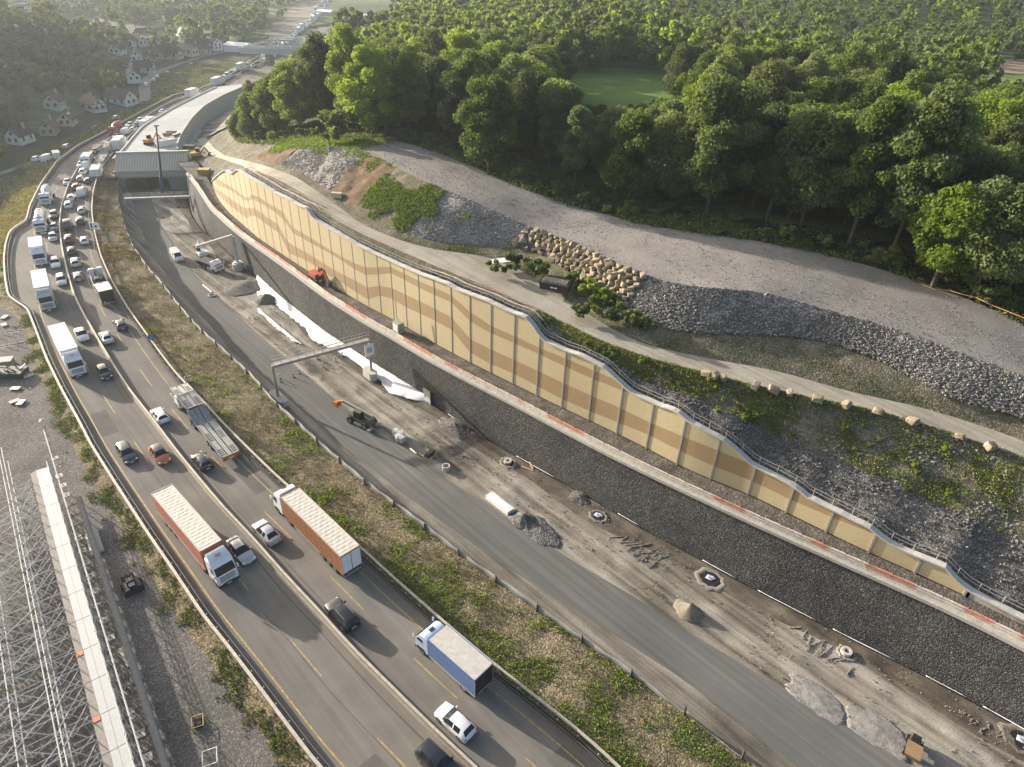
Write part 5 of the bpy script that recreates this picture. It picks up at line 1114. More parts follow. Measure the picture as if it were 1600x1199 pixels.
def shaft(u, v, lab, r=1.0, cover=True):
    root = empty('manhole_shaft')
    o = MB(); n = 20
    V = []; 
    for rr_, z in ((r*1.25, -0.02), (r*1.12, 0.10), (r*0.9, 0.05), (r*0.8, -0.02+0.03)):
        for i in range(n): t = 2*math.pi*i/n; q = rr_*(1+0.12*math.sin(i*2.7+u)); V.append((q*math.cos(t)*1.2, q*math.sin(t), z))
    F = [(k*n+i, k*n+(i+1) % n, (k+1)*n+(i+1) % n, (k+1)*n+i) for k in range(3) for i in range(n)]
    o._add(V, F); o.build('soil_rim', M_dirt, root, smooth=60)
    d = MB(); d.cyl((0, 0, 0.02), (0, 0, 0.05), r*0.82, n=20); d.build('shaft_shade', M_black, root, recalc=False)  # flat black disc at ground level stands in for the shade down the pit
    if cover: MB().ring((0.1, 0, 0), 0.62, 0.3, 0.05, 0.42, 18).build('shaft_ring', M_cope, root, smooth=30)
    else:
        MB().loft([[(-.5, -.4, .1), (-.1, -.5, .2), (-.2, .3, .15)], [(.3, .1, .3), (.55, -.2, .25), (.5, .5, .2)]]).build('fleece_scrap', M_fleece, root)
    return at(root, u, v, -5, lab, 'shaft', rot=ROAD)
shaft(794, 723, 'open shaft with a pale concrete ring near the foot of the stone wall', 1.0)
shaft(1323, 1021, 'shaft with a round white lid in the brown earth strip', 0.8)
shaft(1110, 905, 'open dark pit with torn white fleece beside the stone wall', 1.4, False)
shaft(935, 807, 'narrow dark pit lined with fleece left of the torn fleece pit', 1.0, False)
shaft(700, 660, 'dark pit with fleece scraps near the white gate panel', 1.2, False)
shaft(1597, 1158, 'fleece wrapped pit at the right edge of the earthworks', 1.4, False)
# timber lying around
for k, (u, v, L, a) in enumerate([(824, 733, 2.0, 0.3), (830, 728, 1.8, -0.5)]):
    o = MB().box(-L/2, L/2, -0.12, 0.12, 0.0, 0.14).build('timber_beam', paint('bare_timber', (0.42, 0.33, 0.2), 0.8)); at(o, u, v, -5, ['longer', 'shorter'][k]+' of two crossed bare beams right of the pale ringed shaft', 'beam', 'crossed beams', rot=ROAD+a)
def dumper():
    root = empty('site_dumper'); MB().box(0.1, 1.6, -0.6, 0.6, 0.7, 1.25, -0.12).build('skip', paint('skip_brown', (0.30, 0.20, 0.10), 0.6), root, recalc=False)
    MB().box(-1.3, 0.0, -0.5, 0.5, 0.5, 1.2, 0.08).build('body', M_black, root, bevel=0.05); MB().bar((-0.4, -0.5, 1.1), (-0.4, -0.5, 2.1), 0.07).bar((-0.4, 0.5, 1.1), (-0.4, 0.5, 2.1), 0.07).bar((-0.4, -0.5, 2.1), (-0.4, 0.5, 2.1), 0.07).build('roll_bar', M_galv, root, recalc=False)
    wheels(root, [-0.9, 0.8], 0.75, 0.36); return root
at(dumper(), 1424, 1172, -5, 'little dumper with a brown skip parked at the bottom right', 'dumper', rot=-2.2)
# delineator posts on the new road
for k, (u, v) in enumerate([(497, 562), (505, 575), (535, 557), (525, 565), (459, 590), (468, 584), (438, 592), (439, 597)]):
    root = empty('traffic_post'); MB().box(-0.16, 0.16, -0.16, 0.16, 0, 0.1).build('foot', M_black, root, recalc=False)
    MB().box(-0.1, 0.1, -0.04, 0.04, 0.1, 1.1).build('post', M_white, root, recalc=False); MB().box(-0.104, 0.104, -0.044, 0.044, 0.45, 0.75).build('red_band', M_red, root, recalc=False)
    at(root, u, v, -5, 'slim red and white traffic post on the new road under the gantry', 'traffic post', 'red and white posts under the gantry')
# electrical cabinet with rod and gate on the terrace / wall
root = empty('control_cabinet'); MB().box(-0.9, 0.9, -0.6, 0.6, 0, 1.9).build('housing', M_galv, root, recalc=False); MB().box(-0.7, 0.7, -0.66, -0.6, 0.2, 1.6).build('door', M_white, root, recalc=False)
MB().bar((-0.2, 0, 1.9), (-0.5, 0.1, 5.6), 0.12).build('rod', M_galv, root, recalc=False); at(root, 623, 518, TZ, 'grey switch cabinet with a leaning rod behind the plank fence', 'cabinet', rot=ROAD+math.pi)
root = empty('wall_gate'); MB().box(-0.1, 0.1, -1.0, 1.0, 0, 2.6).build('panel', M_cope, root, recalc=False); MB().box(-0.14, 0.14, -1.1, -1.0, 0, 2.7).build('jamb', M_darksteel, root, recalc=False); MB().box(-0.13, 0.13, 0.35, 0.6, 1.0, 1.4).build('notice', M_black, root, recalc=False)
at(root, 668, 629, -5, 'white door leaf standing at the foot of the stone wall beside the fleece', 'door', rot=ROAD-math.pi/2)
# boulders: stacked in the bank and lined along the dirt track
def boulder_mesh(seed):
    bm = bmesh.new(); bmesh.ops.create_icosphere(bm, subdivisions=2, radius=0.55)
    for v in bm.verts:
        c = v.co; f = 1+0.95*float(fbm(c.x*2.2+seed*3.1, c.y*2.2+c.z*1.7+seed, seed, 3)); v.co = Vector((c.x*1.25*f, c.y*0.95*f, c.z*0.85*f))
        for ax in range(3):
            lim = (0.46, 0.34, 0.28)[ax]; v.co[ax] = max(-lim, min(lim, v.co[ax]))
    me = bpy.data.meshes.new('boulder'); bm.to_mesh(me); bm.free(); return me
M_boul = ground('limestone_boulder', [(0.3, (0.17, 0.125, 0.08)), (0.5, (0.33, 0.27, 0.185)), (0.75, (0.30, 0.28, 0.25))], scale=0.9, fine=4, fine_amt=0.25, bump=0.5)
bmeshes = [boulder_mesh(i) for i in range(7)]
for me in bmeshes: me.materials.append(M_boul)
rb = random.Random(11); cnt = 0
for row, f in enumerate(np.linspace(0.08, 1.0, 7)):
    s = 53.0+(row % 2)*0.6
    while s < 79:
        w = SB.w(s)*(1-f)+CR.w(s)*f-0.35; z = SB.z(s)*(1-f)+CR.z(s)*f+0.1; x, y = XY(s, w)
        if not (row < 2 and s > 70 and rb.random() < 0.4):
            o = bpy.data.objects.new('boulder', rb.choice(bmeshes)); COL.objects.link(o); sz = rb.uniform(0.75, 1.45)
            o.location = (x, y, z); o.scale = (sz, sz, sz); o.rotation_euler = (rb.uniform(-.4, .4), rb.uniform(-.4, .4), rb.uniform(0, 6.3))
            tag(o, 'yellowish limestone boulder stacked in the bank below the gravel plateau', 'boulder', 'boulders stacked in the bank'); cnt += 1
        s += rb.uniform(1.15, 1.6)
for u, v in [(1115, 587), (1127, 591), (1138, 594), (1187, 606), (1214, 612), (1235, 619), (1280, 626), (1322, 636), (1370, 647), (1424, 660), (1495, 686), (1545, 700)]:
    o = bpy.data.objects.new('boulder', rb.choice(bmeshes)); COL.objects.link(o); s_, w_ = SW(P(u, v, 14)); sz = rb.uniform(1.1, 1.6)
    o.location = (*XY(s_, DN.w(s_)-0.5), float(DN.z(s_))+0.25); o.scale = (sz, sz, sz); o.rotation_euler = (rb.uniform(-.3, .3), rb.uniform(-.3, .3), rb.uniform(0, 6))
    tag(o, 'pale boulder at the outer edge of the curving dirt track', 'boulder', 'boulders lining the dirt track')
# things by the dirt track
root = empty('skip_container'); MB().box(-2.2, 2.2, -1.0, 1.0, 0.1, 1.3, -0.2).build('shell', M_chass, root, recalc=False); MB().box(-2.1, 2.1, -0.95, 0.95, 1.3, 1.5, 0.2).build('load', M_darkscree, root, recalc=False)
for k in (-0.5, 0.1): MB().box(k, k+0.45, -1.19, -1.14, 0.6, 0.8).build('marking', M_white, root, recalc=False)
at(root, 868, 452, 17, 'dark skip container half hidden by bushes beside the dirt track', 'skip', rot=-0.35)
o = MB().box(-1.1, 1.1, -0.5, 0.5, 0, 1.0).build('concrete_block', paint('buff_block', (0.50, 0.46, 0.34), 0.85), bevel=0.03); at(o, 527, 309, 18.3, 'buff concrete block at the foot of the spoil slope', 'block', rot=-0.2)
o = MB().box(-1.6, 1.6, -0.9, 0.9, 0, 0.12).build('white_board', M_white); at(o, 783, 408, 17.7, 'white board lying on the bushes where the dirt track widens', 'board', rot=0.4)
root = empty('portable_pump'); MB().cyl((0, 0, 0), (0, 0, 1.0), 0.45, n=12).build('barrel', paint('lilac', (0.25, 0.22, 0.38)), root); MB().bar((0, 0, 1.0), (0, 0, 2.6), 0.2).build('pipe', M_darksteel, root, recalc=False)
at(root, 516, 236, 24, 'small lilac barrel with an upright pipe on the grassy mound', 'barrel')
root = empty('yellow_container'); MB().box(-1.6, 1.6, -1.1, 1.1, 0, 2.2).build('body', paint('dull_yellow', (0.50, 0.36, 0.08), 0.6), root, recalc=False); MB().box(-1.4, 1.4, -1.13, -1.1, 0.2, 2.0).build('door', paint('dull_yellow2', (0.42, 0.30, 0.07), 0.6), root, recalc=False)
at(root, 321, 276, 3.2, 'yellow container behind the far end of the panelled wall', 'container', rot=fx.xy.angle_signed(Vector((1, 0))) if False else 0.1)
root = empty('pole_fence'); 
for k in range(6):
    p = P(280+k*9, 262-k*0.6, 3.2); MB().bar(p, p+np.array([0, 0, 1.3]), 0.1).build('post', M_galv, root, recalc=False)
pa_, pb_ = P(280, 262, 3.2), P(325, 259, 3.2)
for z in (0.6, 1.25): MB().bar(pa_+np.array([0, 0, z]), pb_+np.array([0, 0, z]), 0.1, 0.14).build('rail', M_cope, root, recalc=False)
tag(root, 'pale railing right of the portal hood in front of the yard', 'railing')
o = MB().box(-0.6, 0.6, -0.4, 0.4, 0, 0.5).build('white_tub', M_white); at(o, 326, 239, 2.5, 'small white tub lying in the yard above the wall end', 'tub')
at(excavator('yellow', reach=0.7), 308, 247, 2.6, 'small excavator parked in the yard right of the portal hood', 'excavator', rot=0.4)
o = MB().box(-1.8, 1.8, -1.0, 1.0, 0, 1.0).build('dark_skip', M_chass); at(o, 296, 232, 2.5, 'dark open skip at the corner of the covered roadway', 'skip')
root = empty('deck_cabin'); MB().box(-3.0, 3.0, -1.3, 1.3, 0, 1.6).build('hull', M_white, root, recalc=False); MB().box(-3.1, 3.1, -1.4, 1.4, 1.6, 1.75).build('roof', M_galv, root, recalc=False); at(root, 259, 227, 3, 'white site cabin on the deck beside the orange excavator', 'cabin', rot=ROAD-math.pi/2)
for k, (u, v) in enumerate([(268, 208), (262, 212), (276, 213), (270, 218)]):
    root = empty('formwork_pile')
    for q in range(4): MB().box(-1.6, 1.6, -0.7+q*0.05, 0.7, 0.02+q*0.22, 0.18+q*0.22).build('board', [M_chass, M_plank, M_rust, M_galv][(q+k) % 4], root, recalc=False)
    at(root, u, v, 3, ['rearmost', 'left', 'right', 'front'][k]+' pile of formwork boards on the deck behind the orange excavator', 'formwork pile', 'formwork piles on the deck', rot=k*0.7)
# sign boards by the guardrail
root = empty('road_sign'); MB().bar((-0.8, 0, 0), (-0.8, 0, 1.6), 0.1).build('post', M_galv, root, recalc=False); MB().bar((0.8, 0, 0), (0.8, 0, 1.6), 0.1).build('post', M_galv, root, recalc=False)
MB().box(-1.3, 1.3, -0.05, 0.05, 1.5, 3.2).build('panel', M_white, root, recalc=False)
MB().box(-0.9, -0.5, -0.075, -0.055, 1.8, 2.9).build('arrow_mark', M_black, root, recalc=False); MB().box(0.1, 0.7, -0.075, -0.055, 2.1, 2.5).build('text_mark', M_black, root, recalc=False)
at(root, 152, 368, 0, 'white direction board standing behind the right guardrail', 'road sign', rot=-0.1)
root = empty('road_sign'); MB().bar((0, 0, 0), (0, 0, 1.5), 0.09).build('post', M_galv, root, recalc=False); MB().cyl((0, -0.03, 1.75), (0, 0.03, 1.75), 0.6, n=20).build('panel', paint('blue_sign', (0.06, 0.16, 0.38), 0.4), root, recalc=False); MB().bar((-0.25, -0.05, 2.0), (0.25, -0.05, 1.5), 0.12, 0.02).build('arrow', M_white, root, recalc=False)
at(root, 240, 540, -0.3, 'round blue sign with a white arrow on the embankment by the guardrail', 'road sign')
for k in range(3):
    root = empty('marker_post'); MB().box(-0.07, 0.07, -0.05, 0.05, 0, 1.0).build('post', M_white, root, recalc=False); MB().box(-0.075, 0.075, -0.055, 0.055, 0.7, 0.85).build('band', M_black, root, recalc=False)
    at(root, 291+k*4, 597-k*1, -0.1, ['left', 'middle', 'right'][k]+' of three small white posts behind the guardrail above the transporter', 'marker post', 'three white marker posts')

# ------------------------------------------------------------------ scaffold and stored material on the gravel left of the motorway
ZG = -0.9
d0, d1 = Vector(P(61, 734, 3.0)), Vector(P(196, 1235, 3.0)); ax_ = (d1-d0); LEN = ax_.length; ax_.normalize(); ay_ = Vector((ax_.y, -ax_.x, 0))
if (ay_.x*(-1)) < 0: ay_ = -ay_     # +y points left, away from the motorway
SM = Matrix(((ax_.x, ay_.x, 0, d0.x), (ax_.y, ay_.y, 0, d0.y), (0, 0, 1, ZG), (0, 0, 0, 1)))
def L2W(x, y, z): return SM @ Vector((x, y, z))
M_tube = paint('scaffold_tube', (0.70, 0.68, 0.65), 0.5, 0.1, 0.1); M_coup = paint('rusty_coupler', (0.26, 0.13, 0.09), 0.7, 0, 0.2)
M_alu = paint('aluminium_board', (0.40, 0.41, 0.40), 0.6, 0.15, 0.05); M_ply = paint('plywood_board', (0.30, 0.27, 0.23), 0.8, 0, 0.1)
sc_ = empty('scaffold'); tag(sc_, 'long walkway scaffold of galvanised tubes with three plank deck at the left edge', 'scaffold')
nb = 13; bl = (LEN+4)/nb
for i in range(nb):
    x0, x1 = i*bl+0.03, (i+1)*bl-0.03
    for j, (ya, yb, mt) in enumerate([(-0.95, -0.30, M_alu), (-0.28, 0.36, M_alu), (0.38, 1.0, M_ply)]):
        m_ = MB(); m_.M = SM; m_.box(x0, x1, ya, yb, 3.82, 3.9); m_.build('deck_board', mt, sc_, recalc=False)
    if i in (8, 10, 12): m_ = MB(); m_.M = SM; m_.box(x0, x0+0.5, 0.40, 0.98, 3.9, 3.95); m_.build('hazard_end', paint('orange_mark', (0.72, 0.18, 0.06)), sc_, recalc=False)
post, brace, ledg, coup = [], [], [], []
rs = random.Random(3)
xs = np.arange(0, LEN+2, 2.15)
for i, x in enumerate(xs[::-1]):
    far = x < 5
    for y, h in ((-1.1, 4.9), (1.1, 3.8), (3.2, 5.2 if x > 2 else 3), (6.4, 5.2), (9.2, 4.2), (12.2, 5.0)):
        if y > 6 and x < 4: continue
        if y > 9 and x < 16: continue
        post.append((L2W(x, y, 0), L2W(x, y, h), 0.06))
        for zc in (2.0, h-0.5): coup.append((L2W(x-0.1, y, zc), L2W(x+0.1, y, zc), 0.09))
    ym = 12.2 if x >= 16 else (6.4 if x >= 4 else 3.2)
    for z in (1.9, 3.75): ledg.append((L2W(x, -1.2, z), L2W(x, ym, z+rs.uniform(-.1, .5)), 0.05))
    for a, b in ((1.1, 3.2), (3.2, 6.4), (6.4, 9.2), (9.2, 12.2)):
        if b <= ym:
            brace.append((L2W(x, a, 0.3), L2W(x, b, 4.6), 0.048)); brace.append((L2W(x, b, 0.3), L2W(x+2.0, a, 4.4), 0.048))
            if rs.random() < 0.7: brace.append((L2W(x, a, 3.6), L2W(x+2.1*2, b, 4.9), 0.045))
for y, zz in ((-1.1, (4.3, 4.85)), (-1.75, (4.6, 4.1)), (3.2, (5.1, 2.8)), (6.4, (5.1, 2.6)), (9.2, (4.1, 2.0)), (12.2, (4.9, 2.4)), (12.6, (4.9,)), (3.6, (4.9,))):
    st = -6 if y in (3.2, 3.6) else (4 if y < 6.5 else 16)
    if y < 0: st = -8 if y < -1.5 else 0
    for z in zz: 
        x = st
        while x < LEN+2: ledg.insert(0, (L2W(x, y, z), L2W(min(x+6.2, LEN+3), y, z), 0.055)); x += 6.4
pieces('standard', post, M_tube, sc_); pieces('brace', brace, M_tube, sc_); pieces('ledger', ledg, M_tube, sc_); pieces('coupler', coup, M_coup, sc_, n=6)
o = MB(); o.M = SM; o.cyl((6, -3.0, 1.9), (LEN+4, -3.0, 1.9), 0.34, n=14); o = o.build('formwork_tube', M_conc2, smooth=40); tag(o, 'thick grey concrete coloured beam running beside the scaffold walkway', 'beam')
k = 0
for u, v in [(67, 660), (70, 671), (75, 684), (77, 695), (81, 708), (87, 719), (94, 747), (100, 762), (105, 777), (114, 809), (119, 827), (124, 845), (130, 864), (136, 883), (143, 904), (150, 927), (156, 950), (165, 973), (174, 1000), (200, 1081), (211, 1120), (221, 1150), (232, 1187), (95, 730), (98, 727), (191, 1062)]:
    root = empty('footing_block'); MB().box(-0.42, 0.42, -0.42, 0.42, 0, 0.42).build('block', M_cope, root, recalc=False); MB().cyl((0, 0, 0.42), (0, 0, 0.6), 0.07, n=6).build('bolt', M_coup, root, recalc=False)
    at(root, u, v, ZG, 'square white footing block on the gravel beside the scaffold', 'footing block', 'white footing blocks beside the scaffold', rot=math.atan2(ax_.y, ax_.x)+rs.uniform(-.25, .25))
A_ = math.atan2(ax_.y, ax_.x)
at(pipes(8, 4.2, 0.17, M_alu, 'beam_stack', True), 142, 856, ZG, 'stack of long aluminium beams lying on the gravel between scaffold and verge', 'beam stack', rot=A_)
at(pipes(1, 3.0, 0.16, M_plank, 'single_beam', True), 154, 888, ZG, 'single pale beam on the gravel just below the stack of aluminium beams', 'beam', rot=A_+0.06)
at(pipes(6, 2.8, 0.15, M_plank, 'timber_bundle', True), 196, 1032, ZG, 'bundle of weathered timbers with rusty ends beside the scaffold', 'timber bundle', rot=A_+0.1)
o = MB().box(-0.6, 0.6, -0.5, 0.5, 0, 0.6).build('stone_block', M_conc2, bevel=0.04); at(o, 216, 1064, ZG, 'grey block on the gravel below the timber bundle', 'block', rot=0.6)
def attachment():
    root = empty('skid_loader'); MB().box(-0.9, 1.2, -0.95, 0.95, 0.3, 1.2, 0.1).build('body', M_black, root, bevel=0.1); MB().box(-0.4, 0.6, -0.5, 0.5, 1.2, 1.9, 0.15).build('cab', M_black, root, bevel=0.05)
    MB().box(0.55, 0.62, -0.3, 0.3, 1.25, 1.7).build('window', M_lamp, root, recalc=False)
    MB().bar((1.5, -1.3, 0.2), (1.5, 1.3, 0.2), 0.1).build('front_bar', M_plank, root, recalc=False)
    for sy in (-1, 1): MB().bar((0.9, sy*1.1, 0.5), (1.5, sy*1.2, 0.2), 0.09).build('fork', M_plank, root, recalc=False)
    for q in range(6): MB().cyl((-0.9+rs.uniform(0, .8), -0.6+q*0.22, 1.15), (-1.3+rs.uniform(0, .5), -0.6+q*0.22, 1.5), 0.09, n=7).build('hose', M_chass, root, recalc=False)
    wheels(root, [-0.6, 0.7], 1.05, 0.42, False); return root
at(attachment(), 209, 922, ZG, 'black skid steer loader with a timber front bar on the gravel', 'loader', rot=A_+0.05)
def genset(frame, label, u, v, s_=1.0):
    root = empty('framed_unit'); 
    for a, b in [((-.6, -.5, 0), (-.6, -.5, 1)), ((.6, -.5, 0), (.6, -.5, 1)), ((-.6, .5, 0), (-.6, .5, 1)), ((.6, .5, 0), (.6, .5, 1)), ((-.6, -.5, 1), (.6, -.5, 1)), ((-.6, .5, 1), (.6, .5, 1)), ((-.6, -.5, 1), (-.6, .5, 1)), ((.6, -.5, 1), (.6, .5, 1)), ((.6, -.5, .1), (.6, .5, .1)), ((-.6, -.5, .1), (.6, -.5, .1))]:
        MB().bar([c*s_ for c in a], [c*s_ for c in b], 0.07).build('frame_bar', frame, root, recalc=False)
    if s_ <= 1: MB().box(-.5, .4, -.4, .4, .1, .85, .06).build('engine', M_black, root, bevel=0.04)
    return at(root, u, v, ZG, label, 'equipment frame', rot=A_-0.25)
genset(paint('dull_yellow', (0.5, 0.36, 0.08)), 'black engine unit in a yellow frame standing alone on the gravel', 312, 1136)
genset(M_tube, 'empty white tube frame cut off by the bottom edge of the photo', 332, 1194, 1.2)
# clutter at the left edge of the gravel
root = empty('wooden_crate'); MB().box(-1.1, 1.1, -0.8, 0.8, 0.1, 1.5).build('box', paint('crate_wood', (0.34, 0.29, 0.22), 0.8), root, recalc=False); MB().box(-1.2, 1.2, -0.9, 0.9, 1.5, 1.6).build('lid', M_cope, root, recalc=False); at(root, 12, 574, ZG, 'tan box with a pale lid near the left edge of the gravel yard', 'crate', rot=0.25)
root = empty('rubble_skip'); MB().box(-2.6, 2.6, -1.1, 1.1, 0.1, 1.5, -0.15).build('shell', paint('skip_green', (0.05, 0.06, 0.045), 0.6), root, recalc=False)
for q in range(14): a = (rs.uniform(-2.4, 2.4), rs.uniform(-.9, .9), 1.5); MB().bar(a, (a[0]+rs.uniform(-.8, .8), a[1]+rs.uniform(-.8, .8), 2.0), 0.16).build('scrap_piece', M_galv if q % 3 else M_rust, root, recalc=False)
at(root, 16, 590, ZG, 'dark green skip heaped with grey scrap below the tan box', 'skip', rot=0.05)
for k, (u, v, a, lab) in enumerate([(8, 525, 0.5, 'uppermost stack of rusty formwork beams at the left edge'), (13, 545, 0.55, 'rusty formwork beams with upright arms above the tan box')]):
    root = empty('formwork_stack')
    for q in range(4): MB().box(-2.6, 2.4, -0.8+q*0.4, -0.55+q*0.4, 0.0+0.1*q, 0.25+0.1*q).build('beam', [M_galv, M_rust][q % 2], root, recalc=False)
    for q in range(3): MB().bar((-1.6+q*1.5, -.6, 0.3), (-1.2+q*1.5, 0.2, 1.4), 0.12).build('arm', M_tube, root, recalc=False)
    at(root, u, v, ZG, lab, 'formwork frame', rot=a)
for k, (u, v) in enumerate([(40, 590), (47, 592), (9, 500), (8, 512), (26, 612), (25, 632), (35, 634)]):
    root = empty('equipment_stand'); MB().box(-.7, .7, -.45, .45, .55, .7).build('top', M_cope if k % 2 else M_galv, root, recalc=False)
    for sx in (-.5, .5):
        for sy in (-.3, .3): MB().bar((sx, sy, 0), (sx, sy, .55), .09).build('leg', M_chass, root, recalc=False)
    at(root, u, v, ZG, 'low metal stand with a flat top in the clutter of the gravel yard', 'stand', 'metal stands in the gravel yard', rot=k*0.8)
# ruts and tracked prints in the earth
def ruts():
    m_ = MB(); rn = random.Random(9)
    for u, v, n, L, sp in ((965, 838, 9, 2.2, 0.75), (1245, 985, 9, 2.6, 0.8), (1000, 850, 7, 1.8, 0.7), (700, 700, 6, 1.4, .6), (1480, 1100, 22, 0.7, 0.3)):
        p = P(u, v, -5); d = np.array([-ES[0], -ES[1], 0])
        for i in range(n):
            q = p+d*(i*sp*rn.uniform(0.8, 1.2))+np.array([EW[0], EW[1], 0])*rn.uniform(-.7, .7); a = rn.uniform(0.0, 1.0); e = np.array([math.cos(a), math.sin(a), 0])*L/2*rn.uniform(.6, 1.1)
            for k in range(5):
                f0, f1 = -1+k*0.4, -0.6+k*0.4; h = rn.uniform(0.08, 0.2)*(1-abs(f0+0.2)*0.6)
                m_.bar(q+e*f0+np.array([0, 0, h*0.2]), q+e*f1+np.array([rn.uniform(-.12, .12), 0, h*0.2]), rn.uniform(0.07, 0.16), h)
    o = m_.build('churned_ridges', M_dirt, recalc=False); tag(o, 'short churned ridges and track prints pressed into the earthworks', 'ridges', None, 'stuff')
ruts()
# ------------------------------------------------------------------ vegetation
def cards(C, Nn, size, rng, flat=0.5):
    """leaf-clump quads at points C with outward directions Nn"""
    n = len(C); r = rng.normal(size=(n, 3)); d = Nn*flat+r*(1-flat); d /= np.linalg.norm(d, axis=1)[:, None]+1e-9
    a = np.cross(d, rng.normal(size=(n, 3))); a /= np.linalg.norm(a, axis=1)[:, None]+1e-9; b = np.cross(d, a)
    s = size*(0.6+0.8*rng.random(n))[:, None]; a = a*s*0.5; b = b*s*0.5*(0.6+0.6*rng.random(n))[:, None]
    bend = d*s*0.18
    V = np.stack([C-a-b*0.5, C-b+bend, C+a+b*0.3, C+b-bend], 1).reshape(-1, 3)
    F = np.arange(n*4).reshape(-1, 4); return V, F
def crown_geo(H, R, base, nblob, ncard, size, rng, shape=1.0, top=0.0):
    """H total height, R crown radius, base = height where the crown begins"""
    cz = (H+base)/2; hz = (H-base)/2; cs = []; tries = 0
    while len(cs) < nblob and tries < 900:
        tries += 1; p = rng.normal(size=3); p /= np.linalg.norm(p); q = rng.random()**0.25; p = p*q
        rad = R*rng.choice([rng.uniform(0.13, 0.24), rng.uniform(0.22, 0.40)])
        k = 1.0-0.35*max(0, p[2])*shape
        c = np.array([p[0]*(R-rad)*k, p[1]*(R-rad)*k, cz+p[2]*(hz-rad*0.8)])
        cs.append((c, rad))
    tot = sum(r*r for _, r in cs); P_, N_ = [], []
    for c, r in cs:
        m = max(8, int(ncard*r*r/tot)); d = rng.normal(size=(m, 3)); d /= np.linalg.norm(d, axis=1)[:, None]
        rr_ = r*(0.45+0.75*rng.random(m)**0.8)[:, None]; q = c+d*rr_*np.array([1, 1, 0.8])
        P_.append(q); N_.append(d)
    C = np.concatenate(P_); D = np.concatenate(N_); V, F = cards(C, D, size, rng)
    return V, F, cs
def trunk_geo(H, base, cs, r0, rng, limbs=7):
    m_ = MB(); p = Vector((0, 0, -0.8)); k = 5; top = H*0.8; pts = [p]
    for i in range(1, k+1): pts.append(Vector((rng.uniform(-1, 1)*0.25*i/2, rng.uniform(-1, 1)*0.25*i/2, top*i/k)))
    for i in range(k): m_.cyl(pts[i], pts[i+1], r0*(1-i/k*0.85), r0*(1-(i+1)/k*0.85), n=7, caps=False)
    for c, r in cs[:limbs]:
        z = min(top*0.85, max(base*0.7, c[2]-r*1.5)); f = z/top*k; i = min(k-1, int(f)); a = pts[i].lerp(pts[i+1], f-i); m_.cyl(a, Vector(c), r0*0.35, r0*0.08, n=5, caps=False)
    return m_
M_leafA = leafmat('oak_foliage', (0.072, 0.109, 0.029), (0.123, 0.174, 0.046), (0.203, 0.254, 0.072), 0.5)
M_leafB = leafmat('ash_foliage', (0.087, 0.116, 0.049), (0.145, 0.189, 0.080), (0.232, 0.268, 0.123), 0.5)
M_leafC = leafmat('lime_green_foliage', (0.131, 0.189, 0.029), (0.203, 0.275, 0.043), (0.290, 0.362, 0.072), 0.52)
M_leafD = leafmat('dull_foliage', (0.058, 0.080, 0.035), (0.094, 0.116, 0.049), (0.152, 0.167, 0.070), 0.45)
M_bark = ground('bark', [(0.3, (0.06, 0.05, 0.04)), (0.7, (0.13, 0.115, 0.095))], scale=2, fine=9, fine_amt=0.3, bump=0.5)
LEAVES = [M_leafA, M_leafB, M_leafC, M_leafD]
def tree_meshes(H, R, base, nb, nc, size, seed, mat, r0):
    rng = np.random.default_rng(seed); V, F, cs = crown_geo(H, R, base, nb, nc, size, rng)
    o = npmesh('crown', V, F, mat); cm = o.data; bpy.data.objects.remove(o)
    o = trunk_geo(H, base, cs, r0, rng).build('trunk', M_bark, smooth=60, recalc=False); tm = o.data; bpy.data.objects.remove(o); return cm, tm
#        H    R   base nb  nc   size
SPEC = [(20, 7.0, 2.2, 52, 20000, 0.40), (22, 6.2, 3.0, 46, 19000, 0.40), (17, 6.4, 1.2, 46, 18000, 0.39), (19, 5.0, 3.5, 34, 14000, 0.38), (15, 5.4, 1.0, 36, 14500, 0.38), (21, 7.6, 1.8, 58, 22000, 0.42)]
TP = [[tree_meshes(*sp, seed=100+i*7, mat=LEAVES[j], r0=0.32) for j in range(4)] for i, sp in enumerate(SPEC)]
SPEC2 = [(9, 3.8, 0.6, 16, 1500, 0.62), (11, 4.0, 1.2, 16, 1600, 0.66), (7, 3.4, 0.2, 12, 1200, 0.6)]
TP2 = [[tree_meshes(*sp, seed=300+i*7, mat=LEAVES[j], r0=0.22) for j in (0, 1, 3)] for i, sp in enumerate(SPEC2)]
def tree(meshes, x, y, z, sc_, rz, label, group=None, name='broadleaf_tree', sz=None):
    root = empty(name, (x, y, z), rz); root.scale = (sc_, sc_, sz or sc_)
    for me, nm in zip(meshes, ('crown', 'trunk')):
        o = bpy.data.objects.new(nm, me); COL.objects.link(o); o.parent = root
    return tag(root, label, 'tree', group)
rt = random.Random(21)
placed = []
def ground_h(x, y):
    s, w = SW((x, y)); 
    if s < 372 and w < BK.w(s)+14: 
        f = min(max((w-BK.w(s))/14, 0), 1); return float(BK.z(s)*(1-f)+G(*XY(s, BK.w(s)+14))*f)
    return float(G(x, y))
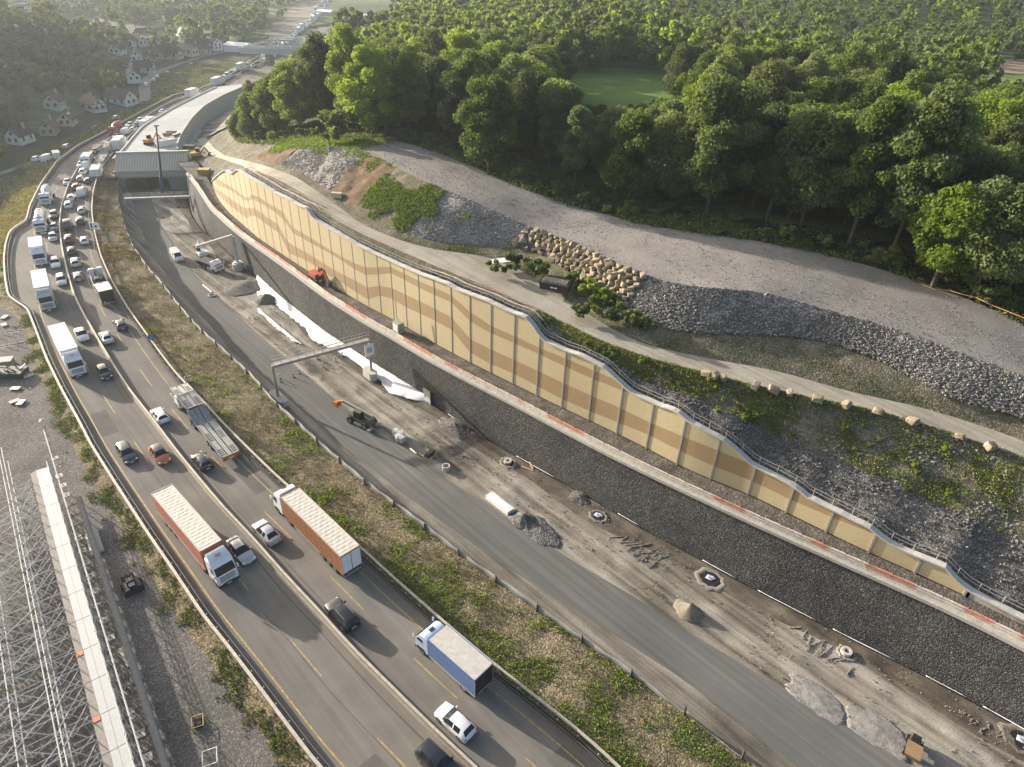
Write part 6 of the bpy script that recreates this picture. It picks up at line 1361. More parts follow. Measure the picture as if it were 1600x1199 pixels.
# edge trees, surveyed one by one: foot pixel, foot height, pixel height of the top, prototype, leaf, label
EDGE = [
 (1520, 461, 20, 250, 5, 1, 'big pale crowned tree with a light trunk above the orange hose at the right edge'), (1458, 446, 20.3, 262, 4, 2, 'low spreading yellow green tree in front of the big pale crowned tree'),
 (1392, 399, 21, 118, 1, 1, 'slender pale trunked tree in front of the dark wood, second from the right end'), (1326, 382, 21.5, 148, 3, 0, 'thin leaning trunk carrying a dark crown in front of the wood'),
 (1250, 355, 21.5, 135, 5, 1, 'broad bright grey green crown right of the dark gap in the wood'), (1105, 335, 21.5, 98, 0, 1, 'big sunlit grey green tree left of the dark gap in the wood'),
 (1585, 330, 21, 175, 2, 0, 'dark tree behind the big pale crown at the right edge'), (985, 300, 21.5, 185, 2, 3, 'dark rounded tree below the hidden meadow'), (885, 275, 21.8, 128, 3, 1, 'pale feathery slim tree left of the hidden meadow'),
 (763, 274, 23, 104, 0, 0, 'round topped tree standing alone in front of the dark wood edge'), (712, 238, 24, 120, 3, 3, 'thin dark tree immediately left of the lone round topped tree'), (640, 214, 24, 60, 1, 0, 'tall green tree behind the far end of the gravel plateau'),
 (583, 214, 24, 66, 2, 2, 'yellow green tree beside the grassy mound'), (560, 205, 23.5, 30, 1, 0, 'tall tree rising behind the grassy mound'), (510, 205, 21, 45, 1, 3, 'sparse dark tree with bare twigs left of the mound'),
 (470, 208, 19, 80, 0, 0, 'bushy green tree above the brown cut'), (432, 212, 15.5, 110, 2, 0, 'rounded green tree at the bend of the dirt track'), (402, 225, 12, 140, 2, 0, 'dark green tree leaning over the upper brown cut'),
 (378, 222, 8, 165, 4, 1, 'lowest round tree beside the works yard'), (400, 175, 6, 118, 4, 3, 'small dark tree above the works yard'), (835, 250, 22, 110, 3, 3, 'slim shaded tree between the lone tree and the feathery tree'),
]
for u, v, z, vt, pi, lf, lab in EDGE:
    p = P(u, v, z); zz = z
    for zt in np.arange(z+4, z+34, 0.25):
        zz = zt
        if proj((p[0], p[1], zt))[1] <= vt: break
    Hh = max(6, zz-z); k = Hh/SPEC[pi][0]; kx = min(k*1.02, 1.25)
    tree(TP[pi][lf], p[0], p[1], z-0.3, kx, rt.uniform(0, 6.3), lab, sz=k); placed.append((p[0], p[1], 4.2*k))
KL = ['dark green broadleaf tree in the wood behind the gravel plateau', 'grey green broadleaf tree in the wood behind the gravel plateau', 'yellow green broadleaf tree in the wood behind the gravel plateau', 'dull dark tree in the wood behind the gravel plateau']
cand = []
mdw = P(985, 137, 21)[:2]; fld = P(1592, 100, 27)[:2]
for gx in np.arange(-230, 760, 7.6):
    for gy in np.arange(95, 900, 7.6):
        x, y = gx+rt.uniform(-3, 3), gy+rt.uniform(-3, 3); s, w = SW((x, y)); d = math.hypot(x, y)
        if s < 372: 
            if w < BK.w(s)+(7 if s < 150 else 3): continue
        elif w < HR.w(s)+60: continue
        if s > 430 and x < 20: continue
        u, v = proj((x, y, 30)); 
        if u < -150 or u > 1850 or v < -110 or v > 1300: continue
        if ((x-mdw[0])/34)**2+((y-mdw[1])/27)**2 < 1 or ((x-fld[0])/42)**2+((y-fld[1])/26)**2 < 1: continue
        if d > 330 and x > 60 and rt.random() < 0.45: continue
        if any((x-a)**2+(y-b)**2 < r*r for a, b, r in placed): continue
        g = ground_h(x, y)
        if g < 3: continue
        cand.append((d, x, y, g, u))
cand.sort()
low_all = []
for i, (d, x, y, g, u) in enumerate(cand):
    pi = rt.choices(range(6), [4, 3, 3, 2, 2, 4])[0]; n_ = float(vnoise(x/28, y/28, 77)); lf = rt.choices(range(4), [5, 4, 0.6+2.5*(n_ > 0.68), 2.5])[0]
    k = rt.uniform(0.78, 1.08)
    if d > 300 and x > 60: k *= 0.6
    vlim = None
    if 885 < u < 1075 and d < 250: vlim = 158-(8 if u > 1020 else 0)
    if u > 1535 and d < 370: vlim = 122
    if 620 < u < 790: vlim = 8+max(0, (700-u))*0.3 if d < 330 else -5
    if u < 620: vlim = np.interp(u, [330, 380, 430, 480, 520, 560, 620], [190, 165, 105, 60, 45, 40, 25])
    if vlim is not None:
        while k > 0.30 and proj((x, y, g+SPEC[pi][0]*k))[1] < vlim: k -= 0.04
        if proj((x, y, g+SPEC[pi][0]*k))[1] < vlim-6: continue
    if i < 290: tree(TP[pi][lf], x, y, g-0.3, k*rt.uniform(0.95, 1.1), rt.uniform(0, 6.3), KL[lf], ['dark green trees in the wood', 'grey green trees in the wood', 'yellow green trees in the wood', 'dull dark trees in the wood'][lf], sz=k)
    else: low_all.append((x, y, g-0.3, k*SPEC[pi][0]/20.0, lf))
def merged(name, lst, protos, label):
    by = {}
    for x, y, z, k, lf in lst: by.setdefault(lf, []).append((x, y, z, k))
    VV, FF, MI, off = [], [], [], 0; rng = np.random.default_rng(5)
    for lf, L_ in by.items():
        for x, y, z, k in L_:
            V, F = protos[rng.integers(len(protos))]; a = rng.random()*6.28; c, s = math.cos(a), math.sin(a)
            W = V*k; W = np.stack([W[:, 0]*c-W[:, 1]*s+x, W[:, 0]*s+W[:, 1]*c+y, W[:, 2]+z], 1); VV.append(W); FF.append(F+off); MI.append(np.full(len(F), lf)); off += len(W)
    o = npmesh(name, np.concatenate(VV), np.concatenate(FF), LEAVES, midx=np.concatenate(MI)); return tag(o, label, 'wood', None, 'stuff')
low = [crown_geo(20, R, 1.5, 16, 650, 1.25, np.random.default_rng(500+i))[:2] for i, R in enumerate((5.5, 6.2, 5.0))]
merged('distant_wood', low_all, low, 'wooded hill stretching away behind the nearer trees on the right')
print('TREES right', len(cand), 'stuff', len(low_all))
# left hillside above the village
HOUSES = [(15, 152, 0, 16, 8, 3.5, 0.15), (50, 153, 0, 7, 5, 2.6, 0.2), (92, 182, -1, 12, 9, 4.6, -0.6), (108, 198, -1, 10, 8, 4.2, -0.6), (80, 212, -1, 11, 8, 4.4, -0.5), (36, 228, -1, 11, 8, 4.6, -0.9), (149, 176, -1, 14, 9, 4.8, 0.1), (191, 164, -1, 17, 10, 5.0, 0.35), (202, 113, -1, 12, 10, 5, 0.3), (216, 102, -1, 12, 9, 4.6, -0.4), (234, 101, -1, 10, 8, 4.5, -0.7), (223, 85, 0, 11, 8, 4.4, 0.1), (217, 62, 2, 15, 11, 6, 0.2), (289, 67, 0, 16, 11, 5.5, -0.3), (296, 86, 0, 14, 10, 5, 0.4), (334, 77, 0, 15, 10, 6, 0.1), (304, 79, 0, 12, 9, 5, 0.8), (160, 48, 3, 16, 11, 6, 0.2), (98, 40, 8, 14, 9, 4.5, -0.5), (118, 49, 7, 13, 9, 4.5, -0.4)]
HP = [P(h[0], h[1], h[2]) for h in HOUSES]
cand = []
for gx in np.arange(-620, -90, 6.6):
    for gy in np.arange(150, 640, 6.6):
        x, y = gx+rt.uniform(-2.6, 2.6), gy+rt.uniform(-2.6, 2.6); s, w = SW((x, y)); dL = VR.w(s)-w
        if s < 238 or dL < 12 or s > 470: continue
        u, v = proj((x, y, 6)); 
        if u < -160 or v < -60: continue
        if any((x-h[0])**2+(y-h[1])**2 < 11**2 for h in HP): continue
        sp = float(vnoise(x/22, y/22, 9))
        if sp < 0.18: continue
        if any(abs(u-h[0]) < 14 and 0 < v-h[1] < 22 for h in HOUSES): continue
        cand.append((math.hypot(x, y), x, y, float(G(x, y)), u))
cand.sort(); lows = []
for i, (d, x, y, g, u) in enumerate(cand):
    pi = rt.randrange(3); j = rt.choices(range(3), [3, 2, 4])[0]; k = rt.uniform(0.75, 1.25); q = [0, 1, 3][j]
    if i < 170: tree(TP2[pi][j], x, y, g-0.3, k, rt.uniform(0, 6.3), ['green bushy tree on the hillside above the village', 'grey green bushy tree on the hillside above the village', 'dull bushy tree on the hillside above the village'][j], ['green trees on the village hillside', 'grey green trees on the village hillside', 'dull trees on the village hillside'][j], name='hillside_tree')
    else: (lows.append((x, y, g-0.3, k*rt.uniform(0.5, 0.85), q if rt.random() < 0.5 else 3)) if rt.random() < 0.75 else None)
if lows: merged('hillside_wood', lows, low, 'far part of the wooded hillside above the village')
print('TREES left', len(cand))
# woods across the valley
far = []
while len(far) < 4200:
    a = rt.uniform(-55, 35); d = 430+1900*rt.random()**1.3; x, y = d*math.sin(R_(a)), d*math.cos(R_(a)); s, w = SW((x, y))
    if s < 800 and HLB.w(s)-30 < w < HR.w(s)+52: continue
    if s < 470 and w < HR.w(s): continue
    if x > 20 and d < 900: continue
    if float(fbm(x/170, y/170, 61, 3)) < -0.01 and rt.random() > 0.05: continue
    u, v = proj((x, y, 5)); 
    if u < -200 or u > 1800 or v < -60: continue
    far.append((x, y, float(G(x, y))-0.5, rt.uniform(0.5, 0.95), rt.choices(range(4), [4, 3, 0.4, 4])[0]))
fl = [crown_geo(20, R, 0.5, 9, 130, 3.0, np.random.default_rng(600+i))[:2] for i, R in enumerate((7.0, 8.0, 6.5))]
merged('valley_woods', far, fl, 'hazy woods and tree rows across the valley floor')

# ---- weeds, grass and loose stones
def scatter(name, A, B, s0, s1, n, size, mats, label, cat, mask=None, seed=1, per=4, tall=0.7, zlift=0.02, stones=False, t0=0.0, t1=1.0, zextra=None):
    rng = np.random.default_rng(seed); s = rng.uniform(s0, s1, n); t = rng.uniform(t0, t1, n)
    wa, za = A(s); wb_, zb = B(s); w = wa*(1-t)+wb_*t; z = za*(1-t)+zb*t+zlift
    if zextra is not None: z = z+zextra(s, w, t)
    x, y = XY(s, w)
    if mask is not None:
        k = mask(x, y, s, t, rng); s, t, x, y, z = s[k], t[k], x[k], y[k], z[k]
    n = len(x)
    if stones:
        c = np.array([(-1, -1, -1), (1, -1, -1), (1, 1, -1), (-1, 1, -1), (-1, -1, 1), (1, -1, 1), (1, 1, 1), (-1, 1, 1)])*0.5
        f = np.array([(0, 3, 2, 1), (4, 5, 6, 7), (0, 1, 5, 4), (1, 2, 6, 5), (2, 3, 7, 6), (3, 0, 4, 7)])
        sz = size*(0.4+rng.random(n)**2*1.4); jit = 1+rng.uniform(-.35, .35, (n, 8, 3)); a = rng.random(n)*6.28
        Q = c[None]*jit*sz[:, None, None]*np.array([1.1, 0.9, 0.7]); X = Q[:, :, 0]*np.cos(a)[:, None]-Q[:, :, 1]*np.sin(a)[:, None]; Y = Q[:, :, 0]*np.sin(a)[:, None]+Q[:, :, 1]*np.cos(a)[:, None]
        V = np.stack([X+x[:, None], Y+y[:, None], Q[:, :, 2]+z[:, None]], -1).reshape(-1, 3); F = (f[None]+8*np.arange(n)[:, None, None]).reshape(-1, 4); MI = np.repeat(rng.integers(0, len(mats), n), 6)
    else:
        sz = size*(0.5+rng.random(n)); C = np.repeat(np.stack([x, y, z], 1), per, 0); S_ = np.repeat(sz, per)
        C = C+rng.normal(size=C.shape)*S_[:, None]*np.array([0.45, 0.45, 0.12]); C[:, 2] += S_*tall*0.35*rng.random(len(S_))
        d = rng.normal(size=C.shape); d[:, 2] = np.abs(d[:, 2])*0.7; d /= np.linalg.norm(d, axis=1)[:, None]
        a = np.cross(d, rng.normal(size=C.shape)); a /= np.linalg.norm(a, axis=1)[:, None]; b = np.cross(d, a); a *= S_[:, None]*0.30; b *= S_[:, None]*0.16
        V = np.stack([C-a, C-b, C+a, C+b], 1).reshape(-1, 3); F = np.arange(len(C)*4).reshape(-1, 4); MI = np.repeat(rng.integers(0, len(mats), n), per)
    o = npmesh(name, V, F, mats, midx=MI); return tag(o, label, cat, None, 'stuff')
def gmat(nm, a, b, c, tr=0.3): return leafmat(nm, a, b, c, tr)
M_g1 = gmat('fresh_grass', (0.125, 0.188, 0.031), (0.188, 0.263, 0.044), (0.263, 0.338, 0.062), 0.4); M_g2 = gmat('dark_weeds', (0.075, 0.106, 0.031), (0.119, 0.156, 0.044), (0.175, 0.206, 0.062), 0.35); M_g3 = gmat('dry_weeds', (0.163, 0.125, 0.075), (0.263, 0.206, 0.125), (0.400, 0.338, 0.213), 0.25); M_g4 = gmat('golden_grass', (0.200, 0.150, 0.050), (0.350, 0.263, 0.100), (0.475, 0.375, 0.163), 0.2)
E_ = (ln(HR, 0.3), ln(FN, -0.1))
scatter('fresh_grass', *E_, -60, 130, 40000, 0.34, [M_g1, M_g1, M_g2], 'fresh green grass in clumps on the embankment beside the right guardrail', 'grass', seed=1,
        mask=lambda x, y, s, t, r: (fbm(x/3.2, y/3.2, 71, 3)+0.42*np.exp(-t*4)*sstep(-s, -90, -10)-0.12+0.16*sstep(-s, -70, 0) > r.uniform(-0.06, 0.12, len(x))))
scatter('dry_weeds', *E_, -60, 225, 34000, 0.24, [M_g3, M_g3, M_g3, M_g2], 'dry brown weeds and leaf litter over the embankment', 'weeds', seed=2, mask=lambda x, y, s, t, r: (fbm(x/3.5, y/3.5, 72, 3)+0.15 > r.uniform(-0.05, 0.2, len(x))))
scatter('golden_weeds', *E_, 150, 225, 5000, 0.5, [M_g4, M_g3], 'golden dry weeds on the embankment near the portal', 'weeds', seed=3, mask=lambda x, y, s, t, r: fbm(x/4, y/4, 73, 3) > 0.02)
scatter('verge_weeds', ln(HLB, -3.6, -0.5), ln(HLB, -0.5, -0.1), -60, 176, 15000, 0.36, [M_g1, M_g2, M_g2, M_g3], 'ragged green weeds along the outside of the left guardrail', 'weeds', seed=4,
        mask=lambda x, y, s, t, r: fbm(x/2.2, y/2.2, 74, 3)+0.25*(t-0.62) > r.uniform(-0.02, 0.08, len(x)))
scatter('golden_grass', ln(HLB, -9, -1.3), ln(HLB, -0.5, -0.1), 172, 262, 9000, 0.6, [M_g4, M_g4, M_g3, M_g2], 'golden grass on the bank outside the lay-by', 'grass', seed=5)
scatter('field_grass', vgap, ln(HLB, -9, -1.3), 180, 262, 16000, 0.55, [M_g2, M_g3, M_g3], 'rough dark grass on the field below the village road', 'grass', seed=6, mask=lambda x, y, s, t, r: fbm(x/7, y/7, 75, 3) > -0.05)
scatter('slope_grass', vgap, ln(HLB, -0.5, -0.05), 262, 420, 16000, 0.8, [M_g2, M_g3, M_g2], 'rough grass on the slope between village road and motorway', 'grass', seed=16, mask=lambda x, y, s, t, r: fbm(x/9, y/9, 91, 3) > -0.12)
scatter('stony_weeds', wb2, ln(DN), -40, 62, 52000, 0.30, [M_g2, M_g2, M_g3, M_g1], 'weeds covering the stony bank between panelled wall and dirt track', 'weeds', seed=7, mask=lambda x, y, s, t, r: fbm(x/3, y/3, 76, 4)+0.22*t-0.02 > r.uniform(-0.05, 0.1, len(x)), zextra=None)
scatter('trackside_weeds', ln(DF, 0.4), ln(SB, 0.8), -40, 95, 30000, 0.28, [M_g2, M_g2, M_g3, M_g1], 'weeds between the dirt track and the foot of the gravel slope', 'weeds', seed=8, mask=lambda x, y, s, t, r: fbm(x/3, y/3, 77, 4)+0.11 > r.uniform(-0.02, 0.1, len(x)))
scatter('slope_creepers', ln(SB), ln(CR), 88, 113, 11000, 0.42, [M_g1, M_g2, M_g1], 'green creepers over the slope between brown cut and plateau slope', 'weeds', seed=9, mask=lambda x, y, s, t, r: (fbm(x/4, y/4, 78, 3)+0.30-0.7*np.abs(t-0.45)-0.35*(s < 96) > r.uniform(-0.05, 0.05, len(x))), zextra=lambda s, w, t: 0.5*np.sin(t*math.pi))
scatter('mound_grass', ln(CR), ln(BK), 128, 165, 7000, 0.5, [M_g1, M_g1, M_g2], 'bright grass on the mound at the plateau end', 'grass', seed=10)
scatter('cut_edge_grass', ln(SB), ln(CR), 110, 150, 4500, 0.45, [M_g1, M_g2], 'grass creeping down from the mound over the cuts', 'grass', seed=11, t0=0.55, mask=lambda x, y, s, t, r: fbm(x/3, y/3, 79, 3)+(t-0.85) > -0.02)
scatter('undergrowth', ln(BK, -0.5), lambda s: Gline(BK, 14)(s), -40, 372, 42000, 0.75, [M_g2, M_g2, M_leafD], 'dark undergrowth and brambles along the edge of the wood', 'undergrowth', seed=12, mask=lambda x, y, s, t, r: fbm(x/5, y/5, 80, 3)+0.08 > r.uniform(-0.08, 0.08, len(x)), tall=1.6)
M_st = [ground('stone_a', [(0.3, (0.17, 0.16, 0.15)), (0.7, (0.26, 0.245, 0.23))], scale=1), ground('stone_b', [(0.3, (0.25, 0.23, 0.21)), (0.7, (0.37, 0.345, 0.31))], scale=1), ground('stone_c', [(0.3, (0.10, 0.095, 0.09)), (0.7, (0.16, 0.15, 0.14))], scale=1)]
scatter('loose_rock', ln(SB, -0.4), ln(CR, 0.1), -40, 52, 26000, 0.17, M_st, 'loose broken rock covering the long gravel slope', 'stones', seed=20, stones=True)
scatter('loose_rock', ln(SB), ln(CR), 77, 150, 12000, 0.17, [M_st[0], M_st[1]], 'loose rock on the slope below the upper gravel plateau', 'stones', seed=21, stones=True, mask=lambda x, y, s, t, r: (s < 97) | (s > 124))
scatter('yard_stones', ln(HLB, -40, z=-0.9), ln(HLB, -2.0, z=-0.75), -10, 150, 24000, 0.11, M_st, 'coarse stones scattered over the gravel yard', 'stones', seed=22, stones=True)
scatter('bank_rubble', wb, wb2, -40, 85, 6000, 0.15, [M_st[0], M_st[2], M_st[2]], 'dark rubble tipped behind the panelled wall', 'stones', seed=23, stones=True, zextra=lambda s, w, t: np.clip(t*(1-t)*4, 0, 1)*0.6)
scatter('bank_rubble', wb2, ln(DN), -40, 30, 6000, 0.18, [M_st[1], M_st[0]], 'pale rubble at the lower right end of the weedy bank', 'stones', seed=24, stones=True, mask=lambda x, y, s, t, r: fbm(x/5, y/5, 84, 3)+0.12*sstep(-s, -5, 15) > 0.02)
scatter('earth_clods', ln(RR, 0.5), ln(GB, -0.5), -50, 220, 7000, 0.085, [M_st[0], M_st[1]], 'small clods and stones over the tracked earthworks', 'stones', seed=25, stones=True, zlift=0.05, mask=lambda x, y, s, t, r: fbm(x/4, y/4, 85, 3) > -0.03)
scatter('plateau_stones', ln(CR, 0.2), ln(BK, -0.2), -40, 130, 9000, 0.08, [M_st[0], M_st[1]], 'fine loose stones on the rolled gravel plateau', 'stones', seed=26, stones=True, zlift=0.03)
# bushes
BM = [tree_meshes(2.6, 1.7, 0.05, 9, 620, 0.34, 700+i, m, 0.05)[0] for i, m in enumerate((M_g2, M_g1, M_leafB))]
def bush(u, v, z, k, j, lab, grp=None):
    o = bpy.data.objects.new('bush', BM[j]); COL.objects.link(o); p = P(u, v, z); o.location = (p[0], p[1], z-0.15*k); o.scale = (k*1.1, k*1.1, k); o.rotation_euler = (0, 0, rt.uniform(0, 6)); tag(o, lab, 'bush', grp)
for i, (u, v, z, k, j) in enumerate([(770, 425, 17, 0.9, 2), (800, 424, 17, 1.4, 0), (830, 428, 17, 1.2, 2), (850, 438, 16.8, 1.3, 0), (895, 450, 16.8, 1.2, 0), (920, 462, 16.6, 1.2, 1), (945, 475, 16.6, 1.1, 1), (930, 490, 16.3, 1.3, 0), (955, 500, 16.2, 1.3, 2), (985, 512, 16.2, 1.2, 2), (1005, 520, 16, 1.0, 2), (910, 496, 16.2, 1.0, 2)]):
    bush(u, v, z, k, j, 'leafy bush in the tongue of scrub below the stacked boulders', 'bushes below the stacked boulders')
for i in range(70):
    s = rt.uniform(-20, 128) if i < 48 else rt.uniform(140, 300); w = BK.w(s)+rt.uniform(0.6, 6); x, y = XY(s, w); o = bpy.data.objects.new('bush', BM[rt.choice((0, 0, 2, 1))]); COL.objects.link(o); k = rt.uniform(0.6, 1.5)
    o.location = (x, y, ground_h(x, y)-0.2); o.scale = (k, k, k*0.9); o.rotation_euler = (0, 0, rt.uniform(0, 6)); tag(o, 'bush at the foot of the wood along the plateau edge', 'bush', 'bushes along the edge of the wood')
for i in range(46):
    s = rt.uniform(-15, 60); t = rt.random(); w = wb2(np.array([s]))[0][0]*(1-t)+DN.w(s)*t-0.5; z = wb2(np.array([s]))[1][0]*(1-t)+DN.z(s)*t; x, y = XY(s, w); k = rt.uniform(0.2, 0.42)
    o = bpy.data.objects.new('shrub', BM[rt.choice((0, 1, 1, 2))]); COL.objects.link(o); o.location = (x, y, z-0.1); o.scale = (k*1.3, k*1.3, k); tag(o, 'small shrub on the weedy bank below the dirt track', 'shrub', 'shrubs on the weedy bank')
bush(537, 217, 24, 3.0, 2, 'large bramble covered dome on the mound at the plateau end'); bush(520, 218, 24, 2.2, 0, 'smaller bramble dome left of the large one on the mound')
h_ = MB(); pts = [Vector(P(u, v, 20)) + Vector((0, 0, 0.25)) for u, v in ((1440, 447), (1462, 456), (1482, 456), (1500, 462), (1525, 468), (1550, 480), (1575, 490), (1600, 500), (1640, 515))]
h_.tube(pts, 0.06, 6); o = h_.build('orange_hose', paint('hose_orange', (0.45, 0.22, 0.08), 0.6)); tag(o, 'thin orange hose trailing along the edge of the wood at the right', 'hose')
# ------------------------------------------------------------------ village, far structures, air
M_tile = [paint('brown_roof_tiles', (0.055, 0.032, 0.027), 0.8, 0, 0.2), paint('dark_roof_tiles', (0.026, 0.024, 0.024), 0.8, 0, 0.2), paint('red_roof_tiles', (0.10, 0.042, 0.03), 0.8, 0, 0.2), paint('grey_roof', (0.10, 0.10, 0.10), 0.8, 0, 0.1)]
M_wall = [paint('white_render', (0.62, 0.62, 0.60), 0.85, 0, 0.06), paint('cream_render', (0.48, 0.46, 0.39), 0.85, 0, 0.06), paint('beige_render', (0.34, 0.30, 0.24), 0.85, 0, 0.08)]
M_win = glassmat('house_glass', (0.04, 0.045, 0.05)); M_timber = paint('dark_timber', (0.05, 0.03, 0.022), 0.8, 0, 0.15)
def house(L, W, Hh, wall, roof, timber=False, sky_=0):
    root = empty('house'); rh = W*0.42
    MB().prism([(-W/2, -0.6), (W/2, -0.6), (W/2, Hh), (0, Hh+rh), (-W/2, Hh)], -L/2, L/2).build('wall', M_wall[wall], root)
    for o_ in [q for q in COL.objects if q.parent == root]: pass
    for sy in (-1, 1):
        ex = 0.55; a = (sy*(W/2+ex), Hh-ex*rh/(W/2)); b = (0, Hh+rh)
        MB().prism([a, b, (b[0], b[1]+0.22), (a[0], a[1]+0.22)], -L/2-0.5, L/2+0.5).build('roof', M_tile[roof], root)
    MB().box(W*0.12, W*0.12+0.7, L*0.2, L*0.2+0.7, Hh+rh*0.4, Hh+rh+1.1).build('chimney', M_wall[2], root, recalc=False)
    n = max(2, int(L/3.2))
    for sx in (-1, 1):
        for i in range(n):
            y = -L/2+(i+0.5)*L/n
            for z in ([1.2] if Hh < 4 else [0.9, Hh-1.9]): MB().box(min(sx*W/2, sx*(W/2+0.04)), max(sx*W/2, sx*(W/2+0.04)), y-0.5, y+0.5, z, z+1.3).build('window', M_win, root, recalc=False)
    for sy in (-1, 1):
        for x in (-W*0.22, W*0.22):
            for z in ([1.2] if Hh < 4 else [0.9, Hh-1.6]): MB().box(x-0.5, x+0.5, min(sy*L/2, sy*(L/2+0.04)), max(sy*L/2, sy*(L/2+0.04)), z, z+1.2).build('window', M_win, root, recalc=False)
        MB().box(-0.45, 0.45, min(sy*L/2, sy*(L/2+0.04)), max(sy*L/2, sy*(L/2+0.04)), Hh+0.2, Hh+1.2).build('window', M_win, root, recalc=False)
    for q in range(sky_): MB().prism([(W*0.30, Hh+rh*0.4+0.24), (W*0.18, Hh+rh*0.64+0.24), (W*0.18, Hh+rh*0.64+0.31), (W*0.30, Hh+rh*0.4+0.31)], -1.4+q*1.4, -0.7+q*1.4).build('skylight', M_lamp, root)
    if timber:
        for sx in (-1, 1):
            for i in range(7):
                y = -L/2+0.2+i*(L-0.4)/6; MB().box(min(sx*W/2, sx*(W/2+0.06)), max(sx*W/2, sx*(W/2+0.06)), y-0.1, y+0.1, 0.5, Hh).build('timber_post', M_timber, root, recalc=False)
            for z in (Hh*0.5, Hh-0.2): MB().box(min(sx*W/2, sx*(W/2+0.06)), max(sx*W/2, sx*(W/2+0.06)), -L/2, L/2, z-0.1, z+0.1).build('timber_beam', M_timber, root, recalc=False)
        for sy in (-1, 1):
            for z in (Hh*0.5, Hh, Hh+1.7): k = W/2 if z <= Hh else W/2*(1-(z-Hh)/rh); MB().box(-k, k, min(sy*L/2, sy*(L/2+0.06)), max(sy*L/2, sy*(L/2+0.06)), z-0.1, z+0.1).build('timber_beam', M_timber, root, recalc=False)
            for x in (-W*.4, -W*.14, W*.14, W*.4): MB().box(x-0.1, x+0.1, min(sy*L/2, sy*(L/2+0.06)), max(sy*L/2, sy*(L/2+0.06)), 0.5, Hh+0.2).build('timber_post', M_timber, root, recalc=False)
    return root
HL_ = [(0, 3, 'long white house with a grey roof at the left edge of the village'), (0, 1, 'small white shed right of the long white house'), (1, 0, 'cream gabled house with a brown roof, highest of the lower row'), (1, 0, 'cream house with two skylights in front of the cream gabled house'),
 (2, 2, 'beige house with a reddish brown roof near the village road'), (0, 1, 'house turning a large white gable to the camera at the left'), (0, 2, 'half-timbered white house with dark beams'), (0, 1, 'large white house with a steep dark roof and three skylights'),
 (0, 1, 'white gabled house where the village road bends'), (0, 3, 'white house with a pale grey roof behind the bend'), (2, 2, 'beige house right of the pale grey roof'), (0, 3, 'low white building in the middle of the upper village'), (0, 1, 'white house with a dark roof topmost in the upper village'),
 (0, 1, 'white gabled house beside the brown tree above the road'), (1, 1, 'cream house with a dark roof just above the village road'), (0, 0, 'bright white house at the end of the village road'), (0, 0, 'white gabled house left of the bright white house'), (2, 2, 'reddish roofed house far back on the valley side'), (1, 0, 'cream house peeping over the hillside trees, upper one'), (1, 0, 'cream house peeping over the hillside trees, lower one')]
for (u, v, z, L, W, Hh, rz), (wc, rc, lab) in zip(HOUSES, HL_):
    p = P(u, v, z); L, W, Hh = L*0.68, W*0.62, Hh*0.68; root = house(L, W, Hh, wc, rc, timber='half' in lab, sky_=3 if 'three sky' in lab else (2 if 'two sky' in lab else 0))
    zz = float(G(p[0], p[1])); root.location = (p[0], p[1], max(z, zz)); root.rotation_euler = (0, 0, rz+R_(50)); tag(root, lab, 'house')
for k, (u, v, z) in enumerate([(186, 88, 3), (240, 78, 1), (252, 92, 0), (206, 78, 3), (262, 74, 1), (176, 60, 5), (147, 52, 5), (272, 90, 0), (248, 60, 2), (318, 70, 0), (190, 70, 4), (230, 72, 2), (208, 125, 1), (228, 112, 0), (316, 84, 0)]):
    p = P(u, v, z); root = house(7.5+k % 3, 6, 2.8+0.4*(k % 3), k % 3, (1, 0, 2)[k % 3]); root.location = (p[0], p[1], max(z-0.5, float(G(p[0], p[1])))); root.rotation_euler = (0, 0, k*1.1); tag(root, 'small pale gabled house among the trees of the upper village', 'house', 'small houses of the upper village')
for k, (kind, c, u, v, lab) in enumerate([('van', 'white', 74, 247, 'white panel van parked on the village road'), ('hatch', 'white', 57, 246, 'white car parked behind the white panel van on the village road'), ('estate', 'white', 105, 227, 'white car driving alone on the village road'), ('suv', 'silver', 182, 183, 'silver car parked below the large white house'), ('hatch', 'white', 228, 131, 'white car at the bend of the village road'), ('hatch', 'silver', 240, 124, 'silver car just past the bend of the village road'), ('sedan', 'white', 246, 118, 'white saloon parked along the upper village road'), ('hatch', 'grey', 262, 113, 'grey car parked along the upper village road'), ('sedan', 'black', 300, 99, 'dark car parked near the top of the village road')]):
    o = car(kind, c, simple=True); p = P(u, v, 0); s, w = SW(p); t = VR.tan(s); o.location = (p[0], p[1], -0.95); o.rotation_euler = (0, 0, math.atan2(t[1], t[0])); tag(o, lab, 'van' if kind == 'van' else 'car')
root = empty('box_trailer'); MB().box(-2, 2, -1, 1, 0.5, 2.4).build('body', M_white, root, recalc=False); MB().box(-1.6, -0.2, -1.03, -1.0, 1.0, 1.9).build('window', M_win, root, recalc=False); wheels(root, [0.0], 1.0, 0.32, False)
p = P(89, 244, 0); root.location = (p[0], p[1], -0.95); root.rotation_euler = (0, 0, 2.2); tag(root, 'small white box trailer parked right of the white panel van', 'trailer')
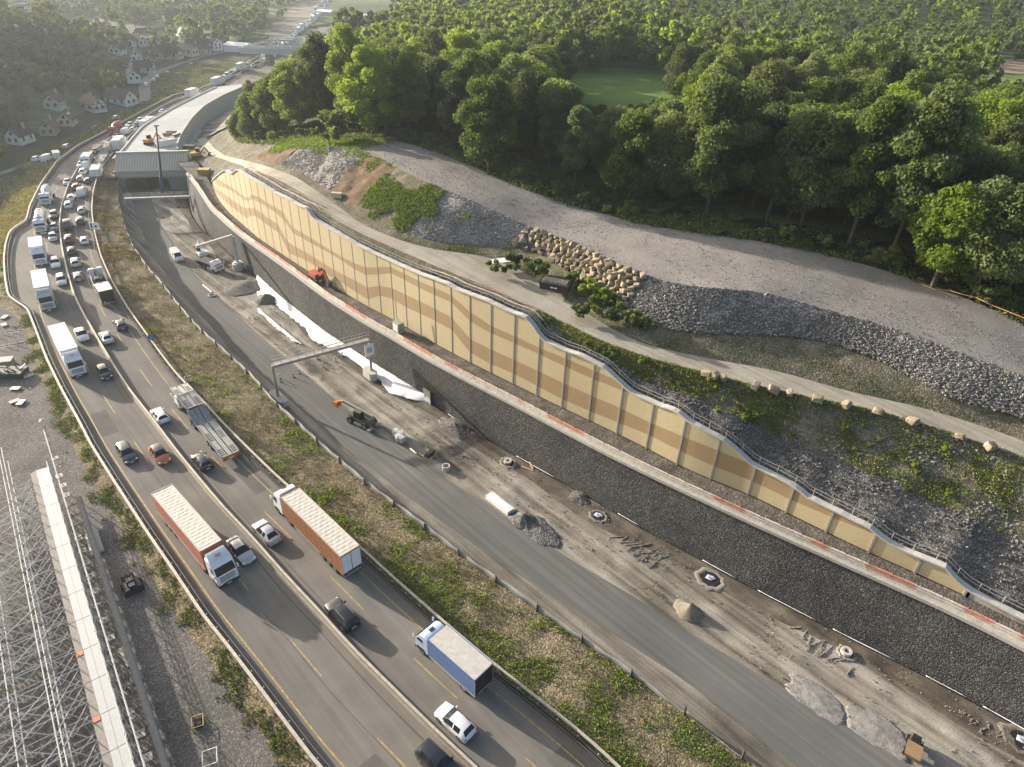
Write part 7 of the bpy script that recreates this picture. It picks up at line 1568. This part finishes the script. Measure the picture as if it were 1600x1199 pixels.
# truss bridge beyond the covered way
br = empty('truss_bridge'); tag(br, 'pale steel truss bridge crossing the far end of the works', 'bridge')
a, b = Vector(P(401, 79, 7)), Vector(P(487, 81, 7)); d = (b-a).normalized(); n = Vector((-d.y, d.x, 0)); L = (b-a).length
M_br = paint('bridge_grey', (0.48, 0.50, 0.50), 0.5, 0.1, 0.05)
MB().bar(a-d*8, b+d*8, 9, 1.2).build('deck', M_br, br, recalc=False)
for off in (-4.6, 4.6):
    MB().bar(a+n*off-d*8+Vector((0, 0, .3)), b+n*off+d*8+Vector((0, 0, .3)), 0.4, 3.0).build('girder', M_br, br, recalc=False)
    k = 8; f0, f1 = 0.20, 0.86; T = [a+d*(L*(f0+(f1-f0)*i/k))+n*off for i in range(k+1)]
    MB().bar(T[0]+d*3+Vector((0, 0, 6)), T[-1]-d*3+Vector((0, 0, 6)), 0.7).build('top_chord', M_br, br, recalc=False)
    MB().bar(T[0], T[0]+d*3+Vector((0, 0, 6)), 0.6).build('end_post', M_br, br, recalc=False); MB().bar(T[-1], T[-1]-d*3+Vector((0, 0, 6)), 0.6).build('end_post', M_br, br, recalc=False)
    for i in range(k):
        mid = T[i].lerp(T[i+1], 0.5)+Vector((0, 0, 6)); MB().bar(T[i], mid, 0.35).build('diagonal', M_br, br, recalc=False); MB().bar(mid, T[i+1], 0.35).build('diagonal', M_br, br, recalc=False)
for f in (0.22, 0.9): q = a+d*(L*f); MB().box(q.x-1, q.x+1, q.y-4, q.y+4, -2, 6.5).build('pier', M_conc2, br, recalc=False)
# far tower blocks and works halls
for k, (u, v, w_, h_2, lab) in enumerate([(168, 6, 44, 26, 'pale long apartment block at the top edge of the photo'), (116, 10, 40, 16, 'second pale block left of the long apartment block'), (60, 12, 30, 12, 'low pale block nearest the hillside trees at the top edge')]):
    root = empty('apartment_block'); p = P(u, v, 2); gz_ = float(G(p[0], p[1]))
    MB().box(-w_/2, w_/2, -7, 7, -3, h_2).build('wall', M_wall[0], root, recalc=False)
    for fl_ in range(int(h_2/3.2)): MB().box(-w_/2+1, w_/2-1, -7.06, -7.0, 1+fl_*3.2, 2.4+fl_*3.2).build('window_band', M_win, root, recalc=False)
    root.location = (p[0], p[1], gz_); root.rotation_euler = (0, 0, 0.25); tag(root, lab, 'building')
for k, (u, v, w_, lab) in enumerate([(510, 24, 16, 'pale flat works hall beside the far motorway'), (578, 32, 14, 'white works cabins right of the far motorway'), (375, 79, 16, 'white tent hall left of the truss bridge')]):
    root = empty('works_hall'); p = P(u, v, 0); MB().prism([(-5, -1), (5, -1), (5, 3), (0, 4.4), (-5, 3)], -w_/2, w_/2).build('wall', M_white if k else M_cope, root); MB().prism([(-5.3, 3.0), (0, 4.5), (5.3, 3.0), (5.3, 3.15), (0, 4.7), (-5.3, 3.15)], -w_/2-0.3, w_/2+0.3).build('roof', M_white, root)
    root.location = (p[0], p[1], 0); root.rotation_euler = (0, 0, 1.2); tag(root, lab, 'hall')
# air: even haze over the whole valley
def haze():
    o = MB().box(-3400, 3700, -800, 3900, -14, 84).build('haze', bpy.data.materials.new('air')); o['kind'] = 'stuff'; mt = o.data.materials[0]; mt.use_nodes = True; t = mt.node_tree; t.nodes.clear()
    out = N(t, 'ShaderNodeOutputMaterial'); v = N(t, 'ShaderNodeVolumePrincipled'); v.inputs['Color'].default_value = (0.80, 0.90, 1.0, 1); v.inputs['Density'].default_value = 0.00015; v.inputs['Anisotropy'].default_value = 0.45
    t.links.new(v.outputs[0], out.inputs['Volume'])
haze()
